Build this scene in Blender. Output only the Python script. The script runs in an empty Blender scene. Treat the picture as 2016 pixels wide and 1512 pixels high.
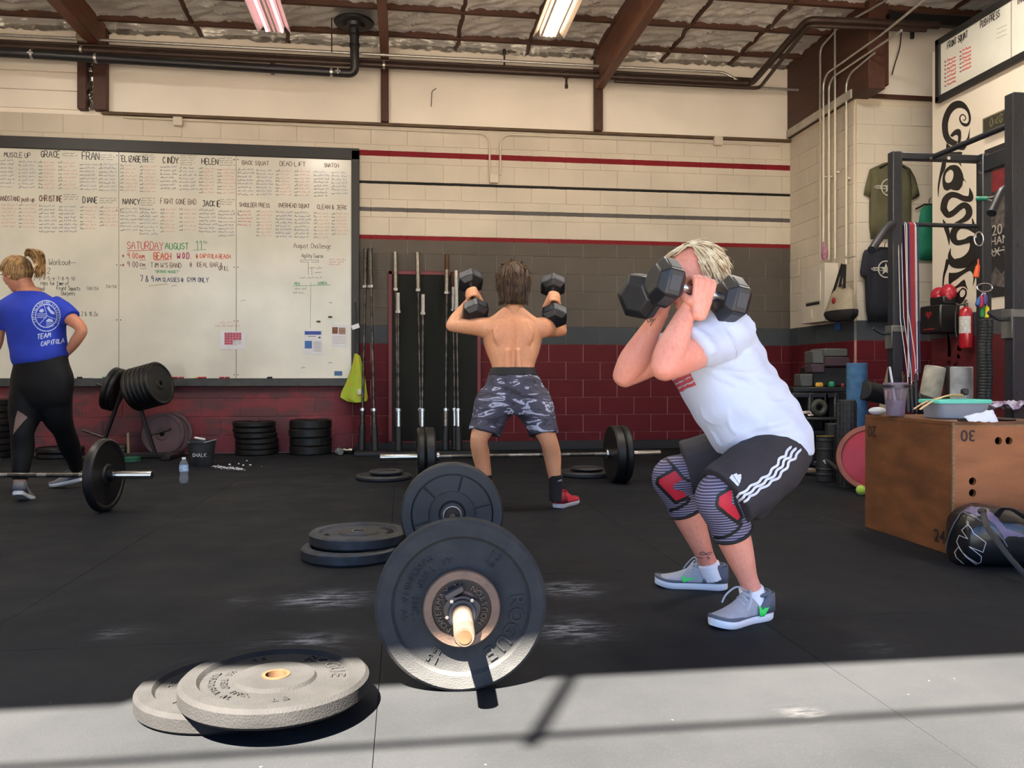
import bpy, bmesh, math, random
import numpy as np
from mathutils import Vector, Matrix, Quaternion
from mathutils.bvhtree import BVHTree

random.seed(7)
scene = bpy.context.scene
COL = scene.collection
PI = math.pi

# ------------------------------------------------------------------ camera
FPX = 1600.0                      # focal length in pixels of the 2016x1512 frame
HORIZON = 745.0
YAW = math.radians(7.6)
CAMZ = 0.82
cam_data = bpy.data.cameras.new('camera')
cam_data.sensor_width = 36.0
cam_data.lens = 36.0 * FPX / 2016.0
cam_data.shift_y = -(756.0 - HORIZON) / 2016.0
cam_data.clip_start = 0.05
cam = bpy.data.objects.new('camera', cam_data)
COL.objects.link(cam)
cam.location = (0, 0, CAMZ)
cam.rotation_euler = (PI / 2, 0, -YAW)
scene.camera = cam
CY, SY = math.cos(YAW), math.sin(YAW)

# ------------------------------------------------------------------ light
SUN_DIR = Vector((0.071, 0.154, -0.225)).normalized()
world = bpy.data.worlds.new('sky'); scene.world = world
world.use_nodes = True
wn = world.node_tree.nodes; wl = world.node_tree.links
wn.clear()
w_out = wn.new('ShaderNodeOutputWorld'); w_bg = wn.new('ShaderNodeBackground')
w_sky = wn.new('ShaderNodeTexSky')
w_sky.sky_type = 'NISHITA'; w_sky.sun_disc = False
w_sky.sun_elevation = math.asin(-SUN_DIR.z); w_sky.sun_rotation = math.atan2(-SUN_DIR.x, -SUN_DIR.y)
w_sky.altitude = 50; w_sky.air_density = 1.3; w_sky.dust_density = .7; w_sky.ozone_density = 1.5
w_bg.inputs["Strength"].default_value = 0.33
w_tint = wn.new('ShaderNodeMix'); w_tint.data_type = 'RGBA'; w_tint.blend_type = 'MULTIPLY'; w_tint.inputs[0].default_value = 1.0; w_tint.inputs[7].default_value = (.74, .93, 1.28, 1)
wl.new(w_sky.outputs[0], w_tint.inputs[6]); wl.new(w_tint.outputs[2], w_bg.inputs[0]); wl.new(w_bg.outputs[0], w_out.inputs[0])
sun_data = bpy.data.lights.new('sun', 'SUN')
sun_data.energy = 156.0; sun_data.angle = math.radians(0.7); sun_data.color = (1.0, 0.83, 0.64)
sun = bpy.data.objects.new('sun', sun_data); COL.objects.link(sun)
sun.rotation_euler = SUN_DIR.to_track_quat('-Z', 'Y').to_euler()
sun.location = (-3, -6, 9)
TUBE_FILL = 114.0                    # emission of tubes in the added unseen fixtures

scene.view_settings.view_transform = 'Standard'
scene.view_settings.look = 'None'
scene.view_settings.exposure = 0.0
scene.view_settings.gamma = 1.0
scene.view_settings.use_curve_mapping = False

# ------------------------------------------------------------------ pixel -> place
def ray(px, py):
    a = (px - 1008.0) / FPX; b = (HORIZON - py) / FPX
    return Vector((a * CY + SY, -a * SY + CY, b))
CAM = Vector((0, 0, CAMZ))
def W(px, py, d): return CAM + ray(px, py) * d
def onY(px, py, Y): r = ray(px, py); return CAM + r * (Y / r.y)
def onX(px, py, X): r = ray(px, py); return CAM + r * (X / r.x)
def onZ(px, py, Z): r = ray(px, py); return CAM + r * ((Z - CAMZ) / r.z)
def V(*a): return Vector(a)

# ------------------------------------------------------------------ materials
MATS = {}
def lin(c):
    return tuple(((x / 255.0) / 12.92 if x / 255.0 <= 0.04045 else ((x / 255.0 + 0.055) / 1.055) ** 2.4) for x in c)
def mat(name, col, rough=0.55, metal=0.0, var=0.12, scale=9.0, bump=0.0, bscale=60.0, spec=0.5,
        col2=None, alpha=None, trans=0.0, emit=0.0, sheen=0.0, sss=0.0, coat=0.0, stretch=None, rvar=0.0, thr=None):
    """procedural principled material; col is sRGB 0-255"""
    if name in MATS: return MATS[name]
    m = bpy.data.materials.new(name); m.use_nodes = True
    nt = m.node_tree; N = nt.nodes; L = nt.links
    b = N['Principled BSDF']
    c = lin(col)
    c2 = lin(col2) if col2 else tuple(max(0, x * (1 - var * 1.6)) for x in c)
    tc = N.new('ShaderNodeTexCoord'); mp = N.new('ShaderNodeMapping')
    L.new(tc.outputs['Object'], mp.inputs[0])
    if stretch: mp.inputs['Scale'].default_value = stretch
    no = N.new('ShaderNodeTexNoise'); no.inputs['Scale'].default_value = scale; no.inputs['Detail'].default_value = 5
    L.new(mp.outputs[0], no.inputs['Vector'])
    rp = N.new('ShaderNodeValToRGB')
    lo, hi = thr if thr else (0.3, 0.7)
    rp.color_ramp.elements[0].position = lo; rp.color_ramp.elements[1].position = hi
    rp.color_ramp.elements[0].color = (*c, 1); rp.color_ramp.elements[1].color = (*c2, 1)
    L.new(no.outputs[0], rp.inputs[0]); L.new(rp.outputs[0], b.inputs['Base Color'])
    b.inputs['Roughness'].default_value = rough; b.inputs['Metallic'].default_value = metal
    b.inputs['Specular IOR Level'].default_value = spec
    if rvar:
        mr = N.new('ShaderNodeMapRange'); mr.inputs[3].default_value = max(0, rough - rvar); mr.inputs[4].default_value = min(1, rough + rvar)
        L.new(no.outputs[0], mr.inputs[0]); L.new(mr.outputs[0], b.inputs['Roughness'])
    if bump:
        n2 = N.new('ShaderNodeTexNoise'); n2.inputs['Scale'].default_value = bscale; n2.inputs['Detail'].default_value = 3
        L.new(mp.outputs[0], n2.inputs['Vector'])
        bp = N.new('ShaderNodeBump'); bp.inputs['Strength'].default_value = bump; bp.inputs['Distance'].default_value = 0.01
        L.new(n2.outputs[0], bp.inputs['Height']); L.new(bp.outputs[0], b.inputs['Normal'])
    if alpha is not None: b.inputs['Alpha'].default_value = alpha
    if trans: b.inputs['Transmission Weight'].default_value = trans; b.inputs['IOR'].default_value = 1.2
    if sheen: b.inputs['Sheen Weight'].default_value = sheen
    if sss:
        b.inputs['Subsurface Weight'].default_value = sss; b.inputs['Subsurface Radius'].default_value = (1, .3, .15)
        b.inputs['Subsurface Scale'].default_value = 0.012
    if coat: b.inputs['Coat Weight'].default_value = coat
    if emit:
        b.inputs['Emission Color'].default_value = (*c, 1); b.inputs['Emission Strength'].default_value = emit
    MATS[name] = m
    return m

# ------------------------------------------------------------------ mesh builder
class MB:
    def __init__(s): s.v = []; s.f = []
    def add(s, vs, fs):
        k = len(s.v); s.v += [tuple(p) for p in vs]; s.f += [tuple(i + k for i in f) for f in fs]; return k
    def box(s, c, size, bev=0.0, M=None):
        hx, hy, hz = size[0] / 2, size[1] / 2, size[2] / 2
        c = Vector(c)
        b = min(bev, hx * .9, hy * .9, hz * .9)
        T = (lambda p: c + (M @ Vector(p) if M else Vector(p)))
        if b <= 0:
            vs = [T((x * hx, y * hy, z * hz)) for x in (-1, 1) for y in (-1, 1) for z in (-1, 1)]
            s.add(vs, [(0, 1, 3, 2), (4, 6, 7, 5), (0, 4, 5, 1), (2, 3, 7, 6), (0, 2, 6, 4), (1, 5, 7, 3)]); return
        vs = []; idx = {}
        for x in (-1, 1):
            for y in (-1, 1):
                for z in (-1, 1):
                    for a in range(3):
                        p = [x * (hx - b), y * (hy - b), z * (hz - b)]
                        p[a] = (x * hx, y * hy, z * hz)[a]
                        idx[(x, y, z, a)] = len(vs); vs.append(T(p))
        fs = []
        for a in range(3):
            o = [i for i in range(3) if i != a]
            for sg in (-1, 1):
                q = []
                for u, w in ((-1, -1), (1, -1), (1, 1), (-1, 1)):
                    k = [0, 0, 0]; k[a] = sg; k[o[0]] = u; k[o[1]] = w
                    q.append(idx[(*k, a)])
                fs.append(q)
            for u in (-1, 1):
                for w in (-1, 1):
                    e = []
                    for sg, ax in ((-1, o[0]), (1, o[0]), (1, o[1]), (-1, o[1])):
                        k = [0, 0, 0]; k[a] = sg; k[o[0]] = u; k[o[1]] = w
                        e.append(idx[(*k, ax)])
                    fs.append(e)
        for x in (-1, 1):
            for y in (-1, 1):
                for z in (-1, 1):
                    fs.append([idx[(x, y, z, a)] for a in range(3)])
        s.add(vs, fs)
    def beam(s, p, q, w, h, up=(0, 0, 1), bev=0.0):
        p = Vector(p); q = Vector(q); d = q - p; L = d.length; d.normalize()
        up = Vector(up); sx = d.cross(up)
        if sx.length < 1e-5: sx = d.cross(Vector((1, 0, 0)))
        sx.normalize(); u = sx.cross(d)
        M = Matrix((sx, d, u)).transposed()
        s.box((p + q) / 2, (w, L, h), bev, M)
    def rings(s, rr, cap=True, close=True):
        """loft through rings (lists of points of equal count)"""
        n = len(rr[0]); k = len(s.v); fs = []
        vs = [p for r in rr for p in r]
        for i in range(len(rr) - 1):
            for j in range(n if close else n - 1):
                a = i * n + j; b = i * n + (j + 1) % n
                fs.append((a, b, b + n, a + n))
        if cap and close:
            fs.append(tuple(range(n - 1, -1, -1))); fs.append(tuple(range((len(rr) - 1) * n, len(rr) * n)))
        s.add(vs, fs)
    def tube(s, pts, r, n=10, cap=True, up=None, flat=1.0):
        """round (or flattened) tube along a path; r number or list"""
        P = [Vector(p) for p in pts]; m = len(P)
        R = r if isinstance(r, (list, tuple)) else [r] * m
        T = []
        for i in range(m):
            t = (P[min(i + 1, m - 1)] - P[max(i - 1, 0)])
            if t.length < 1e-9: t = Vector((0, 0, 1))
            T.append(t.normalized())
        u = Vector(up) if up else (Vector((0, 0, 1)) if abs(T[0].z) < .9 else Vector((1, 0, 0)))
        u = (u - T[0] * u.dot(T[0])).normalized()
        rr = []
        for i in range(m):
            if i:
                q = T[i - 1].rotation_difference(T[i]); u = q @ u
                u = (u - T[i] * u.dot(T[i])).normalized()
            w = T[i].cross(u)
            rr.append([P[i] + (u * math.cos(2 * PI * j / n) * flat + w * math.sin(2 * PI * j / n)) * R[i] for j in range(n)])
        s.rings(rr, cap)
    def cyl(s, p, q, r, n=24, r2=None, cap=True):
        s.tube([p, q], [r, r if r2 is None else r2], n, cap)
    def lathe(s, prof, n=32, M=None, o=(0, 0, 0), cap=False):
        """profile (radius, z) turned about z, then M and moved to o"""
        o = Vector(o); rr = []
        for (r, z) in prof:
            ring = []
            for j in range(n):
                a = 2 * PI * j / n; p = Vector((r * math.cos(a), r * math.sin(a), z))
                ring.append(o + (M @ p if M else p))
            rr.append(ring)
        s.rings(rr, cap)
    def prism(s, poly, d0, d1, M=None, o=(0, 0, 0)):
        """polygon in xy extruded from z=d0 to d1"""
        o = Vector(o); n = len(poly)
        T = (lambda p: o + (M @ Vector(p) if M else Vector(p)))
        vs = [T((x, y, d0)) for x, y in poly] + [T((x, y, d1)) for x, y in poly]
        fs = [tuple(range(n - 1, -1, -1)), tuple(range(n, 2 * n))]
        fs += [(i, (i + 1) % n, n + (i + 1) % n, n + i) for i in range(n)]
        s.add(vs, fs)
    def grid(s, P):
        """P[i][j] points"""
        n, m = len(P), len(P[0])
        s.add([p for r in P for p in r], [(i * m + j, i * m + j + 1, (i + 1) * m + j + 1, (i + 1) * m + j) for i in range(n - 1) for j in range(m - 1)])
    def ball(s, c, r, n=16, M=None):
        c = Vector(c); rr = []
        rad = r if isinstance(r, (tuple, list)) else (r, r, r)
        k = max(6, n // 2)
        for i in range(k + 1):
            t = PI * (i + .02 * (i == 0) - .02 * (i == k)) / k
            ring = []
            for j in range(n):
                p = Vector((rad[0] * math.sin(t) * math.cos(2 * PI * j / n), rad[1] * math.sin(t) * math.sin(2 * PI * j / n), rad[2] * math.cos(t)))
                ring.append(c + (M @ p if M else p))
            rr.append(ring)
        s.rings(rr, True)
    def mesh(s, name, sharp=38, org=None):
        me = bpy.data.meshes.new(name)
        vs = s.v if org is None else [(x - org[0], y - org[1], z - org[2]) for x, y, z in s.v]
        me.from_pydata(vs, [], s.f)
        finish(me, sharp)
        return me

def finish(me, sharp=38, normals=True):
    bm = bmesh.new(); bm.from_mesh(me)
    if normals: bmesh.ops.recalc_face_normals(bm, faces=bm.faces)
    th = math.radians(sharp)
    for f in bm.faces: f.smooth = sharp > 0
    for e in bm.edges:
        if len(e.link_faces) == 2 and e.calc_face_angle(0) > th: e.smooth = False
    bm.to_mesh(me); bm.free(); me.update()

def thing(name, label, cat, loc=(0, 0, 0), rot=(0, 0, 0), group=None):
    o = bpy.data.objects.new(name, None); COL.objects.link(o)
    o.location = loc; o.rotation_euler = rot; o.empty_display_size = 0.05
    o['label'] = label; o['category'] = cat
    if group: o['group'] = group
    return o
def obj(name, mb, m, parent=None, world=True, sharp=38):
    """one mesh object; world=True: builder points are world points (parent unrotated)"""
    org = None
    if parent is not None and world:
        p = parent; org = Vector((0, 0, 0))
        while p is not None: org = org + p.location; p = p.parent
    me = mb if isinstance(mb, bpy.types.Mesh) else mb.mesh(name, sharp, org)
    if m is not None:
        me.materials.clear(); me.materials.append(m)
    o = bpy.data.objects.new(name, me); COL.objects.link(o)
    if parent is not None: o.parent = parent
    return o
def tag(o, label, cat, group=None):
    o['label'] = label; o['category'] = cat
    if group: o['group'] = group
    return o
def single(name, mb, m, label, cat, group=None, sharp=38):
    """a thing that is one mesh, its origin at the middle of its base"""
    xs = np.array(mb.v); c = (xs.min(0) + xs.max(0)) / 2; c[2] = xs[:, 2].min()
    me = mb.mesh(name, sharp, c); me.materials.append(m)
    o = bpy.data.objects.new(name, me); COL.objects.link(o); o.location = c
    return tag(o, label, cat, group)
def struct(name, mb, m, sharp=38):
    o = obj(name, mb, m, None, True, sharp); o['kind'] = 'structure'; return o
def copy_tree(o, parent=None, **kw):
    c = o.copy(); COL.objects.link(c); c.parent = parent
    for ch in list(o.children): copy_tree(ch, c)
    return c
def arc_pts(P, r=0.03, n=5):
    """round the corners of a polyline"""
    P = [Vector(p) for p in P]; out = [P[0]]
    for i in range(1, len(P) - 1):
        a, b, c = P[i - 1], P[i], P[i + 1]
        u = (a - b); w = (c - b); k = min(r, u.length * .45, w.length * .45)
        p0 = b + u.normalized() * k; p1 = b + w.normalized() * k
        for j in range(n + 1):
            t = j / n; out.append(p0 * (1 - t) ** 2 + b * 2 * t * (1 - t) + p1 * t * t)
    out.append(P[-1]); return out
def spline(P, k=6):
    """Catmull-Rom through points of any dimension"""
    P = [np.array(p, float) for p in P]; out = []
    for i in range(len(P) - 1):
        p0 = P[max(i - 1, 0)]; p1 = P[i]; p2 = P[i + 1]; p3 = P[min(i + 2, len(P) - 1)]
        for j in range(k):
            t = j / k
            out.append(0.5 * ((2 * p1) + (p2 - p0) * t + (2 * p0 - 5 * p1 + 4 * p2 - p3) * t * t + (3 * p1 - p0 - 3 * p2 + p3) * t ** 3))
    out.append(P[-1]); return out

# ------------------------------------------------------------------ lettering
def text_mesh(s, size, depth=0.002, align='CENTER', shear=0.0, bold=0.0, M=None, o=(0, 0, 0)):
    """solid letters; returns MB in the xy plane (or moved by M, o)"""
    cu = bpy.data.curves.new('t', 'FONT'); cu.body = s; cu.size = size; cu.align_x = align; cu.align_y = 'CENTER'
    cu.extrude = depth; cu.shear = shear; cu.offset = bold; cu.resolution_u = 3
    ob = bpy.data.objects.new('t', cu); COL.objects.link(ob)
    bpy.context.view_layer.update()
    me = bpy.data.meshes.new_from_object(ob.evaluated_get(bpy.context.evaluated_depsgraph_get()))
    mb = MB(); o = Vector(o)
    vs = [(o + (M @ v.co if M else v.co)) for v in me.vertices]
    mb.add(vs, [tuple(p.vertices) for p in me.polygons])
    bpy.data.objects.remove(ob); bpy.data.curves.remove(cu); bpy.data.meshes.remove(me)
    return mb
def arc_text(s, R, a0, size, depth, spread=1.0, inward=False, M=None, o=(0, 0, 0), z=0.0, bold=0.0, sx=1.0):
    """letters round a circle, a0 the angle (deg) of the middle; inward: tops point to the hub"""
    out = MB(); o = Vector(o); n = len(s); step = size * .78 * spread / R
    for i, ch in enumerate(s):
        if ch == ' ': continue
        k = (i - (n - 1) / 2)
        a = math.radians(a0) + (k * step if inward else -k * step)
        g = text_mesh(ch, size, depth, bold=bold)
        rot = a + (PI / 2 if inward else -PI / 2)
        ca, sa = math.cos(rot), math.sin(rot)
        vs = []
        for x, y, zz in g.v:
            x *= sx
            p = Vector((R * math.cos(a) + x * ca - y * sa, R * math.sin(a) + x * sa + y * ca, z + zz))
            vs.append(o + (M @ p if M else p))
        out.add(vs, g.f)
    return out

# ================================================================== SETTING
BY = 9.27            # back wall plane
RX = 4.62            # short right wall
RY = 7.85            # recess wall facing the camera
PX = 5.03            # mural partition
PY = 7.2             # its far end
CZ = 4.57            # ceiling
COURSE, BLEN, Z0 = 0.2035, 0.4065, -0.008

def painted_block(name, rub=False, mortar=False):
    m = bpy.data.materials.new(name); m.use_nodes = True
    nt = m.node_tree; N = nt.nodes; L = nt.links; b = N['Principled BSDF']
    g = N.new('ShaderNodeNewGeometry'); sx = N.new('ShaderNodeSeparateXYZ'); L.new(g.outputs['Position'], sx.inputs[0])
    mr = N.new('ShaderNodeMath'); mr.operation = 'DIVIDE'; mr.inputs[1].default_value = 4.0; L.new(sx.outputs['Z'], mr.inputs[0])
    # a hand-rolled paint edge is never quite straight
    ne = N.new('ShaderNodeTexNoise'); ne.inputs['Scale'].default_value = 14; L.new(g.outputs['Position'], ne.inputs['Vector'])
    na = N.new('ShaderNodeMath'); na.operation = 'MULTIPLY_ADD'; na.inputs[1].default_value = 0.0016; L.new(ne.outputs[0], na.inputs[0]); L.new(mr.outputs[0], na.inputs[2])
    rp = N.new('ShaderNodeValToRGB'); rp.color_ramp.interpolation = 'CONSTANT'
    cream = lin((208, 197, 180)); tau = lin((90, 83, 76)); dk = lin((66, 70, 74)); mar = lin((86, 25, 31))  # block cream toned darker to carry the weaker lamplight below the ledger
    red = lin((124, 26, 34)); blk = lin((30, 27, 27)); gry = lin((92, 88, 86))
    if mortar:
        stops = [(0, lin((170, 128, 122))), (1.205, lin((120, 116, 112))), (1.412, lin((140, 132, 124))), (2.383, red), (2.429, lin((205, 190, 168))), (2.691, gry), (2.741, lin((205, 190, 168))), (3.001, blk), (3.037, lin((205, 190, 168))), (3.322, red), (3.376, lin((205, 190, 168)))]
    else:
        stops = [(0, mar), (1.205, dk), (1.412, tau), (2.383, red), (2.429, cream), (2.691, gry), (2.741, cream), (3.001, blk), (3.037, cream), (3.322, red), (3.376, cream)]
    if rub:   # walls without the stripes
        stops = [s for s in stops if not (1.5 < s[0])]
        stops = [stops[0], stops[1], (1.412, cream if not mortar else lin((205, 190, 168)))]
    el = rp.color_ramp.elements
    while len(el) < len(stops): el.new(0.5)
    for e, (z, c) in zip(el, stops): e.position = (z + 0.003) / 4.0; e.color = (*c, 1)
    L.new(na.outputs[0], rp.inputs[0])
    n1 = N.new('ShaderNodeTexNoise'); n1.inputs['Scale'].default_value = 1.3; n1.inputs['Detail'].default_value = 6; L.new(g.outputs['Position'], n1.inputs['Vector'])
    r1 = N.new('ShaderNodeMapRange'); r1.inputs[1].default_value = .35; r1.inputs[2].default_value = .7; r1.inputs[3].default_value = 1.06; r1.inputs[4].default_value = .86; L.new(n1.outputs[0], r1.inputs[0])
    mx = N.new('ShaderNodeMix'); mx.data_type = 'RGBA'; mx.blend_type = 'MULTIPLY'; mx.inputs[0].default_value = 1
    L.new(rp.outputs[0], mx.inputs[6]); L.new(r1.outputs[0], mx.inputs[7])
    last = mx.outputs[2]
    if not rub:
        # scuffed, chalk-dusted maroon under the whiteboard
        mp = N.new('ShaderNodeMapping'); mp.inputs['Scale'].default_value = (1.6, 1, 4.2); L.new(g.outputs['Position'], mp.inputs[0])
        n2 = N.new('ShaderNodeTexNoise'); n2.inputs['Scale'].default_value = 1.5; n2.inputs['Detail'].default_value = 8; n2.inputs['Roughness'].default_value = .68; L.new(mp.outputs[0], n2.inputs['Vector'])
        a = N.new('ShaderNodeMapRange'); a.inputs[1].default_value = .47; a.inputs[2].default_value = .53; L.new(n2.outputs[0], a.inputs[0])
        zx = N.new('ShaderNodeMapRange'); zx.inputs[1].default_value = -.55; zx.inputs[2].default_value = -.8; L.new(sx.outputs['X'], zx.inputs[0])
        zz = N.new('ShaderNodeMapRange'); zz.inputs[1].default_value = .78; zz.inputs[2].default_value = .70; L.new(sx.outputs['Z'], zz.inputs[0])
        m1 = N.new('ShaderNodeMath'); m1.operation = 'MULTIPLY'; L.new(zx.outputs[0], m1.inputs[0]); L.new(zz.outputs[0], m1.inputs[1])
        # whole area dustier
        md = N.new('ShaderNodeMix'); md.data_type = 'RGBA'; L.new(m1.outputs[0], md.inputs[0]); L.new(last, md.inputs[6])
        mdc = N.new('ShaderNodeMix'); mdc.data_type = 'RGBA'; mdc.inputs[0].default_value = .6; mdc.inputs[7].default_value = (*lin((140, 74, 80)), 1); L.new(last, mdc.inputs[6]); L.new(mdc.outputs[2], md.inputs[7])
        m2 = N.new('ShaderNodeMath'); m2.operation = 'MULTIPLY'; L.new(m1.outputs[0], m2.inputs[0]); L.new(a.outputs[0], m2.inputs[1])
        m3 = N.new('ShaderNodeMath'); m3.operation = 'MULTIPLY'; m3.inputs[1].default_value = .8; L.new(m2.outputs[0], m3.inputs[0])
        ms = N.new('ShaderNodeMix'); ms.data_type = 'RGBA'; ms.inputs[7].default_value = (*lin((84, 62, 64)), 1)
        L.new(m3.outputs[0], ms.inputs[0]); L.new(md.outputs[2], ms.inputs[6]); last = ms.outputs[2]
    L.new(last, b.inputs['Base Color'])
    b.inputs['Roughness'].default_value = .6; b.inputs['Specular IOR Level'].default_value = .15
    n3 = N.new('ShaderNodeTexNoise'); n3.inputs['Scale'].default_value = 90; L.new(g.outputs['Position'], n3.inputs['Vector'])
    bp = N.new('ShaderNodeBump'); bp.inputs['Strength'].default_value = .25; bp.inputs['Distance'].default_value = .004
    L.new(n3.outputs[0], bp.inputs['Height']); L.new(bp.outputs[0], b.inputs['Normal'])
    return m
M_BLOCK = painted_block('painted_block_striped'); M_MORT = painted_block('mortar_striped', mortar=True)
M_BLOCK2 = painted_block('painted_block_side', rub=True); M_MORT2 = painted_block('mortar_side', rub=True, mortar=True)
M_CREAM = mat('cream_plaster', (247, 236, 220), .6, var=.06, scale=1.5, bump=.1, bscale=30)  # stronger lamplight near the ceiling is put into this lighter cream
M_WHITEPANEL = mat('white_panel', (226, 214, 196), .5, var=.05, scale=1.2)
M_WOOD = mat('brown_painted_timber', (112, 62, 36), .55, var=.25, scale=5, bump=.15, bscale=40, stretch=(3, .4, 3))
M_WOODD = mat('dark_timber', (78, 42, 28), .6, var=.25, scale=6, stretch=(3, .4, 3))
M_JOIST = mat('joist_timber', (86, 50, 32), .6, var=.3, scale=9, stretch=(.4, 3, 3))
M_FOIL = mat('foil_insulation', (240, 236, 230), .3, .4, var=.12, scale=3, bump=1.0, bscale=9, rvar=.12)
M_FOILB = mat('crumpled_foil', (225, 222, 215), .18, 1.0, var=.1, scale=12, bump=.8, bscale=26)

def block_wall(name, plane, c, a0, a1, z1, bm_, mm, skip, phase, face, z_from=0.0):
    """plane 'x' (wall at y=c running in x) or 'y' (wall at x=c running in y); each block a child"""
    mb = MB(); t = .18
    if plane == 'x': mb.box(((a0 + a1) / 2, c + face * (t / 2 + .006), z1 / 2), (a1 - a0, t, z1))
    else: mb.box((c + face * (t / 2 + .006), (a0 + a1) / 2, z1 / 2), (t, a1 - a0, z1))
    w = struct(name, mb, mm)
    cache = {}
    nc = int(round((z1 - Z0) / COURSE))
    n = 0
    for k in range(nc):
        za = max(0.0, Z0 + k * COURSE); zb = min(z1, Z0 + (k + 1) * COURSE)
        off = phase + (BLEN / 2 if k % 2 else 0)
        i0 = int(math.floor((a0 - off) / BLEN)); i1 = int(math.ceil((a1 - off) / BLEN))
        for i in range(i0, i1):
            b0 = max(a0, off + i * BLEN); b1 = min(a1, off + (i + 1) * BLEN)
            if b1 - b0 < .03 or skip(b0, b1, za, zb): continue
            ln, hh = round(b1 - b0, 3), round(zb - za, 3)
            if (ln, hh) not in cache:
                q = MB(); sz = (ln - .006, .02, hh - .003) if plane == 'x' else (.02, ln - .006, hh - .003)
                q.box((0, 0, 0), sz, .0035); cache[(ln, hh)] = q.mesh('block', 30); cache[(ln, hh)].materials.append(bm_)
            o = bpy.data.objects.new('block', cache[(ln, hh)]); COL.objects.link(o); o.parent = w
            d = face * (.01 + random.uniform(-.0012, .0012))
            o.location = ((b0 + b1) / 2, c + d, (za + zb) / 2) if plane == 'x' else (c + d, (b0 + b1) / 2, (za + zb) / 2)
            n += 1
    return w
WBX1 = -0.49
def skip_back(b0, b1, za, zb):
    if b1 < -4.75: return True
    if b1 < WBX1 - .05 and za > .80 and zb < 3.3: return True
    if b0 > -.16 and b1 < .82 and zb < 2.0: return True
    return False
wall_back = block_wall('wall_back', 'x', BY, -6.6, RX + .2, 3.655, M_BLOCK, M_MORT, skip_back, 1.667 % BLEN + BLEN / 2, 1)
wall_right = block_wall('wall_right', 'y', RX, RY + .02, BY + .1, 3.72, M_BLOCK2, M_MORT2, lambda *a: False, .1, 1)
wall_recess = block_wall('wall_recess', 'x', RY, RX + .02, 6.4, 3.72, M_BLOCK2, M_MORT2, lambda b0, b1, za, zb: b0 > 5.75, .165, 1)

# upper walls, ledgers
mb = MB(); mb.box(((-6.3 + RX) / 2, BY + .1, (3.65 + CZ) / 2 + .05), (RX + 6.9, .18, CZ - 3.65 + .1)); wall_upper = struct('wall_upper', mb, M_CREAM)
mb = MB()
for k in range(5): mb.box((-5.15, BY + .005, 3.8 + k * .2), (3.5, .018, .194), .004)
for k in range(4):
    q = MB(); q.box((-5.1, BY + .002, 3.80 + k * .2), (3.3, .02, .195), .004); obj('board', q, M_CREAM, wall_upper)
mb = MB(); mb.box(((-3.22 + RX) / 2, BY - .012, 3.677), (RX + 3.22, .05, .032), .004); struct('trim_1', mb, mat('ledger_wood', (108, 84, 60), .7, var=.35, scale=14, stretch=(.5, 3, 3)))
mb = MB(); mb.box((5.5, RY + .1, (3.76 + CZ) / 2 + .05), (1.8, .18, CZ - 3.76 + .1)); struct('wall_recess_upper', mb, M_CREAM)
mb = MB(); mb.box((5.5, RY - .01, 3.74), (1.76, .05, .04), .004); struct('trim_2', mb, M_WOODD)
# big girder over the right wall with pale flashing below
mb = MB(); mb.box((RX + .06, (RY + BY) / 2 - .1, (3.71 + CZ + .2) / 2), (.18, BY - RY + .4, CZ + .2 - 3.71), .006); girder = struct('trim_3', mb, M_WOODD)
mb = MB(); mb.box((RX - .035, (RY + BY) / 2, 3.76), (.03, BY - RY, .09), .003); struct('trim_4', mb, mat('galvanised_flashing', (196, 188, 176), .5, .2, var=.2, scale=6))
mb = MB(); mb.box((RX + .12, RY - .17, 4.2), (.2, .16, .86), .006); struct('trim_5', mb, M_WOODD)

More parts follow.
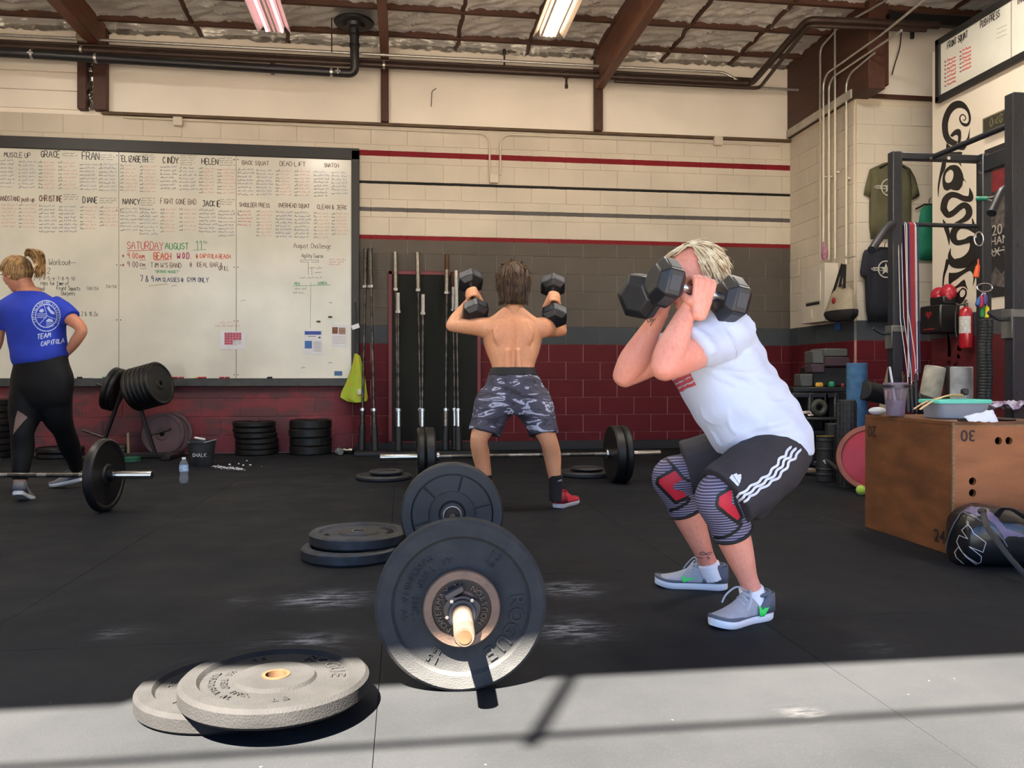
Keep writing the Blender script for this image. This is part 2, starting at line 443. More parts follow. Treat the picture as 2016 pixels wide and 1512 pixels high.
# floor: rubber mats with dust and chalk
def rubber():
    m = bpy.data.materials.new('rubber_mat'); m.use_nodes = True
    nt = m.node_tree; N = nt.nodes; L = nt.links; b = N['Principled BSDF']
    g = N.new('ShaderNodeNewGeometry')
    def noise(sc, det=5, st=None, ro=.55):
        n = N.new('ShaderNodeTexNoise'); n.inputs['Scale'].default_value = sc; n.inputs['Detail'].default_value = det; n.inputs['Roughness'].default_value = ro
        if st:
            mp = N.new('ShaderNodeMapping'); mp.inputs['Scale'].default_value = st; L.new(g.outputs['Position'], mp.inputs[0]); L.new(mp.outputs[0], n.inputs['Vector'])
        else: L.new(g.outputs['Position'], n.inputs['Vector'])
        return n.outputs[0]
    def rng(src, a, c, o0=0.0, o1=1.0):
        r = N.new('ShaderNodeMapRange'); r.inputs[1].default_value = a; r.inputs[2].default_value = c; r.inputs[3].default_value = o0; r.inputs[4].default_value = o1; L.new(src, r.inputs[0]); return r.outputs[0]
    def math_(op, x, y):
        k = N.new('ShaderNodeMath'); k.operation = op
        for i, q in enumerate((x, y)):
            if isinstance(q, (int, float)): k.inputs[i].default_value = q
            else: L.new(q, k.inputs[i])
        return k.outputs[0]
    base = N.new('ShaderNodeMix'); base.data_type = 'RGBA'; base.inputs[6].default_value = (*lin((24, 27, 31)), 1); base.inputs[7].default_value = (*lin((31, 34, 38)), 1)
    L.new(rng(noise(1.1, 7), .35, .7), base.inputs[0])
    # crumb speckle
    sp = N.new('ShaderNodeMix'); sp.data_type = 'RGBA'; sp.inputs[7].default_value = (*lin((56, 53, 50)), 1)
    L.new(rng(noise(330, 2), .62, .72, 0, .55), sp.inputs[0]); L.new(base.outputs[2], sp.inputs[6])
    # chalk smears (place, half-size, strength)
    spots = [onZ(640, 1180, 0), onZ(1120, 1160, 0), onZ(1128, 1240, 0), onZ(610, 1262, 0), onZ(230, 1246, 0), onZ(470, 1185, 0), onZ(1730, 1275, 0), onZ(1585, 1405, 0), onZ(560, 1440, 0)]
    size = [(.13, .09), (.09, .09), (.10, .10), (.12, .07), (.06, .06), (.05, .06), (.07, .05), (.05, .04), (.1, .05)]
    amp = [.62, .5, .45, .34, .16, .12, .1, .05, .03]
    sxyz = N.new('ShaderNodeSeparateXYZ'); L.new(g.outputs['Position'], sxyz.inputs[0])
    acc = None
    for p, s, a in zip(spots, size, amp):
        dx = math_('DIVIDE', math_('SUBTRACT', sxyz.outputs['X'], p.x), s[0]); dy = math_('DIVIDE', math_('SUBTRACT', sxyz.outputs['Y'], p.y), s[1])
        d2 = math_('ADD', math_('MULTIPLY', dx, dx), math_('MULTIPLY', dy, dy))
        e = math_('MULTIPLY', math_('POWER', 2.718, math_('MULTIPLY', d2, -1.0)), a)
        acc = e if acc is None else math_('MAXIMUM', acc, e)
    streak = rng(noise(9, 8, (1.0, 4.5, 1), .72), .46, .62)
    chalk = math_('MULTIPLY', acc, streak)
    specks = math_('MULTIPLY', rng(noise(38, 3), .745, .77), .2)
    chalk = math_('MAXIMUM', chalk, specks)
    ch = N.new('ShaderNodeMix'); ch.data_type = 'RGBA'; ch.inputs[7].default_value = (*lin((190, 195, 205)), 1)
    L.new(chalk, ch.inputs[0]); L.new(sp.outputs[2], ch.inputs[6])
    L.new(ch.outputs[2], b.inputs['Base Color'])
    L.new(rng(noise(2.2, 6), .3, .7, .52, .75), b.inputs['Roughness'])
    b.inputs['Specular IOR Level'].default_value = .08
    bp = N.new('ShaderNodeBump'); bp.inputs['Strength'].default_value = .25; bp.inputs['Distance'].default_value = .003
    L.new(noise(240, 3), bp.inputs['Height']); L.new(bp.outputs[0], b.inputs['Normal'])
    return m
M_RUB = rubber()
mb = MB(); mb.box((0, 4.55, -.06), (14, 9.7, .096)); floor = struct('floor', mb, mat('dark_slab', (40, 40, 42), .8))
mw, ml = 1.265, 1.83
matm = None; n = 0
for i in range(-5, 5):
    for j in range(-1, 6):
        x0 = -.065 + i * mw; y0 = -.3 + (j + 1) * ml - ml * .4 * (i % 2); y1 = y0 + ml
        y0, y1 = max(y0, -.3), min(y1, 9.27)
        if y1 - y0 < .05: continue
        q = MB(); q.box((0, 0, 0), (mw - .0014, y1 - y0 - .0014, .012), .0008)
        o = obj('rubber_mat', q, M_RUB, floor); o.location = (x0 + mw / 2, (y0 + y1) / 2, -.006)

# ceiling: foil between joists, beams
mb = MB(); mb.box((.7, 4.4, CZ + .2), (14.8, 10.2, .1)); ceiling = struct('ceiling', mb, M_WOODD)
xs_ = [-6.4, -5.3, -4.25, -3.2, -2.2, -1.26, -.215, .6, 1.4, 2.2, 3.02, 3.86, 4.7, 5.55, 6.4, 7.25]
ys_ = [BY, 8.94, 8.29, 7.645, 7.0, 6.36, 5.71, 5.07, 4.42, 3.78, 3.13, 2.49, 1.84, 1.2, .55, -.1]
def foil_panel(seed):
    rs = np.random.RandomState(seed); q = MB(); nx, ny = 22, 18; P = []
    w = [(rs.uniform(1, 7), rs.uniform(1, 7), rs.uniform(0, 6.3), rs.uniform(.1, 1)) for _ in range(16)]
    for i in range(nx + 1):
        row = []
        for j in range(ny + 1):
            u, v = i / nx, j / ny
            e = min(1, 9 * min(u, 1 - u)) * min(1, 7 * min(v, 1 - v))
            z = .022 * e - .05 * (u - .5) ** 2
            for a, b_, ph, am in w: z += .0052 * am * math.sin(a * 6.3 * u + b_ * 6.3 * v + ph) * (.5 + .5 * e)
            z += rs.uniform(-.005, .005) + (rs.uniform(-.02, .012) if e < .3 else 0)
            row.append((u - .5, v - .5, z))
        P.append(row)
    q.grid(P); me = q.mesh('foil_panel', 30); me.materials.append(M_FOIL); return me
foils = [foil_panel(s) for s in range(6)]
for i in range(len(xs_) - 1):
    for j in range(len(ys_) - 1):
        o = bpy.data.objects.new('foil_panel', foils[(i * 3 + j * 5) % 6]); COL.objects.link(o); o.parent = ceiling
        o.location = ((xs_[i] + xs_[i + 1]) / 2, (ys_[j] + ys_[j + 1]) / 2, CZ + .02)
        o.scale = (xs_[i + 1] - xs_[i], (ys_[j] - ys_[j + 1]), 1)
for y in ys_[1:]:
    q = MB(); q.box((.4, y, CZ + .005), (13.6, .045, .07), .003); obj('joist', q, M_JOIST, ceiling)
    # bright torn foil lips along the joist
    rs = np.random.RandomState(int(abs(y) * 100)); q = MB()
    if y > 7.3:
        for k in range(70):
            x = rs.uniform(-5, 4.6); l = rs.uniform(.03, .14); h = rs.uniform(.006, .02)
            q.box((x, y + .028 + rs.uniform(0, .01), CZ - .005), (l, h * .8, .008), .001, Matrix.Rotation(rs.uniform(-.5, .5), 3, 'X') @ Matrix.Rotation(rs.uniform(-.12, .12), 3, 'Z'))
        o = obj('foil_edge', q, M_FOILB, ceiling); o['kind'] = 'stuff'
for x in xs_[1:-1]:
    q = MB(); pts = [(x + random.uniform(-.015, .015), y, CZ + .002) for y in np.arange(-.2, BY, .16)]
    q.tube(pts, .024, 6); obj('purlin', q, M_JOIST, ceiling)
# ragged foil along the top of the back wall
q = MB(); rs = np.random.RandomState(4); P = []
for i in range(260):
    x = -6 + i * .041; P.append([(x, BY - .012 - rs.uniform(0, .02), CZ + .02), (x, BY - .018 - rs.uniform(0, .02), CZ - .02 - rs.uniform(0, .03))])
q.grid(P); o = obj('foil_edge', q, M_FOILB, ceiling); o['kind'] = 'stuff'
def roof_beam(x0, x1, h, m):
    q = MB(); q.box(((x0 + x1) / 2, BY / 2 - .2, CZ - h / 2 + .05), (x1 - x0, BY + .2, h + .1), .008); obj('beam', q, m, ceiling)
p = onY(215, 100, BY); roof_beam(p.x - .135, p.x, .25, M_WOOD)
pa = onY(750, 100, BY); roof_beam(pa.x, pa.x + .09, .2, M_WOOD)
pb = onY(1168, 150, BY); roof_beam(pb.x, pb.x + .10, .41, M_WOOD)
def post(x0, x1, ztop=CZ):
    q = MB(); q.box(((x0 + x1) / 2, BY - .045, (3.69 + ztop) / 2), (x1 - x0, .09, ztop - 3.69), .006); obj('post', q, M_WOODD, ceiling)
post(p.x - .135, p.x); post(onY(158, 150, BY).x, onY(176, 150, BY).x); post(pa.x, pa.x + .086); post(pb.x, pb.x + .095)
q = MB(); rs = np.random.RandomState(5); P = []
xa, xb = onY(177, 150, BY).x, onY(190, 150, BY).x
for i in range(26):
    P.append([(xa + (xb - xa) * j / 5, BY - .03 + rs.uniform(-.02, .012), 3.70 + i * .032) for j in range(6)])
q.grid(P); obj('foil_strip', q, M_FOILB, ceiling, sharp=20)
# steel trusses beyond the mural partition
for k, (y, zz) in enumerate(((7.55, 4.42), (6.9, 4.44))):
    q = MB(); q.box((6.3, y, zz), (3.0, .07, .1), .004); obj('steel_beam', q, mat('dark_steel', (44, 42, 42), .5, .6), ceiling)

# partition with the mural
mb = MB(); mb.box((PX + .06, (PY - .3) / 2, 3.95 / 2), (.12, PY + .3, 3.95), .004); wall_panel = struct('wall_partition', mb, M_WHITEPANEL)
mb = MB(); mb.box((PX - .004, (PY - .3) / 2, .6), (.008, PY + .3, 1.2)); struct('wall_partition_dado', mb, mat('maroon_paint', (92, 28, 34), .5, var=.15, scale=2))
mb = MB(); mb.box((PX - .004, (PY - .3) / 2, 1.305), (.008, PY + .3, .21)); struct('wall_partition_band', mb, mat('dark_grey_paint', (72, 75, 78), .5, var=.1, scale=2))

# shell behind and beside the camera: left wall, front wall with the wide roller-door opening
mb = MB(); mb.box((-6.65, 4.5, 2.35), (.1, 9.7, 4.7)); struct('wall_left', mb, M_CREAM)
mb = MB(); mb.box((8.05, 4.5, 2.35), (.1, 9.7, 4.7)); struct('wall_far_right', mb, M_CREAM)
HZ, HY = 3.4, -.14
mb = MB(); mb.box((.7, HY + .1, (HZ + 4.7) / 2), (14.8, .2, 4.7 - HZ)); struct('wall_front', mb, M_CREAM)
mb = MB(); mb.box((-5.7, HY + .1, HZ / 2), (1.9, .2, HZ)); mb.box((6.6, HY + .1, HZ / 2), (2.9, .2, HZ)); struct('wall_front_piers', mb, M_CREAM)
mb = MB(); mb.box((0, HY + .1, HZ + .03), (9.4, .04, .06)); mb.box((-3.2, HY + .02, HZ - .03), (2.9, .03, .06))  # second box added out of view to step the sun edge at left
struct('trim_6', mb, mat('door_steel', (150, 150, 150), .45, .7))
mb = MB(); mb.tube([(-4.6, -.29, 3.1), (5, -.27, 3.1)], .013, 10); mb.tube([(-.593, -.085, 3.4), (-.70, -.33, 3.1)], .019, 10); struct('trim_7', mb, MATS['door_steel'])
mb = MB(); mb.box((0, -15.5, -.06), (60, 30.4, .1)); struct('ground_outside', mb, mat('asphalt', (74, 73, 71), .8, var=.12, scale=1.5))

# door behind the barbell rack
p0 = onY(765, 538, BY); p1 = onY(946, 538, BY)
dx0, dx1, dz1 = p0.x, p1.x, 2.03
mb = MB(); mb.box(((dx0 + dx1) / 2, BY - .008, dz1 / 2), (dx1 - dx0 - .05, .05, dz1 - .04), .004)
door = struct('door_1', mb, mat('dark_green_door', (31, 33, 30), .6, var=.1, scale=3, bump=.05, spec=.12))
M_REDTRIM = mat('red_trim_paint', (110, 24, 32), .45, var=.15, scale=8)
for a, b_ in (((dx0 + .02, BY - .02, 0), (dx0 + .02, BY - .02, dz1)), ((dx1 - .02, BY - .02, 0), (dx1 - .02, BY - .02, dz1)), ((dx0, BY - .02, dz1 - .02), (dx1, BY - .02, dz1 - .02)), ((dx0, BY - .02, .09), (dx1, BY - .02, .09))):
    q = MB(); q.beam(a, b_, .045, .05, (0, 1, 0), .004); obj('door_frame', q, M_REDTRIM, door)
mb = MB(); mb.box(((-.55 + RX) / 2 - .3, BY - .03, .05), (RX - .1, .05, .1), .004); struct('baseboard_back', mb, mat('black_base', (26, 26, 27), .6))

# ================================================================== LAMPS
M_HOUS = mat('white_enamel', (232, 222, 220), .35, var=.04)
M_TUBE_FILL = mat('added_fill_tube', (255, 249, 236), .4, var=0, emit=TUBE_FILL)
M_TUBE_PINK = mat('pink_burning_tube', (255, 190, 196), .4, var=0, emit=3.0)
M_TUBE_WARM = mat('warm_burning_tube', (255, 226, 180), .4, var=0, emit=16.0)
M_TUBE_OFF = mat('dark_tube', (210, 196, 190), .3, var=.05)
def fixture(x, y1, lit, label, on=None):
    z = 4.36; L_ = 1.24
    t = thing('fluorescent_light', label, 'ceiling light', (x, y1 - L_ / 2, z))
    q = MB(); q.box((0, 0, .075), (.2, L_, .05), .006); q.box((0, 0, .11), (.06, L_ * .8, .05), .004)
    q.cyl((0, .4, .12), (0, .4, .24), .006, 8); q.cyl((0, -.4, .12), (0, -.4, .24), .006, 8)
    obj('housing', q, M_HOUS, t, False)
    for s in (-1, 1):
        q = MB(); q.beam((s * .135, -L_ / 2, .03), (s * .135, L_ / 2, .03), .1, .006, (s * .75, 0, .6), .001); obj('reflector', q, M_HOUS, t, False)
    for s in (-1, 1):
        q = MB(); q.box((0, s * (L_ / 2 - .01), .025), (.19, .02, .055), .004); obj('end_plate', q, M_HOUS, t, False)
    for k in range(4):
        q = MB(); q.cyl((-.075 + .05 * k, -L_ / 2 + .02, .004), (-.075 + .05 * k, L_ / 2 - .02, .004), .013, 12)
        m = M_TUBE_OFF if not lit[k] else (on or M_TUBE_FILL)
        obj('tube', q, m, t, False)
    return t
l1 = onZ(541, 62, 4.37); l2 = onZ(1080, 71, 4.37)
fixture(l1.x, l1.y, (1, 0, 0, 1), 'ceiling light with pink glow between left beam and drain pipe', M_TUBE_PINK)
fixture(l2.x, l2.y, (0, 1, 1, 0), 'ceiling light burning warm yellow above the shirtless man', M_TUBE_WARM)
for k, (x, y) in enumerate(((l1.x - 3.0, l1.y - 1.6), (l2.x + 2.3, l2.y - 2.4), (l1.x, l1.y - 2.9), (l2.x, l2.y - 2.9))):  # out-of-view fixtures added to brighten the back wall and room
    fixture(x, y, (1, 1, 1, 1), ['ceiling light nearest the left wall', 'ceiling light nearest the mural partition', 'second ceiling light of the left row from the back wall', 'second ceiling light of the right row from the back wall', 'ceiling light of the left row nearest the roller door', 'ceiling light of the right row nearest the roller door'][k])

# ================================================================== PIPES
M_STEEL = mat('galvanised_conduit', (206, 202, 194), .35, .8, var=.15, scale=20)
M_PIPEBR = mat('brown_sprinkler_pipe', (66, 48, 40), .45, .3, var=.2, scale=12)
M_PIPEBK = mat('black_drain_pipe', (34, 33, 34), .4, var=.15, scale=6)
M_CONDP = mat('cream_painted_conduit', (214, 202, 182), .5, var=.06)
PYY = 9.0
def pipe_run(name, label, cat, pts, r, m, n=12, rr=.06, clamps=()):
    P = arc_pts(pts, rr); q = MB(); q.tube(P, r, n)
    base = P[0].copy()
    t = thing(name, label, cat, base); obj('tube', q, m, t)
    for c in clamps:
        k = MB(); k.cyl(Vector(c) - V(.012, 0, 0), Vector(c) + V(.012, 0, 0), r * 1.25, n); obj('clamp', k, M_STEEL, t)
    return t
# thin silver conduit, thin brown line, fat brown sprinkler main
a = onY(0, 75, PYY); z = a.z
e1 = onY(1425, 141, PYY); e2 = onY(1485, 163, PYY)
pipe_run('conduit', 'thin silver conduit running level under the foil ceiling', 'conduit', [(-5.2, PYY, 4.36), (e1.x, PYY, 4.36), (e1.x + .32, PYY, 4.2), (onY(1590, 165, PYY).x, PYY, 4.2), (onY(1608, 200, PYY).x - .02, PYY - .06, 4.12), (onY(1608, 200, PYY).x, PYY - .1, 2.6)], .017, M_STEEL, clamps=[(onY(143, 80, PYY).x, PYY, 4.36), (pa.x + .04, PYY, 4.36), (pb.x + .05, PYY, 4.36)])
b1 = W(1590, 44, 7.95); b2 = W(1762, 47, 7.8)
pipe_run('sprinkler_pipe', 'fat brown sprinkler main across the top of the back wall', 'pipe', [(-5.2, PYY - .03, 4.235), (e2.x - .05, PYY - .03, 4.235), (b1.x, b1.y, 4.33), (b2.x + .6, b1.y - .05, 4.33)], .036, M_PIPEBR, 14, .1, clamps=[(pa.x + .04, PYY - .03, 4.235), (pb.x + .05, PYY - .03, 4.235), (onY(163, 100, PYY).x, PYY - .03, 4.235)])
pipe_run('sprinkler_pipe', 'slim brown water line just above the fat sprinkler main', 'pipe', [(-5.2, PYY, 4.30), (onY(1480, 150, PYY).x, PYY, 4.30)], .016, M_PIPEBR)
c1 = onY(1210, 152, PYY - .1); c2 = onY(1495, 176, PYY - .1); d1 = W(1592, 56, 7.9)
pipe_run('sprinkler_pipe', 'slim dark line under the main that turns up toward the corner girder', 'pipe', [(c1.x, PYY - .1, 4.16), (c2.x, PYY - .1, 4.16), (d1.x, d1.y, 4.25), (d1.x + 1.2, d1.y - .05, 4.25)], .02, M_PIPEBR, 12, .08)
# sprinkler drops
for px, lab in ((537, 'sprinkler drop stub left of the drain elbow'), (1115, 'capped sprinkler drop stub below the warm lamp')):
    x = onY(px, 130, PYY - .03).x; q = MB(); q.tube([(x, PYY - .03, 4.235), (x, PYY - .03, 4.10)], .014, 10); q.cyl((x, PYY - .03, 4.12), (x, PYY - .03, 4.08), .02, 10); q.cyl((x - .03, PYY - .03, 4.235), (x + .03, PYY - .03, 4.235), .044, 14)
    single('water_sprinkler', q, M_PIPEBR, lab, 'sprinkler')
x = onY(993, 110, PYY).x; q = MB(); q.tube([(x, PYY, 4.30), (x, PYY, 4.47), (x + .13, PYY, 4.47)], .011, 8); q.cyl((x, PYY, 4.44), (x, PYY, 4.49), .02, 10)
single('water_sprinkler', q, M_PIPEBR, 'bent sprinkler nozzle standing up from the brown line', 'sprinkler')
# black drain pipe
dy = 8.86; zz = onY(660, 143, dy).z; ex = onY(699, 143, dy).x
top = onZ(697, 42, CZ - .02)
P = arc_pts([(-5.2, dy, zz + .05), (ex, dy, zz), (ex, dy - .06, zz + .16), (top.x, top.y, CZ - .05)], .1, 8)
t = thing('drain_pipe', 'thick black drain pipe with elbow rising into the ceiling', 'pipe', P[0])
q = MB(); q.tube(P, .047, 18); obj('tube', q, M_PIPEBK, t)
q = MB(); Mf = Matrix.Identity(3); q.lathe([(.001, 0), (.2, 0), (.21, -.015), (.2, -.03), (.11, -.035), (.1, -.07), (.001, -.07)], 28, None, (top.x, top.y, CZ - .02)); obj('flange', q, M_PIPEBK, t)
for px in (183 / 2.88, 545 / 2.88, 1880 / 2.88):
    x = onY(px, 135, dy).x; k = MB(); k.cyl((x - .013, dy, zz + .05 * (ex - x) / (ex + 5.2)), (x + .013, dy, zz + .05 * (ex - x) / (ex + 5.2)), .051, 18); obj('clamp', k, M_STEEL, t)
for px in (183 / 2.88, 1918 / 2.88):
    x = onY(px, 135, dy).x; k = MB(); z_ = zz + .05 * (ex - x) / (ex + 5.2)
    k.box((x, dy - .05, z_), (.06, .012, .018), .003); k.box((x, dy - .05, z_), (.018, .012, .06), .003); obj('bracket', k, M_STEEL, t)
for k in (.35, .7):
    pp = Vector((ex, dy - .06, zz + .16)).lerp(Vector((top.x, top.y, CZ - .05)), k); q = MB(); q.cyl(pp - V(0, 0, .02), pp + V(0, 0, .02), .054, 18); obj('collar', q, M_PIPEBK, t)
x = onY(653, 100, 8.6).x; q = MB(); q.cyl((x, 8.6, 4.56), (x, 8.6, 4.2), .006, 8); single('hanger_rod', q, M_PIPEBR, 'thin hanger rod left of the drain riser', 'rod')

t = thing('junction_box', 'grey steel conduit box on the left ceiling post', 'junction box', (onY(165, 78, PYY).x, PYY - .04, 4.3))
q = MB(); q.box((onY(165, 78, PYY).x, PYY - .05, 4.36), (.1, .06, .09), .006); obj('box', q, mat('box_grey', (150, 136, 116), .5, .3), t)
q = MB(); q.box((onY(165, 78, PYY).x, PYY - .083, 4.36), (.085, .006, .075), .002); obj('cover', q, MATS['box_grey'], t)
# cream conduits and junction boxes on the back wall
def jbox(px, py, lab, s=.11):
    p = onY(px, py, BY); t = thing('junction_box', lab, 'junction box', (p.x, BY, p.z))
    q = MB(); q.box((p.x, BY - .025, p.z), (s, .05, s), .012); obj('box', q, M_CONDP, t)
    q = MB(); q.box((p.x, BY - .053, p.z), (s * .92, .006, s * .92), .002); obj('cover', q, M_CONDP, t)
    for sx, sz in ((-1, -1), (1, 1)):
        q = MB(); q.cyl((p.x + sx * s * .36, BY - .055, p.z + sz * s * .36), (p.x + sx * s * .36, BY - .06, p.z + sz * s * .36), .006, 8); obj('screw', q, M_STEEL, t)
jbox(352, 241, 'cream junction box on the ledge above the whiteboard', .1)
jbox(1412, 279, 'cream junction box on the ledge near the room corner', .11)
jbox(972, 353, 'cream junction box under the paired conduits between the stripes', .105)
zl = 3.64
cx0 = onY(964, 300, BY - .02).x; cx1 = onY(985, 300, BY - .02).x; zb_ = onY(972, 345, BY).z
pipe_run('conduit', 'cream conduit bending down from the left to the striped wall box', 'conduit', [(-3, BY - .02, zl), (cx0, BY - .02, zl - .02), (cx0, BY - .02, zb_)], .011, M_CONDP, 8, .14)
pipe_run('conduit', 'cream conduit bending down from the right to the striped wall box', 'conduit', [(RX - .15, BY - .02, zl - .02), (cx1, BY - .02, zl - .02), (cx1, BY - .02, zb_)], .011, M_CONDP, 8, .14)
# loose cable on the cream wall
q = MB(); q.tube(spline([onY(849, 210, BY - .012), onY(850, 190, BY - .012), onY(851, 180, BY - .012), onY(859, 174, BY - .012)], 5), .004, 6); single('loose_cable', q, M_PIPEBR, 'short loose cable poking out of the upper cream wall', 'cable')

# ================================================================== STROKE LETTERING (marker pen)
GL = {'A':'00 3A 60|14 44','B':'00 0A 4A 57 45 05|45 52 40 00','C':'58 3A 17 13 30 52','D':'00 0A 3A 57 53 30 00','E':'5A 0A 00 50|05 45','F':'5A 0A 00|05 45','G':'58 3A 17 13 30 51 54 34','H':'00 0A|60 6A|05 65','I':'30 3A','J':'5A 52 30 11|1A 6A','K':'00 0A|5A 05 50','L':'0A 00 50','M':'00 1A 34 5A 60','N':'00 0A 50 5A','O':'30 13 17 3A 57 53 30','P':'00 0A 4A 57 45 05','Q':'30 13 17 3A 57 53 30|32 6_','R':'00 0A 4A 57 45 05|25 60','S':'58 3A 18 16 54 52 30 02','T':'0A 6A|3A 30','U':'0A 02 20 40 52 5A','V':'0A 30 6A','W':'0A 10 35 50 6A','X':'00 5A|0A 50','Y':'0A 35 6A|35 30','Z':'0A 5A 00 50',
'a':'45 26 04 02 20 42|46 42 50','b':'0A 00|04 26 44 42 20 02','c':'45 26 04 02 20 41','d':'4A 40|44 26 04 02 20 42','e':'04 44 45 26 04 02 20 41','f':'49 3A 28 20|05 45','g':'45 26 04 02 20 42|46 4_ 2_','h':'0A 00|04 26 44 40','i':'26 20|28 29','j':'36 3_ 1_|38 39','k':'0A 00|46 03 40','l':'1A 11 20','m':'06 00|04 15 26 20|24 35 46 40','n':'06 00|04 26 44 40','o':'26 04 02 20 42 44 26','p':'06 0_|04 26 44 42 20 02','q':'46 4_|44 26 04 02 20 42','r':'06 00|04 16 36','s':'45 26 05 42 20 01','t':'29 21 40|06 46','u':'06 02 20 42|46 40','v':'06 20 46','w':'06 10 24 40 56','x':'06 40|00 46','y':'06 21|46 1_','z':'06 46 00 40',
'0':'30 13 17 3A 57 53 30','1':'18 3A 30','2':'08 2A 4A 57 00 50','3':'09 3A 57 35 52 30 01','4':'4A 03 53|4A 40','5':'5A 0A 06 36 53 30 01','6':'4A 15 02 20 42 44 26 04','7':'0A 5A 20','8':'26 08 2A 48 26 03 20 43 26','9':'47 25 07 2A 47 40','-':'15 45','.':'20 21','/':'00 5A',':':'22 23|26 27','*':'22 48|28 42|05 55','&':'50 17 2A 37 03 10 30 54','@':'43 36 25 23 32 43 47 2A 07 03 20 50',"'":'2A 27','"':'1A 17|3A 37','#':'10 2A|40 5A|03 63|07 67','(':'3A 17 13 30',')':'1A 37 33 10','%':'00 5A|19 18|41 42'}
def gl_pts(ch):
    out = []
    for st in GL.get(ch, '').split('|'):
        pl = []
        for t in st.split():
            y = 10 if t[1] == 'A' else (-3.5 if t[1] == '_' else int(t[1]))
            pl.append((int(t[0]) / 10, y / 10))
        if pl: out.append(pl)
    return out
def ribbon(mb, P, w, nrm):
    """flat marker stroke of width w along world points P"""
    P = [Vector(p) for p in P]; L, R = [], []
    for i in range(len(P)):
        t = (P[min(i + 1, len(P) - 1)] - P[max(i - 1, 0)])
        if t.length < 1e-9: t = Vector((1, 0, 0))
        sd = t.normalized().cross(nrm) * (w / 2); L.append(P[i] + sd); R.append(P[i] - sd)
    mb.grid([L, R])
def write(mb, s, org, u, v, h, w, nrm, track=.16, jit=.03, wd=1.0):
    """marker lettering; org left end of the baseline, u/v unit right/up"""
    x = 0.0; rs = random.Random(hash(s) % 1000 if False else sum(map(ord, s)))
    for ch in s:
        if ch == ' ': x += .42 * h * wd; continue
        ps = gl_pts(ch); mx = max([p[0] for st in ps for p in st] + [.2])
        dy = rs.uniform(-jit, jit) * h
        for st in ps:
            if len(st) > 2: st = [tuple(q) for q in spline(st, 3)]
            ribbon(mb, [org + u * ((x + p[0] * h * wd)) + v * (p[1] * h + dy) for p in st], w, nrm)
        x += (mx + track) * h * wd
    return x
INK = {k: mat('ink_' + k, c, .5, var=.25, scale=30) for k, c in {'black': (48, 42, 40), 'red': (196, 52, 62), 'pink': (226, 158, 150), 'blue': (74, 92, 140), 'paleblue': (120, 138, 168), 'green': (52, 150, 96), 'orange': (222, 96, 56), 'brown': (110, 72, 62), 'magenta': (176, 36, 92), 'navy': (42, 52, 112), 'grey': (140, 134, 128)}.items()}

# ================================================================== WHITEBOARD
FY = BY - .035        # board face
def whiteboard_mat():
    m = mat('whiteboard_gloss', (226, 221, 208), .2, var=.07, scale=1.6, spec=.6, rvar=.07, col2=(204, 202, 190))
    return m
t = thing('whiteboard', 'long wall-mounted whiteboard covered in handwritten score columns', 'whiteboard', (-3.0, BY, .735))
seams = [-5.48, -4.26, -3.04, -1.82, -.575]
for i in range(4):
    q = MB(); q.box(((seams[i] + seams[i + 1]) / 2, FY + .012, (.82 + 3.26) / 2), (seams[i + 1] - seams[i] - .004, .024, 2.44), .002); obj('panel', q, whiteboard_mat(), t)
M_FRBK = mat('black_board_frame', (34, 32, 31), .5, var=.15, scale=8)
M_FRGR = mat('grey_pen_ledge', (66, 68, 70), .55, var=.3, scale=10)
q = MB(); q.box(((-5.6 + WBX1) / 2, FY + .008, 3.323), (WBX1 + 5.6, .06, .126), .004); obj('frame_rail', q, M_FRBK, t)
q = MB(); q.box((WBX1 - .043, FY + .008, 2.05), (.086, .06, 2.63), .004); obj('frame_stile', q, M_FRBK, t)
q = MB(); q.box(((-5.6 + WBX1) / 2, FY - .005, .777), (WBX1 + 5.6, .075, .085), .004); obj('pen_ledge', q, M_FRGR, t)
for x in seams[1:4]:
    for z in np.linspace(.86, 3.22, 5):
        for s in (-.02, .02):
            q = MB(); q.cyl((x + s, FY + .001, z), (x + s, FY - .003, z), .006, 8); obj('screw', q, M_FRBK, t)
def bp(px, py): return onY(px, py, FY - .0012)
U_, V_, NB = V(1, 0, 0), V(0, 0, 1), V(0, -1, 0)
PXM = .00565          # metres a pixel covers on the board
pens = {k: MB() for k in INK}
def wr(s, px, py, h, c, w=1.3, wd=1.0, track=.16): write(pens[c], s, bp(px, py), U_, V_, h * PXM, w * PXM, NB, track, wd=wd)
for s, px, py, h, wd in (('MUSCLE UP', 8, 309, 9, .9), ('GRACE', 80, 309, 12, .85), ('FRAN', 162, 314, 14, .8), ('ELIZABETH', 240, 318, 11, .72), ('CINDY', 320, 321, 12, .8), ('HELEN', 397, 323, 11, .85), ('BACK SQUAT', 477, 324, 8, .95), ('DEAD LIFT', 551, 326, 8, 1.1), ('SNATCH', 638, 329, 8, .85),
                         ('HANDSTAND push up', -4, 395, 9, .68), ('CHRISTINE', 77, 396, 11, .65), ('DIANE', 163, 399, 11, .78), ('NANCY', 242, 402, 11, .85), ('FIGHT GONE BAD', 316, 401, 10, .75), ('JACKIE', 398, 406, 11, .8), ('SHOULDER PRESS', 471, 407, 8, .78), ('OVERHEAD SQUAT', 548, 408, 8, .78), ('CLEAN & JERK', 624, 411, 8, .95)):
    wr(s, px, py, h, 'black' if h > 8 and 'HAND' not in s and 'FIGHT' not in s and 'CHRI' not in s else 'brown', 1.5 if h > 10 else 1.1, wd)
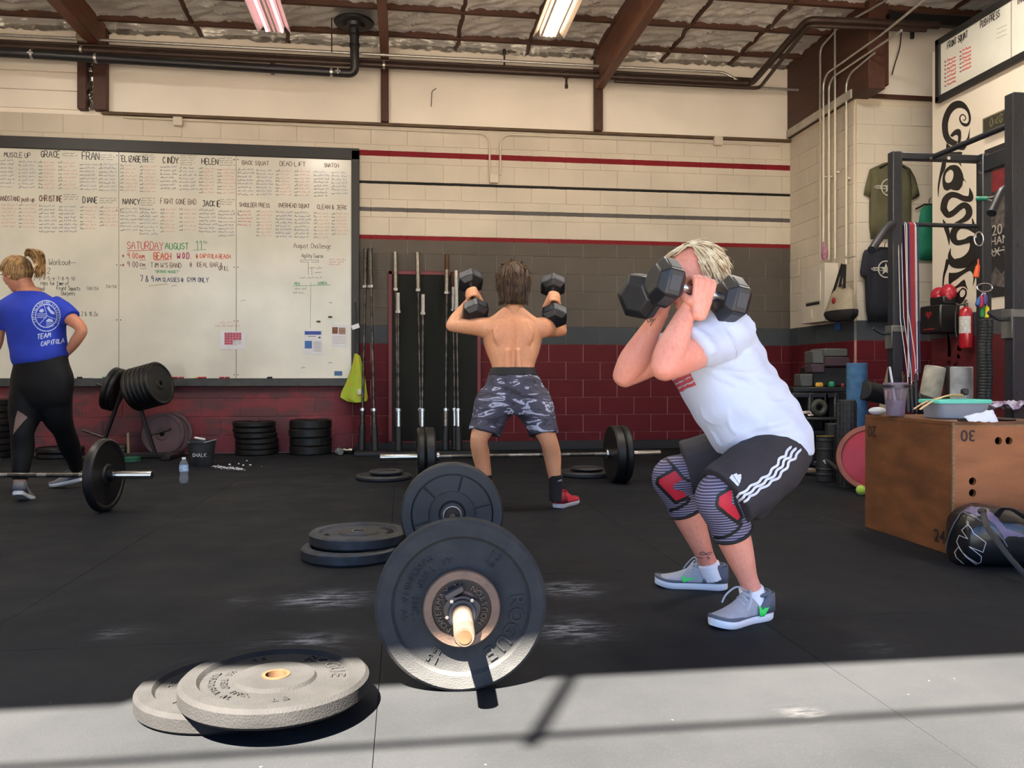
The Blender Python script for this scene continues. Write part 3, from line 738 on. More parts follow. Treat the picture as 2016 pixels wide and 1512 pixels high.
# score columns: (numbers x0,x1, names x0,x1, first row y, last row y, rows, ink)
cols = [(None, None, 1, 33, 315, 367, 8, 'blue'), (37, 41, 43, 74, 318, 368, 8, 'paleblue'), (76, 84, 86, 110, 319, 369, 8, 'pink'), (115, 123, 124, 155, 320, 370, 8, 'pink'), (157, 165, 166, 193, 323, 372, 8, 'paleblue'), (195, 203, 204, 233, 323, 374, 8, 'blue'), (237, 244, 246, 273, 325, 374, 8, 'pink'), (275, 282, 284, 312, 327, 376, 8, 'pink'), (316, 321, 322, 350, 328, 370, 7, 'navy'), (353, 358, 360, 390, 330, 372, 7, 'blue'), (392, 400, 401, 424, 331, 378, 8, 'pink'), (428, 437, 438, 467, 333, 379, 8, 'pink'), (468, 475, 476, 502, 333, 382, 8, 'blue'), (505, 511, 512, 540, 335, 382, 8, 'paleblue'), (543, 550, 551, 575, 336, 383, 8, 'pink'), (580, 587, 588, 614, 337, 384, 8, 'pink'), (618, 624, 625, 650, 338, 385, 8, 'blue'), (653, 659, 660, 687, 339, 380, 7, 'paleblue'),
        (None, None, 3, 36, 403, 445, 7, 'pink'), (37, 43, 45, 73, 403, 446, 7, 'pink'), (77, 84, 86, 114, 405, 455, 8, 'blue'), (116, 124, 126, 155, 406, 455, 8, 'blue'), (158, 165, 167, 193, 407, 449, 7, 'pink'), (196, 204, 205, 235, 408, 443, 6, 'pink'), (237, 245, 246, 275, 410, 452, 7, 'paleblue'), (275, 283, 284, 312, 411, 460, 8, 'blue'), (316, 323, 323, 350, 412, 455, 7, 'pink'), (353, 360, 362, 390, 412, 452, 6, 'pink'), (392, 400, 401, 430, 413, 455, 7, 'blue'), (430, 438, 438, 466, 415, 463, 8, 'blue'), (468, 474, 474, 500, 416, 442, 5, 'red'), (505, 511, 512, 540, 416, 463, 8, 'pink'), (543, 550, 551, 577, 417, 465, 8, 'blue'), (580, 587, 588, 614, 418, 466, 8, 'blue'), (618, 624, 625, 650, 419, 467, 8, 'pink'), (653, 660, 661, 687, 420, 460, 7, 'pink')]
rs = random.Random(3)
def squiggle(c, x0, x1, y, h, w):
    """illegible small handwriting: a fast zigzag line broken into words"""
    x = x0
    while x < x1 - 2:
        e = min(x1, x + rs.uniform(8, 15)); P = []
        while x < e:
            P.append(bp(x, y - rs.uniform(0, h) * (1 if len(P) % 2 else .15))); x += rs.uniform(.9, 1.7)
        if len(P) > 1: ribbon(pens[c], P, w * PXM, NB)
        x = e + rs.uniform(1.5, 3)
for n0, n1, x0, x1, y0, y1, n, c in cols:
    for i in range(n):
        y = y0 + (y1 - y0) * i / max(1, n - 1)
        if n0 is not None: squiggle('black', n0, n1, y + 2, 4.5, 1.0)
        cc = c if rs.random() < .8 else {'blue': 'paleblue', 'paleblue': 'blue', 'pink': 'pink', 'red': 'pink', 'navy': 'blue'}[c]
        squiggle(cc, x0, x0 + (x1 - x0) * rs.uniform(.75, 1), y + 2, 4, .95)
for x0, x1, y, n in ((122, 156, 303, 2), (198, 232, 306, 3), (281, 312, 306, 4), (355, 388, 307, 5), (430, 464, 312, 4), (125, 155, 384, 3), (196, 232, 391, 3), (277, 308, 391, 4), (433, 466, 394, 3)):
    for i in range(n): squiggle('black', x0, x1 - rs.uniform(0, 10), y + i * 4.6, 3, .7)
# the day's notices
wr('SATURDAY', 250, 490, 14, 'red', 1.2, .84); ribbon(pens['red'], [bp(250, 494), bp(318, 492)], .006, NB)
wr('AUGUST', 325, 490, 12, 'green', 1.6, .9); wr('11', 384, 492, 17, 'green', 1.2, .9); wr('TH', 400, 480, 5, 'green', .8)
ribbon(pens['green'], [bp(380, 493), bp(406, 491)], .005, NB)
wr('*', 240, 508, 8, 'red', 1.2); wr('9 00', 251, 509, 11, 'orange', 1.3, .8); wr('AM', 274, 509, 7, 'red', 1.3); ribbon(pens['red'], [bp(274, 512), bp(287, 512)], .006, NB)
wr('BEACH', 303, 510, 12, 'orange', 1.8, .78); ribbon(pens['orange'], [bp(303, 513), bp(336, 511)], .005, NB)
wr('W.O.D.', 349, 509, 11, 'magenta', 1.7, .75); wr('@ CAPITOLA BEACH', 386, 508, 8, 'orange', 1.2, .78)
wr('*', 240, 526, 8, 'red', 1.2); wr('9 00', 251, 526, 11, 'brown', 1.1, .8); wr('PM', 276, 526, 7, 'brown', 1.1); ribbon(pens['brown'], [bp(276, 529), bp(288, 529)], .005, NB)
wr(": TIM W'S BAND", 290, 526, 9, 'brown', 1.1, .86); wr('@  IDEAL BAR &', 374, 525, 8.5, 'brown', 1.0, .86); wr('GRILL', 430, 532, 8, 'brown', 1.0, .8)
wr('"GROOVE NUGGET"', 305, 537, 5, 'green', .9, .95)
wr('7 & 9', 276, 554, 11, 'navy', 1.3, .85); wr('AM CLASSES @', 306, 554, 7.5, 'navy', 1.2, .9); wr('GYM ONLY', 368, 555, 9, 'navy', 1.2, .86)
ribbon(pens['grey'], [bp(293, 563), bp(330, 559)], .005, NB); ribbon(pens['grey'], [bp(338, 563), bp(348, 562)], .005, NB)
wr('Open Workout', 66, 521, 11.5, 'black', .9, .86); ribbon(pens['black'], [bp(133, 518), bp(150, 517)], .004, NB)
wr('18 2', 78, 538, 10, 'black', .9, .95); wr('1-2-3-4-5-6-7-8-9-10', 58, 551, 6.5, 'black', .8, .95, .24)
wr('reps for time of', 80, 561, 8, 'black', .8, .78); wr('Dumbbell', 66, 572, 7, 'black', .8, .7); wr('Front Squats', 112, 571, 8, 'black', .9, .78)
wr('50#/35#', 171, 571, 6, 'grey', .8, .75); wr('35#/15#', 208, 567, 5.5, 'grey', .8, .8); wr('Burpees', 121, 581, 8, 'black', .8, .8); wr('18 2 & 18 2a', 150, 622, 8, 'black', .8, .78)
wr('August Challenge', 578, 488, 10, 'brown', .9, .82); wr('Agility Course', 594, 507, 8, 'black', .8, .72)
for P in (((592, 512), (627, 512)), ((592, 512), (592, 516)), ((627, 512), (627, 516)), ((592, 516), (608, 516)), ((612, 516), (627, 516)), ((607, 516), (607, 541)), ((614, 526), (614, 541))): ribbon(pens['black'], [bp(*p) for p in P], .004, NB)
for a in ((608, 634, 529), (619, 637, 537), (590, 634, 548)): squiggle('black', a[0], a[1], a[2], 4, .7)
for i in range(3): squiggle('red', 648, 681 - i * 4, 512 + i * 5, 4, .7)
wr('MEN', 580, 561, 5.5, 'green', .8, .9); wr('WOMEN', 626, 560, 5.5, 'green', .8, .9)
ribbon(pens['green'], [bp(577, 563), bp(650, 561)], .005, NB); ribbon(pens['grey'], [bp(612, 556), bp(611, 645)], .004, NB)
for i, (a, b_) in enumerate(((580, 608), (577, 602))): squiggle('black', a, b_, 570 + i * 8, 5, .8)
squiggle('pink', 432, 468, 636, 4, .8); squiggle('red', 424, 474, 643, 5, .7); squiggle('black', 474, 487, 592, 2, .6)
for s in ((648, 655, 596, 3), (593, 602, 725, 4), (646, 655, 715, 6)): squiggle('grey', *s, 1.4)
for k, mb in pens.items():
    if mb.v: o = obj('handwriting', mb, INK[k], t); o['kind'] = 'stuff'
def paper(pts, label, name='paper'):
    q = MB(); P = [onY(x, y, FY - .004) for x, y in pts]
    q.add(P + [p + V(0, .002, 0) for p in P], [(0, 1, 2, 3), (7, 6, 5, 4), (0, 4, 5, 1), (1, 5, 6, 2), (2, 6, 7, 3), (3, 7, 4, 0)])
    c = sum(P, Vector()) / 4; tt = thing(name, label, 'paper', (c.x, FY, c.z)); obj('sheet', q, mat('paper_white', (222, 222, 228), .6, var=.03), tt); return tt
def patch(tt, x0, y0, x1, y1, m, name='print', n=1, gap=0, d=.0065):
    q = MB(); P = [onY(x, y, FY - d) for x, y in ((x0, y0), (x1, y0), (x1, y1), (x0, y1))]; q.add(P, [(0, 1, 2, 3)]); return obj(name, q, m, tt)
tt = paper(((433, 651), (485, 653), (484, 688), (432, 688)), 'white flyer with pink calendar grid on the seam of the whiteboard')
rs = random.Random(9)
q = MB()
for i in range(6):
    for j in range(5):
        if i > 2 and j > 2: continue
        x, y = 442 + i * 5.6, 655 + j * 4.8; P = [onY(a, b_, FY - .0065) for a, b_ in ((x, y), (x + 5.1, y), (x + 5.1, y + 4.3), (x, y + 4.3))]; q.add(P, [(0, 1, 2, 3)])
obj('print', q, mat('pink_print', (214, 92, 116), .6, var=.35, scale=40), tt)
q = MB()
for i in range(7): ribbon(q, [onY(459 + (i % 2) * 9, 669 + i * 1.5, FY - .0065), onY(466 + (i % 2) * 9, 669.5 + i * 1.5, FY - .0065)], .004, NB)
obj('print', q, INK['grey'], tt)
tt = paper(((598, 650), (635, 651), (634, 699), (597, 697)), 'white flyer with blue shapes near the lower right of the whiteboard')
patch(tt, 600, 652, 632, 659, mat('blue_print', (52, 76, 158), .6, var=.1)); patch(tt, 600, 671, 614, 686, mat('blue_print2', (60, 110, 178), .6, var=.1)); patch(tt, 627, 663, 631, 666, INK['black'])
q = MB()
for i in range(8): ribbon(q, [onY(617, 673 + i * 2.6, FY - .0065), onY(632, 673.4 + i * 2.6, FY - .0065)], .004, NB)
ribbon(q, [onY(606, 662, FY - .0065), onY(622, 662, FY - .0065)], .008, NB)
obj('print', q, INK['grey'], tt)
tt = paper(((655, 637), (684, 638), (683, 684), (652, 682)), 'curled white sheet with two brown photos under magnets on the whiteboard')
patch(tt, 654, 644, 665, 657, mat('brown_photo', (140, 84, 62), .6, var=.4, scale=60)); patch(tt, 667, 645, 680, 658, mat('tan_photo', (180, 140, 120), .6, var=.4, scale=60))
q = MB()
for i in range(4): ribbon(q, [onY(655, 663 + i * 4, FY - .0065), onY(680, 663.6 + i * 4, FY - .0065)], .003, NB)
obj('print', q, INK['grey'], tt)
for px, py, lab in ((627, 633, 'small black magnet above the blue flyer'), (650, 624, 'small black magnet above the curled sheet')):
    p = onY(px, py, FY - .008); q = MB(); q.box(p, (.045, .014, .018), .005); single('magnet', q, M_FRBK, lab, 'magnet')
q = MB(); p = onY(666, 735, FY - .004); q.box(p, (.085, .006, .05), .001); single('blue_sticker', q, mat('blue_card', (58, 104, 150), .5), 'blue rectangular card at the lower right of the whiteboard', 'sticker')
# pens on the ledge: (px0, px1, colour)
pen_list = [(152, 162, (30, 30, 32), 'black marker with white cap end left of the plate tree'), (163, 180, (220, 220, 215), 'white marker on the pen ledge beside the black one'), (202, 211, (70, 130, 90), 'green marker left of the plate tree on the pen ledge'), (339, 350, (150, 40, 52), 'dark red marker right of the plate tree on the pen ledge'), (352, 362, (176, 60, 66), 'dull red marker lying second right of the plate tree'), (384, 390, (220, 200, 60), 'yellow marker lying on the pen ledge'), (388, 406, (190, 38, 70), 'bright crimson marker next to the yellow one'), (432, 441, (186, 44, 52), 'short red marker left of the board seam'), (443, 452, (170, 70, 66), 'brick red marker just left of the board seam'), (526, 536, (30, 30, 32), 'black eraser block right of the board seam')]
for x0, x1, c, lab in pen_list:
    a = onY(x0, 744, FY - .02); b_ = onY(x1, 744, FY - .02); z = .8195 + .009
    q = MB(); q.tube([(a.x, FY - .022, z), (a.x + (b_.x - a.x) * .6, FY - .022, z)], .009, 10); q.tube([(a.x + (b_.x - a.x) * .6, FY - .022, z), (b_.x, FY - .022, z)], .010, 10)
    single('marker_pen', q, mat('pen_%d_%d_%d' % c, c, .4), lab, 'marker')

# ================================================================== WEIGHTS
M_CRUMB = mat('crumb_rubber', (36, 39, 43), .8, var=.3, scale=16, bump=.3, bscale=260, spec=.25, col2=(47, 50, 53))
M_CRUMBL = mat('dusty_crumb_rubber', (17, 19, 22), .85, var=.3, scale=9, bump=.3, bscale=220, spec=.2, col2=(26, 28, 31))
M_BUMP = mat('black_bumper_rubber', (30, 32, 36), .5, var=.2, scale=6, spec=.4, col2=(42, 44, 48))
M_BUMPD = mat('black_bumper_dark', (15, 16, 18), .45, var=.2, scale=6, spec=.4)
M_CHROME = mat('chrome_steel', (206, 206, 208), .22, 1.0, var=.12, scale=20, bump=.05)
M_SHAFT = mat('worn_steel_shaft', (150, 148, 146), .35, 1.0, var=.3, scale=40, bump=.4, bscale=400)
M_DARKSTEEL = mat('dark_worn_steel', (96, 92, 86), .4, .9, var=.4, scale=30)
M_BRASS = mat('worn_brassy_steel', (50, 35, 23), .75, 0, var=.3, scale=30, col2=(62, 48, 36), spec=.1)
M_IRON = mat('rusty_iron', (92, 80, 74), .55, .5, var=.25, scale=22, col2=(112, 92, 80), bump=.2, bscale=120)
M_MAROONPL = mat('dusty_maroon_plate', (84, 66, 70), .7, var=.3, scale=8, col2=(96, 74, 78), bump=.2, bscale=90)

def plate_meshes(kind, th, R=.225):
    """body, hub(, panels) of a plate, axis z, back at 0, face at th"""
    out = {}
    q = MB()
    if kind == 'crumb':
        q.lathe([(.026, 0), (R - .01, 0), (R, .009), (R, th - .009), (R - .009, th), (R - .042, th), (R - .05, th - .011), (.098, th - .011), (.092, th - .003), (.036, th - .003), (.026, th - .003), (.026, 0)], 72)
    elif kind == 'seg':
        q.lathe([(.03, 0), (R - .01, 0), (R, .008), (R, th - .008), (R - .008, th), (R - .045, th), (R - .048, th - .02), (.06, th - .02), (.05, th - .004), (.03, th - .004), (.03, 0)], 72)
    else:
        q.lathe([(.026, 0), (R - .012, 0), (R, .012), (R, th - .012), (R - .012, th), (R - .03, th - .002), (R - .038, th - .008), (.07, th - .008), (.06, th), (.026, th), (.026, 0)], 48)
    out['rubber_disc'] = q
    q = MB(); q.lathe([(.0252, -.001), (.036 if kind != 'seg' else .034, -.001), (.034, th - .001), (.0252, th - .001), (.0252, -.001)], 32); out['hub_ring'] = q
    return out
PLCACHE = {}
def plate(label, pos, axis, kind='plain', th=.06, m=None, hub=None, R=.225, spin=0.0, name='bumper_plate', group=None):
    """pos: middle of the BACK face; axis: the way its face looks"""
    axis = Vector(axis).normalized()
    qt = axis.to_track_quat('Z', 'Y') @ Quaternion((0, 0, 1), spin)
    t = thing(name, label, 'weight plate', pos, qt.to_euler(), group)
    key = (kind, th, R)
    if key not in PLCACHE:
        PLCACHE[key] = {k: v.mesh(k, 30) for k, v in plate_meshes(kind, th, R).items()}
    for k, me in PLCACHE[key].items():
        mm = (m or M_BUMPD) if k == 'rubber_disc' else (hub or M_DARKSTEEL)
        o = bpy.data.objects.new(k, me); COL.objects.link(o); o.parent = t
        if not me.materials: me.materials.append(mm)
        o.material_slots[0].link = 'OBJECT'; o.material_slots[0].material = mm
    return t
def letters(t, parts, m, name='lettering'):
    for p in parts: obj(name, p, m, t, False, 30)

def barbell(label, c, axis, L=2.2, inner=.655, cap=None, sm=None, shaft=None, name='barbell'):
    """c: middle of the bar, axis: direction"""
    c = Vector(c); a = Vector(axis).normalized(); t = thing(name, label, 'barbell', c)
    sm = sm or M_CHROME; shaft = shaft or M_SHAFT
    q = MB(); q.tube([c - a * inner, c + a * inner], .0142, 16); obj('shaft', q, shaft, t)
    for s in (-1, 1):
        q = MB(); q.tube([c + a * s * (inner + .03), c + a * s * (L / 2 - .004), c + a * s * (L / 2)], [.025, .025, .0225], 24); o = obj('sleeve', q, sm, t)
        q2 = MB(); q2.tube([c + a * s * (L / 2), c + a * s * (L / 2 + .002)], [.0165, .0165], 20); e = obj('end_cap', q2, cap or M_DARKSTEEL, o, False); e.location = -Vector(t.location)
        q = MB(); q.tube([c + a * s * inner, c + a * s * (inner + .004), c + a * s * (inner + .026), c + a * s * (inner + .03)], [.034, .037, .037, .034], 24); obj('collar', q, sm, t)
        for g0, g1 in ((.12, .3), (.36, .56)):
            q = MB(); q.tube([c + a * s * g0, c + a * s * g1], .0147, 16); obj('knurling', q, M_DARKSTEEL, t)
    return t

# ---- foreground barbell
pn = W(908, 1187, 2.15); pf = W(890, 1010, 3.59); pn.z = pf.z = .225
ax = (pn - pf).normalized(); mid = (pn + pf) / 2
barbell('barbell in the foreground pointing its worn brassy end at the camera', mid, ax, 2.01, .655, M_BRASS, mat('worn_sleeve', (44, 37, 33), .75, 0, var=.3, scale=26, col2=(64, 60, 56), spec=.1))
t = plate('large dusty stamped bumper plate on the near end of the foreground barbell', mid + ax * .69, ax, 'crumb', .062, M_CRUMB, M_IRON)
R_ = lambda s, R, a, z=.051, sz=.04, inw=False, sp=1.0, b=0: arc_text(s, R, a, sz, .0045, sp, inw, z=z, bold=b)
# face angles as the camera sees them: local x of the plate follows the track quaternion
qt = t.rotation_euler.to_quaternion(); right = qt @ Vector((1, 0, 0)); camr = Vector((CY, -SY, 0))
# angle from local x to the camera's right, measured about the face normal
off = math.degrees(math.atan2(right.cross(camr).dot(ax), right.dot(camr)))
letters(t, [R_('ROGUE', .146, off - 27, sz=.052, sp=.98, b=.0006), R_('HI TEMP INC.', .124, off + 150, sz=.024, inw=True, sp=.95), R_('TUSCUMBIA AL', .150, off + 158, sz=.022, inw=True, sp=.95),
            R_('15', .155, off + 55, sz=.028), R_('LB', .132, off + 55, sz=.018), R_('15', .155, off + 241, sz=.028), R_('LB', .132, off + 241, sz=.018)], M_CRUMB)
q = MB(); Ri = .1
q.lathe([(.0255, 0), (Ri - .003, 0), (Ri, .004), (Ri, .020), (Ri - .003, .024), (Ri - .023, .024), (Ri - .026, .016), (.05, .016), (.046, .024), (.0255, .024), (.0255, 0)], 64)
tp = mid + ax * (.69 + .063)
t2 = thing('iron_plate', 'small rusty iron plate against the large near plate', 'weight plate', tp, (ax.to_track_quat('Z', 'Y')).to_euler())
obj('disc', q, M_IRON, t2, False, 30)
q = MB(); q.lathe([(.0465, .0165), (.0735, .0165), (.0735, .0168), (.0465, .0168), (.0465, .0165)], 48); obj('recess', q, M_BUMPD, t2, False)
letters(t2, [R_('POWERMAX', .0605, off + 183, .018, .021, False, 1.0), R_('HOUSTON', .0605, off + 12, .018, .021, True, 1.0), R_('25', .0605, off + 100, .018, .016)], M_IRON)
# clamp collar
tc_ = tp + ax * .026
t3 = thing('clamp_collar', 'dark plastic clamp collar tight against the small iron plate', 'collar', tc_, (ax.to_track_quat('Z', 'Y')).to_euler())
q = MB(); prof = []
for j in range(48):
    a = 2 * PI * j / 48; r = .041 + .007 * max(0, math.cos(3 * (a - .4))) ** .7
    prof.append((r * math.cos(a), r * math.sin(a)))
q.prism(prof, 0, .03); q.lathe([(.0255, .03), (.036, .03), (.034, .042), (.0255, .042), (.0255, .03)], 32); obj('clamp_body', q, mat('dark_blue_plastic', (34, 38, 50), .35, var=.2, scale=30, spec=.6), t3, False)
q = MB(); q.box((-.02, .048, .016), (.055, .02, .024), .004, Matrix.Rotation(.5, 3, 'Z')); obj('lever', q, MATS['dark_blue_plastic'], t3, False)
for a in (2.3, .9, 3.4):
    q = MB(); q.cyl((.040 * math.cos(a), .040 * math.sin(a), .03), (.040 * math.cos(a), .040 * math.sin(a), .034), .0045, 10); obj('pin', q, M_CHROME, t3, False)
# far plate with pressed segments
t = plate('black bumper plate with pressed wedge panels on the far end of the foreground barbell', mid - ax * .755, ax, 'seg', .075, mat('bluish_bumper', (26, 30, 34), .5, var=.15, scale=8, col2=(38, 42, 46)), M_CHROME)
for k in range(6):
    a0 = k * PI / 3 + .3 + math.radians(off); P = []
    for r in (.104, .172):
        P.append([(r * math.cos(a0 + u * .98), r * math.sin(a0 + u * .98)) for u in np.linspace(0, 1, 10)])
    poly = P[0] + P[1][::-1]; q = MB(); q.prism(poly, .050, .071); obj('wedge_panel', q, MATS['bluish_bumper'], t, False)
q = MB(); q.lathe([(.0255, .0), (.04, .0), (.04, .018), (.036, .022), (.0255, .022), (.0255, 0)], 32, None, (0, 0, .075)); obj('collar_face', q, mat('bright_collar', (226, 226, 226), .4, .6, var=.3, scale=60), t, False)

# ---- flat plates in the sun
def flat(label, px, py, front_y, z0, kind, th, m, hub=None, spin=0.0, R=.225, tilt=(0, 0, 1), txt=True):
    """px: image x of the middle, front_y: image y of the lowest visible edge on height z0"""
    d = (CAMZ - z0) * FPX / (front_y - HORIZON) + R
    c = W(px, HORIZON, d); c.z = z0
    return plate(label, c, tilt, kind, th, m, hub, R, spin)
sp_ = -YAW
tl = flat('pale dusty bumper plate on the floor at the bottom of the sunlit pair', 452, 0, 1452, 0, 'crumb', .048, M_CRUMBL, M_BRASS, spin=sp_)
c0 = Vector(tl.location); d0 = W(548, HORIZON, 1.905 + .225 * 0)
tu_ = plate('pale dusty bumper plate lying on top of the sunlit pair', (W(543, HORIZON, 1.99).x, W(543, HORIZON, 1.99).y, .0495), (0.012, 0, 1), 'crumb', .048, M_CRUMBL, M_BRASS, spin=sp_)
def face_off(t, ax_=V(0, 0, 1)):
    r = t.rotation_euler.to_matrix() @ V(1, 0, 0); return math.degrees(math.atan2(r.cross(camr).dot(ax_), r.dot(camr)))
for tt, o_ in ((tl, 60), (tu_, 0)):
    f_ = face_off(tt) + o_
    letters(tt, [arc_text('ROGUE', .146, f_ + 38, .052, .0045, .95, False, z=.0365), arc_text('HI TEMP INC.', .122, f_ + 212, .024, .004, .95, True, z=.0365), arc_text('TUSCUMBIA AL', .150, f_ + 208, .022, .004, .95, True, z=.0365), arc_text('45', .15, f_ + 122, .03, .004, 1, False, z=.0365), arc_text('LB', .145, f_ + 290, .03, .004, 1, True, z=.0365)], M_CRUMBL)
# ---- pair in the shade
M_BLUEDUST = mat('chalky_bumper', (25, 28, 32), .6, var=.2, scale=7, col2=(52, 60, 72), thr=(.5, .72), bump=.1)
ta = flat('black bumper plate on the floor under another left of the foreground barbell', 692, 0, 1118, 0, 'crumb', .055, M_BLUEDUST, M_CHROME, spin=sp_)
pb_ = W(706, HORIZON, 3.80)
tb = plate('black bumper plate with bright hub lying on another left of the foreground barbell', (pb_.x, pb_.y, .0555), (0, 0, 1), 'crumb', .055, M_BLUEDUST, M_CHROME, spin=sp_)
f_ = face_off(tb); letters(tb, [arc_text('ROGUE', .146, f_ + 20, .045, .004, 1.0, False, z=.0435), arc_text('15', .15, f_ + 205, .03, .004, 1, True, z=.0435)], M_BLUEDUST)

# ---- barbell at the left woman
cl = W(205, 0, 5.0); cl.z = .225; axl = Vector((CY, -SY, 0))
ml_ = cl - axl * .71
barbell('barbell on the floor at the left behind which the woman in blue steps', ml_, axl, 2.01, .655)
plate('black bumper plate on the right end of the barbell by the woman in blue', ml_ + axl * .686, axl, 'plain', .055, M_BUMPD, M_DARKSTEEL)
plate('black bumper plate on the hidden left end of the barbell by the woman in blue', ml_ - axl * .686, -axl, 'plain', .055, M_BUMPD, M_DARKSTEEL)
q = MB(); q.tube([ml_ + axl * .742, ml_ + axl * .775], .035, 20); single('clamp_collar', q, M_BUMPD, 'black collar on the barbell by the woman in blue', 'collar')
# ---- barbell behind the shirtless man
bl = W(828, 0, 6.17); br = W(1227, 0, 6.42); bl.z = br.z = .225; axb = (br - bl).normalized(); mb_ = (bl + br) / 2
barbell('barbell on the floor beyond the shirtless man near the back wall', mb_, axb, 2.2, .655)
for s, off_, th, lab in ((-1, .69, .075, 'thick black bumper plate on the left end of the far barbell, inner of two'), (-1, .768, .055, 'thin black bumper plate on the left end of the far barbell, outer of two'), (1, .69, .075, 'thick black bumper plate on the right end of the far barbell, inner of two'), (1, .768, .055, 'thin black bumper plate on the right end of the far barbell, outer of two')):
    plate(lab, mb_ + axb * s * off_, axb * s, 'plain', th, M_BUMPD, M_IRON)
# ---- flat plates on the floor behind the man
for px, fy, lab, ths in ((756, 950, 'left of the far barbell', (.04, .03)), (1152, 943, 'between the shirtless man and the far right plates', (.045, .025))):
    tt = flat('flat black bumper plate on the floor ' + lab, px, 0, fy, 0, 'plain', ths[0], M_BUMP, M_CHROME)
    l = tt.location; plate('small iron plate on the flat plate ' + lab, (l.x + .02, l.y + .03, ths[0] + .0005), (0, 0, 1), 'plain', ths[1], M_BUMP, M_CHROME, .14, name='iron_plate')

# ---- stacks of bumpers against the wall
rs = random.Random(5)
def stack(px, front, ths, lab, grp):
    d = CAMZ * FPX / (front - HORIZON) + .225; c = W(px, HORIZON, d); z = 0
    for i, th in enumerate(ths):
        pos = (['lowest', 'second', 'third', 'fourth', 'fifth', 'sixth', 'seventh', 'eighth', 'ninth'][i] if i < len(ths) - 1 else 'topmost')
        sx = -.03 if (i >= len(ths) - 2 and len(ths) == 6) else 0
        plate('%s black bumper of the %s' % (pos, lab), (c.x + rs.uniform(-.008, .008) + sx, c.y + rs.uniform(-.01, .01), z), (0, 0, 1), 'plain', th, M_BUMPD, M_DARKSTEEL, group=grp); z += th + .001
stack(505, 898, [.059] * 6, 'six-plate stack right of the chalk bucket', 'bumpers stacked against the wall')
stack(612, 897, [.092] * 4, 'four-plate stack left of the upright barbells', 'bumpers stacked against the wall')
stack(-20, 904, [.066] * 9, 'tall stack at the left picture edge', 'bumpers stacked against the wall')
stack(118, 905, [.055] * 2, 'low pair behind the legs of the woman in blue', 'bumpers stacked against the wall')

# ---- plate tree
DT = 8.35
M_TREE = mat('black_tube_frame', (36, 30, 30), .45, .4, var=.2)
ap = W(250, 765, DT); base = W(262, 900, DT); base.z = 0
t = thing('plate_tree', 'dark A-frame plate tree with stub pegs under the whiteboard', 'plate rack', (base.x, base.y, 0))
def fr(px, py, d=DT): return W(px, py, d)
for a, b_ in (((248, 748), (205, 868)), ((258, 748), (307, 897))):
    q = MB(); q.beam(fr(*a), fr(*b_), .03, .05, (0, 1, 0), .004); obj('leg', q, M_TREE, t)
la = fr(205, 868); la2 = V(la.x - .03, la.y, .03); q = MB(); q.beam(la, la2, .03, .05, (0, 1, 0), .004); obj('leg', q, M_TREE, t)
q = MB(); q.box((base.x + .02, base.y, .03), (.85, .08, .05), .006); obj('base_rail', q, M_TREE, t)
for dx in (-.38, .40):
    q = MB(); q.box((base.x + dx, base.y - .02, .025), (.09, .55, .045), .006); obj('foot', q, M_TREE, t)
for a, b_ in (((207, 862), (163, 847)), ((190, 756), (215, 764)), ((293, 857), (336, 845)), ((255, 770), (322, 757))):
    q = MB(); q.tube([fr(*a), fr(*b_)], .013, 12); obj('peg', q, M_DARKSTEEL, t)
q = MB(); q.tube([fr(253, 897), fr(252, 852)], .016, 12); obj('peg', q, mat('tan_peg', (150, 128, 104), .4, .6), t)
axr = (fr(322, 757, DT - .04) - fr(255, 770, DT)).normalized(); axr = (axr + V(0, -.10, .06)).normalized()
p = fr(264, 768)
for i in range(6):
    plate('%s black bumper on the right upper peg of the plate tree' % ['innermost', 'second', 'third', 'fourth', 'fifth', 'outermost'][i], p + axr * (.008 + i * .052), axr, 'plain', .05, M_BUMPD, M_DARKSTEEL, group='bumpers on the plate tree')
axL = Vector((-CY, SY - .12, .30)).normalized(); p = fr(234, 769)
for i in range(2):
    plate('%s black bumper on the left upper peg of the plate tree' % ['inner', 'outer'][i], p + axL * (.0 + i * .052), axL, 'plain', .05, M_BUMPD, M_DARKSTEEL, group='bumpers on the plate tree')
for px, py, d, lab in ((338, 853, 8.72, 'dusty maroon plate leaning on the wall, behind its twin'), (322, 857, 8.62, 'dusty maroon plate with light specks leaning beside the plate tree, front of two')):
    c = W(px, py, d); c.z = .228; plate(lab, c, (-.12, -1, .12), 'plain', .04, M_MAROONPL, M_DARKSTEEL, name='leaning_plate')
for k, (px, r, h, m, lab) in enumerate(((261, .075, .05, mat('green_plate', (30, 92, 70), .5), 'small green fractional plate lying at the foot of the plate tree'), (237, .09, .14, M_DARKSTEEL, 'little stack of grey change plates at the foot of the plate tree'))):
    c = W(px, HORIZON, 8.0 if k == 0 else 8.4); q = MB(); n = 1 if k == 0 else 4
    t_ = thing('change_plate' if k == 0 else 'change_plates', lab, 'weight plate', (c.x, c.y, 0))
    for j in range(2 if k == 0 else 4):
        q = MB(); hh = h / (2 if k == 0 else 4); q.lathe([(.02, 0), (r - .004, 0), (r, .004), (r, hh - .005), (r - .004, hh - .001), (.02, hh - .001), (.02, 0)], 28, None, (c.x, c.y, j * hh)); obj('disc', q, m, t_)

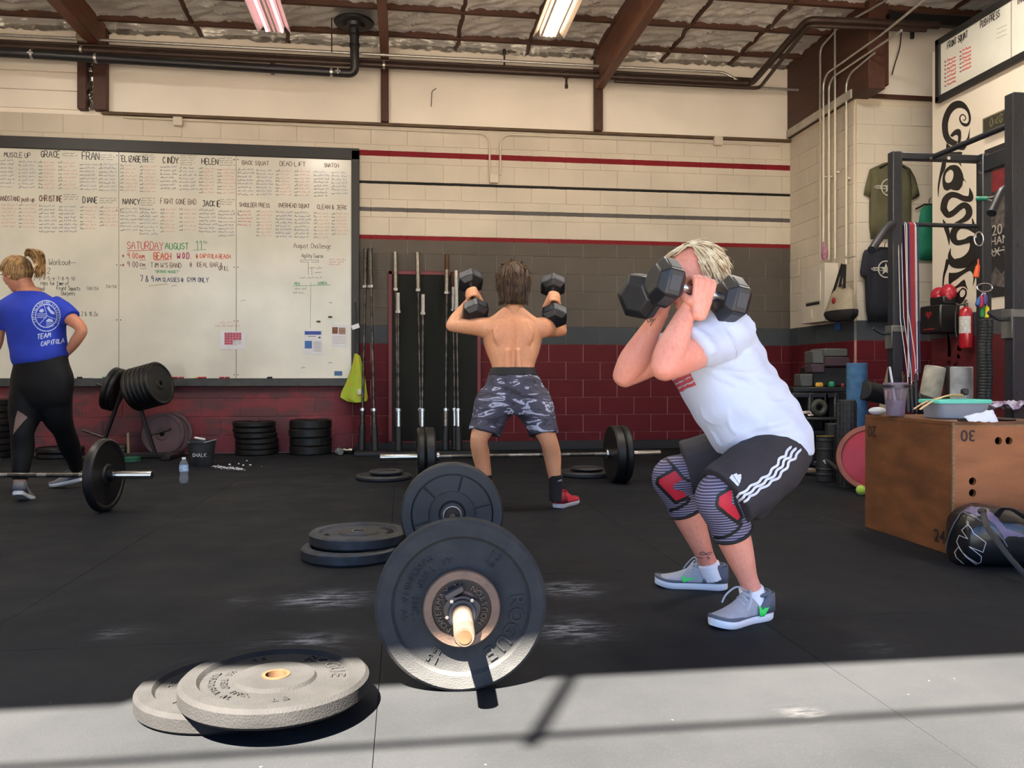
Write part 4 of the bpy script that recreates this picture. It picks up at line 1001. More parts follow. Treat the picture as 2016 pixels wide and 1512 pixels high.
# ---- upright barbells in their cups
M_CUP = mat('black_cup', (24, 24, 25), .5, var=.2)
q = MB(); a = onY(700, 880, 9.0).x; b_ = onY(925, 880, 9.0).x
rb = thing('bar_holder', 'black floor rack of cups that holds the upright barbells', 'bar holder', ((a + b_) / 2, 8.86, 0))
q.box(((a + b_) / 2, 8.86, .02), (b_ - a, .3, .04), .006); obj('base_plate', q, M_CUP, rb)
ups = [((721, 490), (712, 893), 9.06, 'dark', 'leftmost upright barbell by the green net bag'), ((729, 489), (738, 893), 8.98, 'dark', 'second upright barbell from the whiteboard'), ((778, 496), (784, 890), 9.08, 'mid', 'third upright barbell from the whiteboard, in front of the door edge'), ((784, 577), (785, 891), 8.94, 'bright', 'short bright barbell left of the middle of the dark door'), ((822, 497), (829, 890), 9.08, 'mid', 'tall upright barbell over the middle of the dark door'), ((833, 580), (831, 892), 8.94, 'bright', 'short bright barbell before the middle of the dark door'), ((880, 502), (877, 892), 9.06, 'mid', 'tall upright barbell with rusty tip beside the man in camouflage shorts'), ((891, 536), (896, 891), 9.1, 'bright', 'bright upright barbell partly hidden beside the rusty tipped one'), ((898, 533), (903, 893), 8.98, 'bright', 'bright upright barbell nearest the shirtless man')]
for (tx, ty), (bx, by), d, fin, lab in ups:
    d -= .2; T_ = W(tx, ty, d + .2); B_ = W(bx, by, d); B_.z = .045
    a = (T_ - B_); L = a.length; a.normalize()
    t = thing('barbell', lab, 'barbell', B_)
    m1 = {'dark': M_DARKSTEEL, 'mid': mat('dull_steel', (150, 142, 130), .35, .9, var=.3, scale=25), 'bright': M_CHROME}[fin]
    sl = .415 if L > 1.9 else .2
    q = MB(); q.tube([B_ + a * .42, B_ + a * (L - sl)], .0142, 12); obj('shaft', q, mat('dark_shaft', (110, 104, 98), .3, .95, var=.5, scale=14), t)
    for s0, s1 in ((0, .42), (L - sl, L)):
        q = MB(); q.tube([B_ + a * s0, B_ + a * s1], .025, 18); obj('sleeve', q, m1, t)
    for s in (.42, L - sl - .03):
        q = MB(); q.tube([B_ + a * s, B_ + a * (s + .03)], .036, 18); obj('collar', q, M_CHROME, t)
    q = MB(); q.lathe([(.028, 0), (.040, 0), (.036, .26), (.028, .26), (.028, 0)], 20, a.to_track_quat('Z', 'Y').to_matrix(), B_ - a * .004); obj('cup', q, M_CUP, rb)
    if 'rusty' in lab:
        q = MB(); q.tube([B_ + a * (L - .17), B_ + a * L], .0256, 18); obj('rusty_tip', q, mat('rust', (92, 62, 44), .6, .5, var=.3, scale=20), t)
# chrome bits at the rack foot
for px, py, d, lab, ax_ in ((668, 892, 8.7, 'grey ribbed spring collar lying by the bumper stack', (.3, -1, 0)), (686, 888, 8.8, 'shiny chrome collar lying left of the upright barbells', (1, -.5, 0))):
    c = W(px, py, d); c.z = .038; a = Vector(ax_).normalized(); q = MB()
    q.tube([c - a * .06, c - a * .055, c - a * .02, c - a * .018, c + a * .018, c + a * .02, c + a * .055, c + a * .06], [.03, .036, .036, .026, .026, .036, .036, .03], 20)
    single('bar_collar', q, M_CHROME if 'chrome' in lab else mat('grey_collar', (130, 128, 122), .4, .6), lab, 'collar')

# ---- chalk bucket, chalk, bottle, net bag
c = W(397, HORIZON, 7.66)
t = thing('chalk_bucket', 'black chalk bucket lettered in white under the whiteboard', 'bucket', (c.x, c.y, 0))
q = MB(); q.lathe([(.001, 0), (.098, 0), (.103, .006), (.125, .215), (.133, .218), (.133, .235), (.122, .237), (.1, .02), (.001, .02)], 40, None, (c.x, c.y, 0)); obj('pail', q, mat('black_pail', (30, 32, 35), .55, var=.3, scale=12, col2=(52, 54, 58)), t)
q = MB(); q.tube(arc_pts([(c.x + .13, c.y, .22), (c.x + .15, c.y - .05, .25), (c.x + .06, c.y - .13, .225), (c.x - .1, c.y - .1, .225)], .05), .003, 6); obj('wire_handle', q, M_STEEL, t)
def on_cyl(s, c, R, ang0, z, h, w, m, parent, slope=0.0, name='lettering'):
    """marker lettering wrapped on a cylinder; ang0 = angle of the left end"""
    q = MB(); x = 0
    for ch in s:
        if ch == ' ': x += .4 * h; continue
        ps = gl_pts(ch); mx = max(p[0] for st in ps for p in st)
        for st in ps:
            P = []
            for p in st:
                a = ang0 + (x + p[0] * h) / R; zz = z + p[1] * h; r = R + slope * (zz - z) + .0012
                P.append(V(c[0] + r * math.cos(a), c[1] + r * math.sin(a), zz))
            for i in range(len(P) - 1): q.tube([P[i], P[i + 1]], w / 2, 5)
        x += (mx + .25) * h
    return obj(name, q, m, parent)
M_CHALK = mat('white_chalk', (225, 225, 222), .9, var=.1, scale=30)
ang = math.atan2(-c.y, -c.x)
on_cyl('CHALK.', c, .114, ang - .75, .09, .034, .005, M_CHALK, t, .11)
q = MB(); q.box((c.x - .01, c.y - .02, .255), (.1, .04, .018), .005, Matrix.Rotation(.2, 3, 'Y')); single('chalk_brush', q, M_CHALK, 'white chalk block resting across the bucket rim', 'chalk')
q = MB(); rs = random.Random(2)
for i in range(240):
    u = rs.random(); px_ = 418 + 62 * u + rs.gauss(0, 3); py_ = 918 + 7 * u + rs.gauss(0, 1.2)
    p = onZ(px_, py_, 0); s = rs.uniform(.002, .009) * (1.5 if rs.random() < .1 else 1); q.box((p.x, p.y, s * .3), (s, s * rs.uniform(.6, 1.6), s * .7), s * .2, Matrix.Rotation(rs.random() * 3, 3, 'Z'))
for px_, py_, s in ((486, 908, .014), (479, 917, .018), (493, 917, .02), (470, 914, .015), (452, 916, .02), (515, 919, .008), (430, 917, .012)):
    p = onZ(px_, py_, 0); q.box((p.x, p.y, s * .35), (s, s, s * .7), s * .2, Matrix.Rotation(rs.random() * 3, 3, 'Z'))
o = obj('chalk_crumbs', q, M_CHALK); o['kind'] = 'stuff'; tag(o, 'white chalk crumbs spilled on the floor right of the bucket', 'chalk')
c = W(362, HORIZON, 6.35)
t = thing('water_bottle', 'clear plastic water bottle with blue label standing on the floor', 'bottle', (c.x, c.y, 0))
M_PET = mat('clear_plastic', (225, 232, 240), .08, var=.02, trans=.85, spec=.6)
q = MB(); q.lathe([(.001, .003), (.026, .003), (.033, .012), (.0335, .055), (.030, .075), (.0335, .095), (.0335, .145), (.028, .165), (.015, .184), (.0125, .188), (.0125, .196)], 28, None, (c.x, c.y, 0)); obj('bottle_body', q, M_PET, t)
q = MB(); q.lathe([(.0338, .095), (.0342, .098), (.0342, .140), (.0338, .143)], 28, None, (c.x, c.y, 0)); obj('label_band', q, mat('blue_label', (96, 150, 206), .45, var=.4, scale=60, col2=(210, 226, 240)), t)
q = MB(); q.lathe([(.001, .204), (.0135, .204), (.0145, .2), (.0145, .188), (.0125, .188)], 20, None, (c.x, c.y, 0)); obj('cap', q, mat('white_cap', (235, 235, 238), .4), t)
# green net bag on the board frame
yb = BY - .125
def nb(px, py, y=None): return onY(px, py, y or yb)
t = thing('net_bag', 'lime green drawstring sack hanging from the whiteboard corner', 'bag', nb(700, 785))
M_LIME = mat('lime_mesh_cloth', (150, 190, 48), .7, var=.3, scale=12, col2=(176, 160, 40), bump=.3, bscale=40)
secs = [(698, 702, 696), (697, 709, 701), (694, 712, 715), (688, 717, 735), (681, 721, 755), (674, 724, 772), (672, 725, 782), (685, 722, 790), (695, 712, 792)]
rr = []
for i, (x0, x1, y) in enumerate(secs):
    a = nb(x0, y); b_ = nb(x1, y); cc = (a + b_) / 2; w = (b_ - a).length / 2
    dep = .008 + .07 * math.sin(min(1, i / 6) * 1.6)
    rr.append([cc + V(w * math.cos(2 * PI * j / 28) * (1 + .06 * math.sin(5 * 2 * PI * j / 48 + i)), dep * math.sin(2 * PI * j / 48) * (1 + .30 * math.sin(9 * 2 * PI * j / 48 + .4 * i) * (1 - i / 9)) , 0) for j in range(48)])
q = MB(); q.rings(rr); obj('sack', q, M_LIME, t)
for k, (x0, x1) in enumerate(((699, 697), (701, 706))):
    q = MB(); q.tube([nb(700, 596, BY - .08), nb(x0, 640, BY - .1), nb(x1, 700)], .006, 6); obj('drawstring', q, M_CUP, t)
q = MB(); p = nb(700, 643, BY - .13); q.box(p, (.085, .004, .05), .001, Matrix.Rotation(-.35, 3, 'Y')); obj('paper_tag', q, MATS['paper_white'], t)
q = MB(); q.ball(nb(708, 772, BY - .2), (.03, .02, .04), 14); obj('white_patch', q, mat('white_print', (210, 214, 190), .6), t)
q = MB(); p = onY(700, 594, BY - .05); q.tube([p + V(0, .02, 0), p - V(0, .06, 0), p - V(0, .07, -.02)], .006, 8); single('wall_hook', q, M_STEEL, 'small hook that carries the lime sack', 'hook')

# ================================================================== RIGHT SIDE
# conduits on the short right wall
def cond(lab, pts, x, ypaint=215):
    P = [onX(px, py, x) for px, py in pts]
    t = thing('conduit', lab, 'conduit', P[0])
    split = onX(pts[0][0], ypaint, x)
    q = MB(); q.tube([P[0], split], .0125, 10); obj('painted_length', q, M_CONDP, t)
    q = MB(); q.tube(arc_pts([split] + P[1:], .08), .0125, 10); obj('bare_length', q, M_STEEL, t)
    q = MB(); m_ = P[0].lerp(split, .55); q.box(m_ + V(.02, 0, 0), (.03, .06, .02), .003); obj('strap', q, M_CONDP, t)
cond('silver conduit beside the corner girder that bends up right at the top', [(1615, 514), (1615, 95), (1653, 52), (1745, 1)], RX - .05)
cond('thick bent conduit, third from the corner, sweeping past the girder', [(1621, 512), (1621, 165), (1629, 144), (1736, 68), (1818, 1)], RX - .09)
cond('bent conduit, fourth from the corner, parallel to the thick one', [(1632, 512), (1632, 170), (1641, 151), (1775, 60)], RX - .07)
cond('straight conduit rising to the pipes right of the bent pair', [(1644, 510), (1644, 52)], RX - .06, 200)
cond('lone conduit with a top bend above the canvas bag', [(1666, 520), (1666, 165), (1675, 144), (1722, 104)], RX - .04)
# breaker cabinet
a = onX(1579, 575, RX - .15); b_ = onX(1626, 575, RX - .15); zt = onX(1626, 517, RX - .15).z; zb = onX(1626, 632, RX - .15).z
t = thing('breaker_cabinet', 'pale grey electrical cabinet on the short right wall', 'electrical box', (RX - .075, (a.y + b_.y) / 2, zb))
q = MB(); q.box((RX - .082, (a.y + b_.y) / 2, (zt + zb) / 2), (.155, abs(a.y - b_.y), zt - zb), .006); obj('case', q, mat('cabinet_grey', (206, 196, 180), .5, var=.06), t)
yc = (a.y + b_.y) / 2; hw = abs(a.y - b_.y)
q = MB(); q.box((RX - .163, yc - .01, (zt + zb) / 2 + .08), (.012, hw * .62, (zt - zb) * .52), .003); obj('cabinet_door', q, MATS['cabinet_grey'], t)
q = MB(); q.box((RX - .162, yc, zb + (zt - zb) * .33), (.006, hw * .55, .03), .001); obj('black_nameplate', q, M_FRBK, t)
q = MB(); q.box((RX - .165, yc + .02, zb + .10), (.01, .012, .1), .002); obj('latch', q, M_CONDP, t)
# canvas bag on a hook
yb2 = onX(1660, 500, RX - .03).y
def cb(px, py): return onX(px, py, RX - .14)
t = thing('canvas_bag', 'cream and black canvas shoulder bag hanging by its strap', 'bag', cb(1655, 628))
secs = [(1652, 1664, 560, .02), (1642, 1672, 566, .05), (1636, 1679, 585, .08), (1631, 1682, 605, .10), (1629, 1682, 612, .11)]
def loft_x(secs, x, n=24, wob=.05):
    rr = []
    for i, (x0, x1, y, dep) in enumerate(secs):
        a = onX(x0, y, x); b_ = onX(x1, y, x); zc = (a.z + b_.z) / 2; yc_ = (a.y + b_.y) / 2; w = abs(a.y - b_.y) / 2
        rr.append([V(x - dep * math.sin(2 * PI * j / n) * (1 + wob * math.sin(5 * 2 * PI * j / n + i)), yc_ + w * math.cos(2 * PI * j / n) * (1 + wob * math.sin(7 * 2 * PI * j / n)), zc) for j in range(n)])
    q = MB(); q.rings(rr); return q
obj('cream_body', loft_x(secs, RX - .13), mat('cream_canvas', (172, 160, 138), .8, var=.15, scale=10, bump=.3, bscale=25), t)
obj('black_bottom', loft_x([(1629, 1682, 612, .112), (1627, 1683, 616, .115), (1630, 1682, 624, .11), (1640, 1676, 632, .08)], RX - .13), mat('black_canvas', (24, 24, 26), .8, var=.2), t)
for s0, s1 in (((1664, 520), (1640, 612)), ((1667, 520), (1664, 565)), ((1669, 522), (1673, 568))):
    q = MB(); q.beam(cb(*s0) - V(.03, 0, 0), cb(*s1) - V(.06, 0, 0), .006, .05, (0, 1, 0), .002); obj('strap', q, MATS['black_canvas'], t)
q = MB(); q.ball(cb(1656, 592) - V(.082, 0, 0), (.012, .035, .035), 12); obj('red_print', q, mat('red_cloth', (150, 40, 40), .7), t)
q = MB(); p = cb(1666, 508); q.tube([p + V(.1, 0, .02), p, p + V(-.02, 0, .04)], .007, 8); single('wall_hook', q, M_STEEL, 'bent steel hook above the canvas bag', 'hook')
q = MB(); p = onX(1649, 641, RX - .02); q.box(p, (.012, .09, .1), .004); single('blue_tape', q, mat('blue_tape', (28, 84, 150), .6), 'blue tape square on the grey band under the canvas bag', 'tape')
q = MB(); p = onX(1623, 500, RX - .13); q.ball(p, (.03, .045, .07), 10); q.ball(p + V(0, .03, .09), (.02, .02, .05), 8); single('pink_cloth', q, mat('pink_rag', (190, 130, 160), .8, var=.3, scale=30), 'small pink rag stuffed behind the conduits on the cabinet', 'cloth')

# ---- mural lettering on the partition
def c1(x, y): return (1830 + x / 6.3, 180 + y / 6.3)
def c2(x, y): return (1830 + x / 6.3, 400 + y / 6.3)
def fill_on_x(loops, X, th=.0015, seg=5):
    """closed pixel loops (first outline, others holes) -> thin painted shape on the plane x=X"""
    cu = bpy.data.curves.new('m', 'CURVE'); cu.dimensions = '2D'; cu.fill_mode = 'BOTH'
    for lp in loops:
        P = spline([tuple(p) for p in lp] + [tuple(lp[0])], seg)[:-1]
        s = cu.splines.new('POLY'); s.points.add(len(P) - 1); s.use_cyclic_u = True
        for k, p in enumerate(P): s.points[k].co = ((p[0] - 1900) / 100, (p[1] - 400) / 100, 0, 1)
    ob = bpy.data.objects.new('m', cu); COL.objects.link(ob); bpy.context.view_layer.update()
    me = bpy.data.meshes.new_from_object(ob.evaluated_get(bpy.context.evaluated_depsgraph_get()))
    q = MB(); q.add([onX(v.co.x * 100 + 1900, v.co.y * 100 + 400, X) for v in me.vertices], [tuple(p.vertices) for p in me.polygons])
    bpy.data.objects.remove(ob); bpy.data.curves.remove(cu); bpy.data.meshes.remove(me); return q
def stroke_on_x(P, Wd, X):
    """pixel path with pixel widths -> painted ribbon"""
    S = spline([(x, y, w) for (x, y), w in zip(P, Wd)], 8); L, R = [], []
    for i in range(len(S)):
        a = S[max(i - 1, 0)]; b_ = S[min(i + 1, len(S) - 1)]; t = np.array([b_[0] - a[0], b_[1] - a[1]]); t = t / (np.linalg.norm(t) + 1e-9)
        n = np.array([-t[1], t[0]]) * S[i][2] / 2; L.append(onX(S[i][0] + n[0], S[i][1] + n[1], X)); R.append(onX(S[i][0] - n[0], S[i][1] - n[1], X))
    q = MB(); q.grid([L, R]); return q
M_MURAL = mat('mural_black', (26, 22, 21), .5, var=.1)
XM = PX - .002
C_ = [(215, 640), (170, 560), (152, 440), (165, 330), (210, 220), (270, 145), (340, 115), (400, 122), (450, 160), (490, 225), (513, 310), (510, 370), (490, 415), (455, 435), (415, 425), (385, 395), (368, 355), (370, 315), (395, 283), (425, 283), (450, 310), (452, 342), (435, 364), (413, 358), (408, 340), (416, 350), (430, 352), (441, 338), (438, 315), (420, 296), (400, 299), (386, 322), (388, 352), (405, 380), (430, 393), (458, 397), (478, 380), (486, 345), (482, 300), (465, 255), (430, 220), (380, 205), (330, 215), (280, 260), (245, 330), (228, 420), (235, 510), (262, 570), (310, 605), (350, 628), (300, 675)]
mur = thing('wall_mural', 'tall black tribal lettering painted down the white partition', 'mural', onX(1880, 640, XM))
mural_parts = [fill_on_x([[c1(*p) for p in C_]], XM, seg=3),
    fill_on_x([[c1(*p) for p in [(255, 545), (300, 490), (345, 465), (380, 475), (392, 510), (390, 580), (375, 640), (350, 640), (355, 580), (350, 550), (325, 540), (280, 565)]]], XM, seg=3),
    fill_on_x([[c1(*p) for p in [(500, 445), (493, 590), (470, 650), (428, 728), (345, 715), (390, 690), (372, 650), (395, 618), (440, 612), (475, 560)]]], XM, seg=2),
    fill_on_x([[c1(*p) for p in [(212, 640), (262, 685), (235, 700), (240, 740), (310, 750), (408, 752), (385, 805), (385, 880), (398, 935), (350, 875), (310, 850), (240, 800), (198, 780)]]], XM, seg=2),
    fill_on_x([[c1(*p) for p in [(170, 800), (205, 800), (197, 950), (150, 1050), (122, 1180), (108, 1315), (100, 1200), (115, 1080), (140, 950)]]], XM, seg=3),
    fill_on_x([[c1(*p) for p in [(250, 920), (320, 912), (375, 945), (412, 1020), (425, 1080), (458, 1130), (420, 1105), (405, 1170), (360, 1225), (300, 1225), (265, 1212), (215, 1230), (175, 1205), (160, 1130), (165, 1050), (195, 970)]], [c1(*p) for p in [(255, 970), (288, 985), (297, 1040), (275, 1110), (235, 1135), (202, 1120), (192, 1070), (210, 1010)]]], XM, seg=4),
    stroke_on_x([c1(495, 1195), c1(512, 1270), c1(500, 1330), c1(420, 1325), c1(340, 1290), c1(265, 1285), c1(200, 1340), c1(175, 1440), c2(185, 90), c2(230, 145), c2(300, 115), c2(370, 55), c2(430, 25), c2(480, 60), c2(490, 130), c2(450, 190), c2(380, 228), c2(310, 245)], [1, 8, 12, 11, 11, 12, 13, 13, 13, 12, 11, 11, 12, 13, 13, 11, 7, 1], XM),
    stroke_on_x([c2(165, 200), c2(205, 300), c2(232, 400), c2(243, 520)], [1, 9, 7, 1], XM),
    stroke_on_x([c2(530, 190), c2(555, 300), c2(580, 370)], [2, 6, 1], XM),
    stroke_on_x([c2(575, 380), c2(480, 300), c2(380, 285), c2(310, 340), c2(295, 430), c2(340, 490), c2(440, 475), c2(520, 450), c2(560, 520), c2(540, 630), c2(470, 710), c2(380, 745), c2(290, 735), c2(250, 650), c2(262, 560)], [2, 9, 11, 13, 13, 11, 10, 15, 19, 22, 23, 21, 17, 7, 1], XM),
    stroke_on_x([c2(230, 700), c2(205, 800), c2(178, 900), c2(168, 1010), c2(165, 1100)], [8, 6, 4, 3, 2], XM),
    fill_on_x([[c2(*p) for p in [(240, 862), (330, 862), (430, 820), (520, 730), (575, 680), (585, 820), (560, 960), (535, 1030), (545, 930), (525, 860), (490, 842), (420, 880), (330, 950), (265, 1000), (265, 1080), (235, 980)]]], XM, seg=2),
    fill_on_x([[c2(*p) for p in [(285, 1060), (350, 1010), (430, 945), (455, 1020), (480, 1080), (440, 1040), (390, 1035), (340, 1055), (285, 1110)]]], XM, seg=2),
    fill_on_x([[c2(*p) for p in [(410, 1045), (455, 1070), (462, 1130), (430, 1200), (385, 1250), (335, 1235), (322, 1180), (345, 1110)]], [c2(*p) for p in [(415, 1068), (440, 1085), (440, 1125), (415, 1162), (385, 1160), (375, 1125), (390, 1085)]]], XM, seg=4),
    stroke_on_x([(1866, 655), (1869, 690), (1868, 720), (1872, 745)], [4, 6, 8, 3], XM - .006), stroke_on_x([(1880, 640), (1888, 670), (1885, 710), (1865, 735)], [3, 9, 5, 2], XM - .006)]
for q in mural_parts: obj('painted_letter', q, M_MURAL, mur)

# ---- second whiteboard, clock, banner on the partition
zt2 = onX(1850, 81, PX).z; zb2 = onX(1850, 204, PX).z; y0b = onX(1850, 140, PX).y
t = thing('whiteboard', 'second whiteboard in black frame high on the mural partition', 'whiteboard', (PX, y0b - 1.5, zb2))
XB = PX - .03; y1b = y0b - 3.0
q = MB(); q.box((XB + .014, (y0b + y1b) / 2, (zt2 + zb2) / 2), (.024, y0b - y1b - .1, zt2 - zb2 - .1), .002); obj('panel', q, whiteboard_mat(), t)
for z in (zt2 - .028, zb2 + .028):
    q = MB(); q.box((XB + .005, (y0b + y1b) / 2, z), (.05, y0b - y1b, .055), .004); obj('frame_rail', q, M_FRBK, t)
q = MB(); q.box((XB + .005, y0b - .028, (zt2 + zb2) / 2), (.05, .056, zt2 - zb2), .004); obj('frame_stile', q, M_FRBK, t)
NX, UX = V(-1, 0, 0), V(0, -1, 0)
def bx_(px, py): return onX(px, py, XB - .0012)
q = MB(); write(q, 'FRONT SQUAT', bx_(1865, 97), UX, V_, .06, .009, NX, wd=.62); write(q, 'PUSH PRESS', bx_(1930, 56), UX, V_, .06, .009, NX, wd=.6); write(q, 'THRUSTER', bx_(2002, 10), UX, V_, .055, .008, NX, wd=.6)
o = obj('handwriting', q, INK['black'], t); o['kind'] = 'stuff'
q = MB(); q2 = MB(); rs = random.Random(8)
for cx_, n_, y_s in ((1860, 7, 121), (1890, 6, 101)):
    for i in range(n_):
        P = [bx_(cx_ + 4 + k * 1.6, y_s + i * 7.8 - k * .75 - rs.uniform(0, 4) * (k % 2)) for k in range(12)]; ribbon(q, P, .012, NX)
        P = [bx_(cx_ - 1 + k * 1.3, y_s + i * 7.8 + 2 - rs.uniform(0, 4) * (k % 2)) for k in range(4)]; ribbon(q2, P, .008, NX)
for k in range(3): ribbon(q2, [bx_(1962, 58 + k * 9), bx_(1982, 49 + k * 9)], .003, NX)
o = obj('handwriting', q, mat('ink_rose', (222, 110, 112), .5), t); o['kind'] = 'stuff'; o = obj('handwriting', q2, INK['black'], t); o['kind'] = 'stuff'
for y in (.95, 1.9):
    q = MB(); q.box((XB + .001, y0b - y, (zt2 + zb2) / 2), (.004, .006, zt2 - zb2 - .12)); obj('seam', q, INK['grey'], t)
# clock
ya, yz = onX(1936, 250, PX - .05).y, onX(1936, 250, PX - .05).y - .62
za, zz_ = onX(1938, 232, PX - .06).z, onX(1938, 264, PX - .06).z
t = thing('digital_clock', 'dark digital wall clock with dim digits beside the rack', 'clock', (PX - .03, (ya + yz) / 2, zz_))
q = MB(); q.box((PX - .032, (ya + yz) / 2, (za + zz_) / 2), (.06, ya - yz, za - zz_), .005); obj('case', q, mat('clock_case', (120, 106, 90), .5), t)
q = MB(); q.box((PX - .064, (ya + yz) / 2, (za + zz_) / 2), (.006, ya - yz - .04, za - zz_ - .03), .001); obj('display', q, mat('clock_glass', (44, 44, 34), .2, spec=.6), t)
q = MB(); write(q, '0:48', V(PX - .0685, ya - .1, zz_ + .035), UX, V_, za - zz_ - .07, .014, NX, wd=1.0); obj('digits', q, mat('clock_digits', (96, 92, 66), .5), t)
# banner
y0, y1 = onX(1940, 400, PX).y, onX(1940, 400, PX).y - 1.15; z1 = onX(1940, 296, PX).z; z0 = onX(1940, 588, PX).z
t = thing('banner', 'black team banner with red artwork and white lettering on the partition', 'banner', (PX, (y0 + y1) / 2, z0))
q = MB(); q.box((PX - .006, (y0 + y1) / 2, (z0 + z1) / 2), (.006, y0 - y1, z1 - z0), .001); obj('cloth', q, mat('banner_black', (30, 28, 29), .7, var=.2), t)
XN = PX - .0105
def bq(px, py): return onX(px, py, XN)
q = fill_on_x([[(1945, 340), (1955, 330), (1985, 322), (2004, 322), (2004, 362), (1980, 372), (1955, 378), (1944, 372)]], XN, seg=2); obj('red_artwork', q, mat('banner_red', (120, 28, 34), .7, var=.3, scale=20), t)
q = fill_on_x([[(1944, 395), (1990, 385), (2004, 390), (2004, 440), (1945, 445)]], XN, seg=2); obj('grey_artwork', q, mat('banner_grey', (96, 88, 86), .7, var=.5, scale=25), t)
q = fill_on_x([[(1945, 560), (1960, 525), (1972, 540), (1990, 515), (2004, 530), (2004, 566)]], XN, seg=2); obj('grey_artwork', q, MATS['banner_grey'], t)
MT = Matrix(((0, 0, -1), (-1, 0, 0), (0, 1, 0)))      # text plane: x -> -y, y -> z, facing -x
M_BLET = mat('banner_letters', (176, 168, 158), .6)
yt = (y0 + y1) / 2
for s, px_, py_, sz in (('2018', 1952, 456, .13), ('CHAMPIONS', 1938, 480, .10), ('RX TEAM', 1947, 500, .10)):
    p = bq(px_, py_); obj('lettering', text_mesh(s, sz, .001, 'LEFT', M=MT, o=(XN, p.y, p.z)), M_BLET, t, True, 30)
q = MB(); ribbon(q, [V(XN, y0 - .05, bq(1960, 495).z), V(XN, y1 + .05, bq(1960, 495).z)], .012, NX); obj('rule', q, M_BLET, t)

# ---- heart box, gloves, extinguisher
t = thing('aed_box', 'black wall box with red heart under the boxing gloves', 'first aid box', (4.93, 6.95, 1.24))
M_BOXB = mat('black_box', (22, 22, 24), .4, var=.15)
q = MB(); q.box((4.93, 6.95, 1.365), (.2, .3, .26), .012); obj('case', q, M_BOXB, t)
q = MB(); hp = []
for k in range(28):
    a = 2 * PI * k / 28; hp.append((.045 * math.sin(a) ** 3, .04 * (13 * math.cos(a) - 5 * math.cos(2 * a) - 2 * math.cos(3 * a) - math.cos(4 * a)) / 16))
q.prism(hp, 0, .003, MT, (4.829, 6.96, 1.41)); obj('heart', q, mat('heart_red', (120, 24, 28), .5), t)
q = MB(); q.box((4.829, 6.96, 1.275), (.003, .16, .012), .001); obj('red_line', q, MATS['heart_red'], t)
q = MB(); q.box((4.95, 6.93, 1.535), (.13, .2, .08), .01); obj('upper_case', q, M_BOXB, t)
M_GLV = mat('red_glove', (172, 26, 48), .35, var=.15, spec=.6)
for k, (px, py, r) in enumerate(((1847, 576, .075), (1866, 572, .085))):
    p = onY(px, py + 6, 7.0 - .1 * k); q = MB(); q.ball(p, (r * .8, r, r * 1.05), 20); q.ball(p + V(-.03, -.05, -.03), (r * .45, r * .4, r * .6), 14)
    single('boxing_glove', q, M_GLV, ['red boxing glove on the left of the black wall box', 'larger red boxing glove on the right of the black wall box'][k], 'glove')
ex = V(4.95, 6.62, 1.09); t = thing('fire_extinguisher', 'small red fire extinguisher with white label on the partition', 'fire extinguisher', ex)
q = MB(); q.lathe([(.001, 0), (.05, 0), (.055, .01), (.055, .31), (.045, .345), (.02, .365), (.001, .365)], 28, None, ex); obj('cylinder', q, mat('extinguisher_red', (176, 28, 40), .25, spec=.6, coat=.4), t)
q = MB()
for i in range(14):
    a0 = math.radians(150 + i * 9); a1 = math.radians(159 + i * 9)
    q.add([ex + V(.0556 * math.cos(a), .0556 * math.sin(a), z) for a, z in ((a0, .13), (a1, .13), (a1, .28), (a0, .28))], [(0, 1, 2, 3)])
obj('label_band', q, mat('white_label', (220, 216, 210), .5, var=.3, scale=70), t)
q = MB(); q.cyl(ex + V(0, 0, .36), ex + V(0, 0, .40), .018, 12); q.beam(ex + V(-.03, -.02, .40), ex + V(.05, .06, .43), .02, .012, bev=.003); q.beam(ex + V(-.03, -.02, .385), ex + V(.05, .06, .385), .016, .01, bev=.003); obj('valve', q, M_DARKSTEEL, t)
q = MB(); q.tube(spline([ex + V(-.02, -.02, .39), ex + V(-.07, .03, .36), ex + V(-.065, .05, .2), ex + V(-.06, .04, .1)], 6), .009, 8); obj('hose', q, M_BOXB, t)

# ---- power rack
M_RACK = mat('rack_black', (34, 37, 44), .45, .2, var=.12, scale=6, spec=.5)
A_ = W(1762, 0, 6.0); C2 = W(1997, 0, 4.77); B_ = W(1945, 0, 6.02)
RXa, RXb, RYa, RYc = (A_.x + C2.x) / 2, B_.x, A_.y, C2.y
ZT = 2.46
t = thing('power_rack', 'tall black steel power rack with drilled uprights in front of the partition', 'rack', ((RXa + RXb) / 2, (RYa + RYc) / 2, 0))
for x, y in ((A_.x, A_.y), (B_.x, A_.y - .03), (C2.x, C2.y), (B_.x, C2.y)):
    q = MB(); q.box((x, y, ZT / 2 + .02), (.075, .075, ZT + .02), .006); u = obj('upright', q, M_RACK, t)
    hm = MB(); hm.cyl((0, 0, 0), (0, .002, 0), .0125, 12)
    for k in range(20):
        for ox, oy, rz in ((0, -.0385, 0), (-.0385, 0, PI / 2)):
            q = MB(); z = .3 + k * .108
            n = V(0, -1, 0) if rz == 0 else V(-1, 0, 0); c = V(x + ox, y + oy, z)
            q.tube([c, c + n * .001], .0125, 12); h = obj('bolt_hole', q, M_FRBK, u, False); h.location = -Vector(t.location)
def rb_(a, b_, w, h, nm='crossbeam', m=None):
    q = MB(); q.beam(a, b_, w, h, bev=.005); obj(nm, q, m or M_RACK, t)
rb_((A_.x, A_.y, ZT), (B_.x, A_.y, ZT), .06, .05)
rb_((B_.x, A_.y, ZT - .05), (B_.x, C2.y, ZT - .05), .06, .12)
rb_((A_.x, C2.y, ZT - .03), (B_.x, C2.y, ZT - .03), .06, .06)
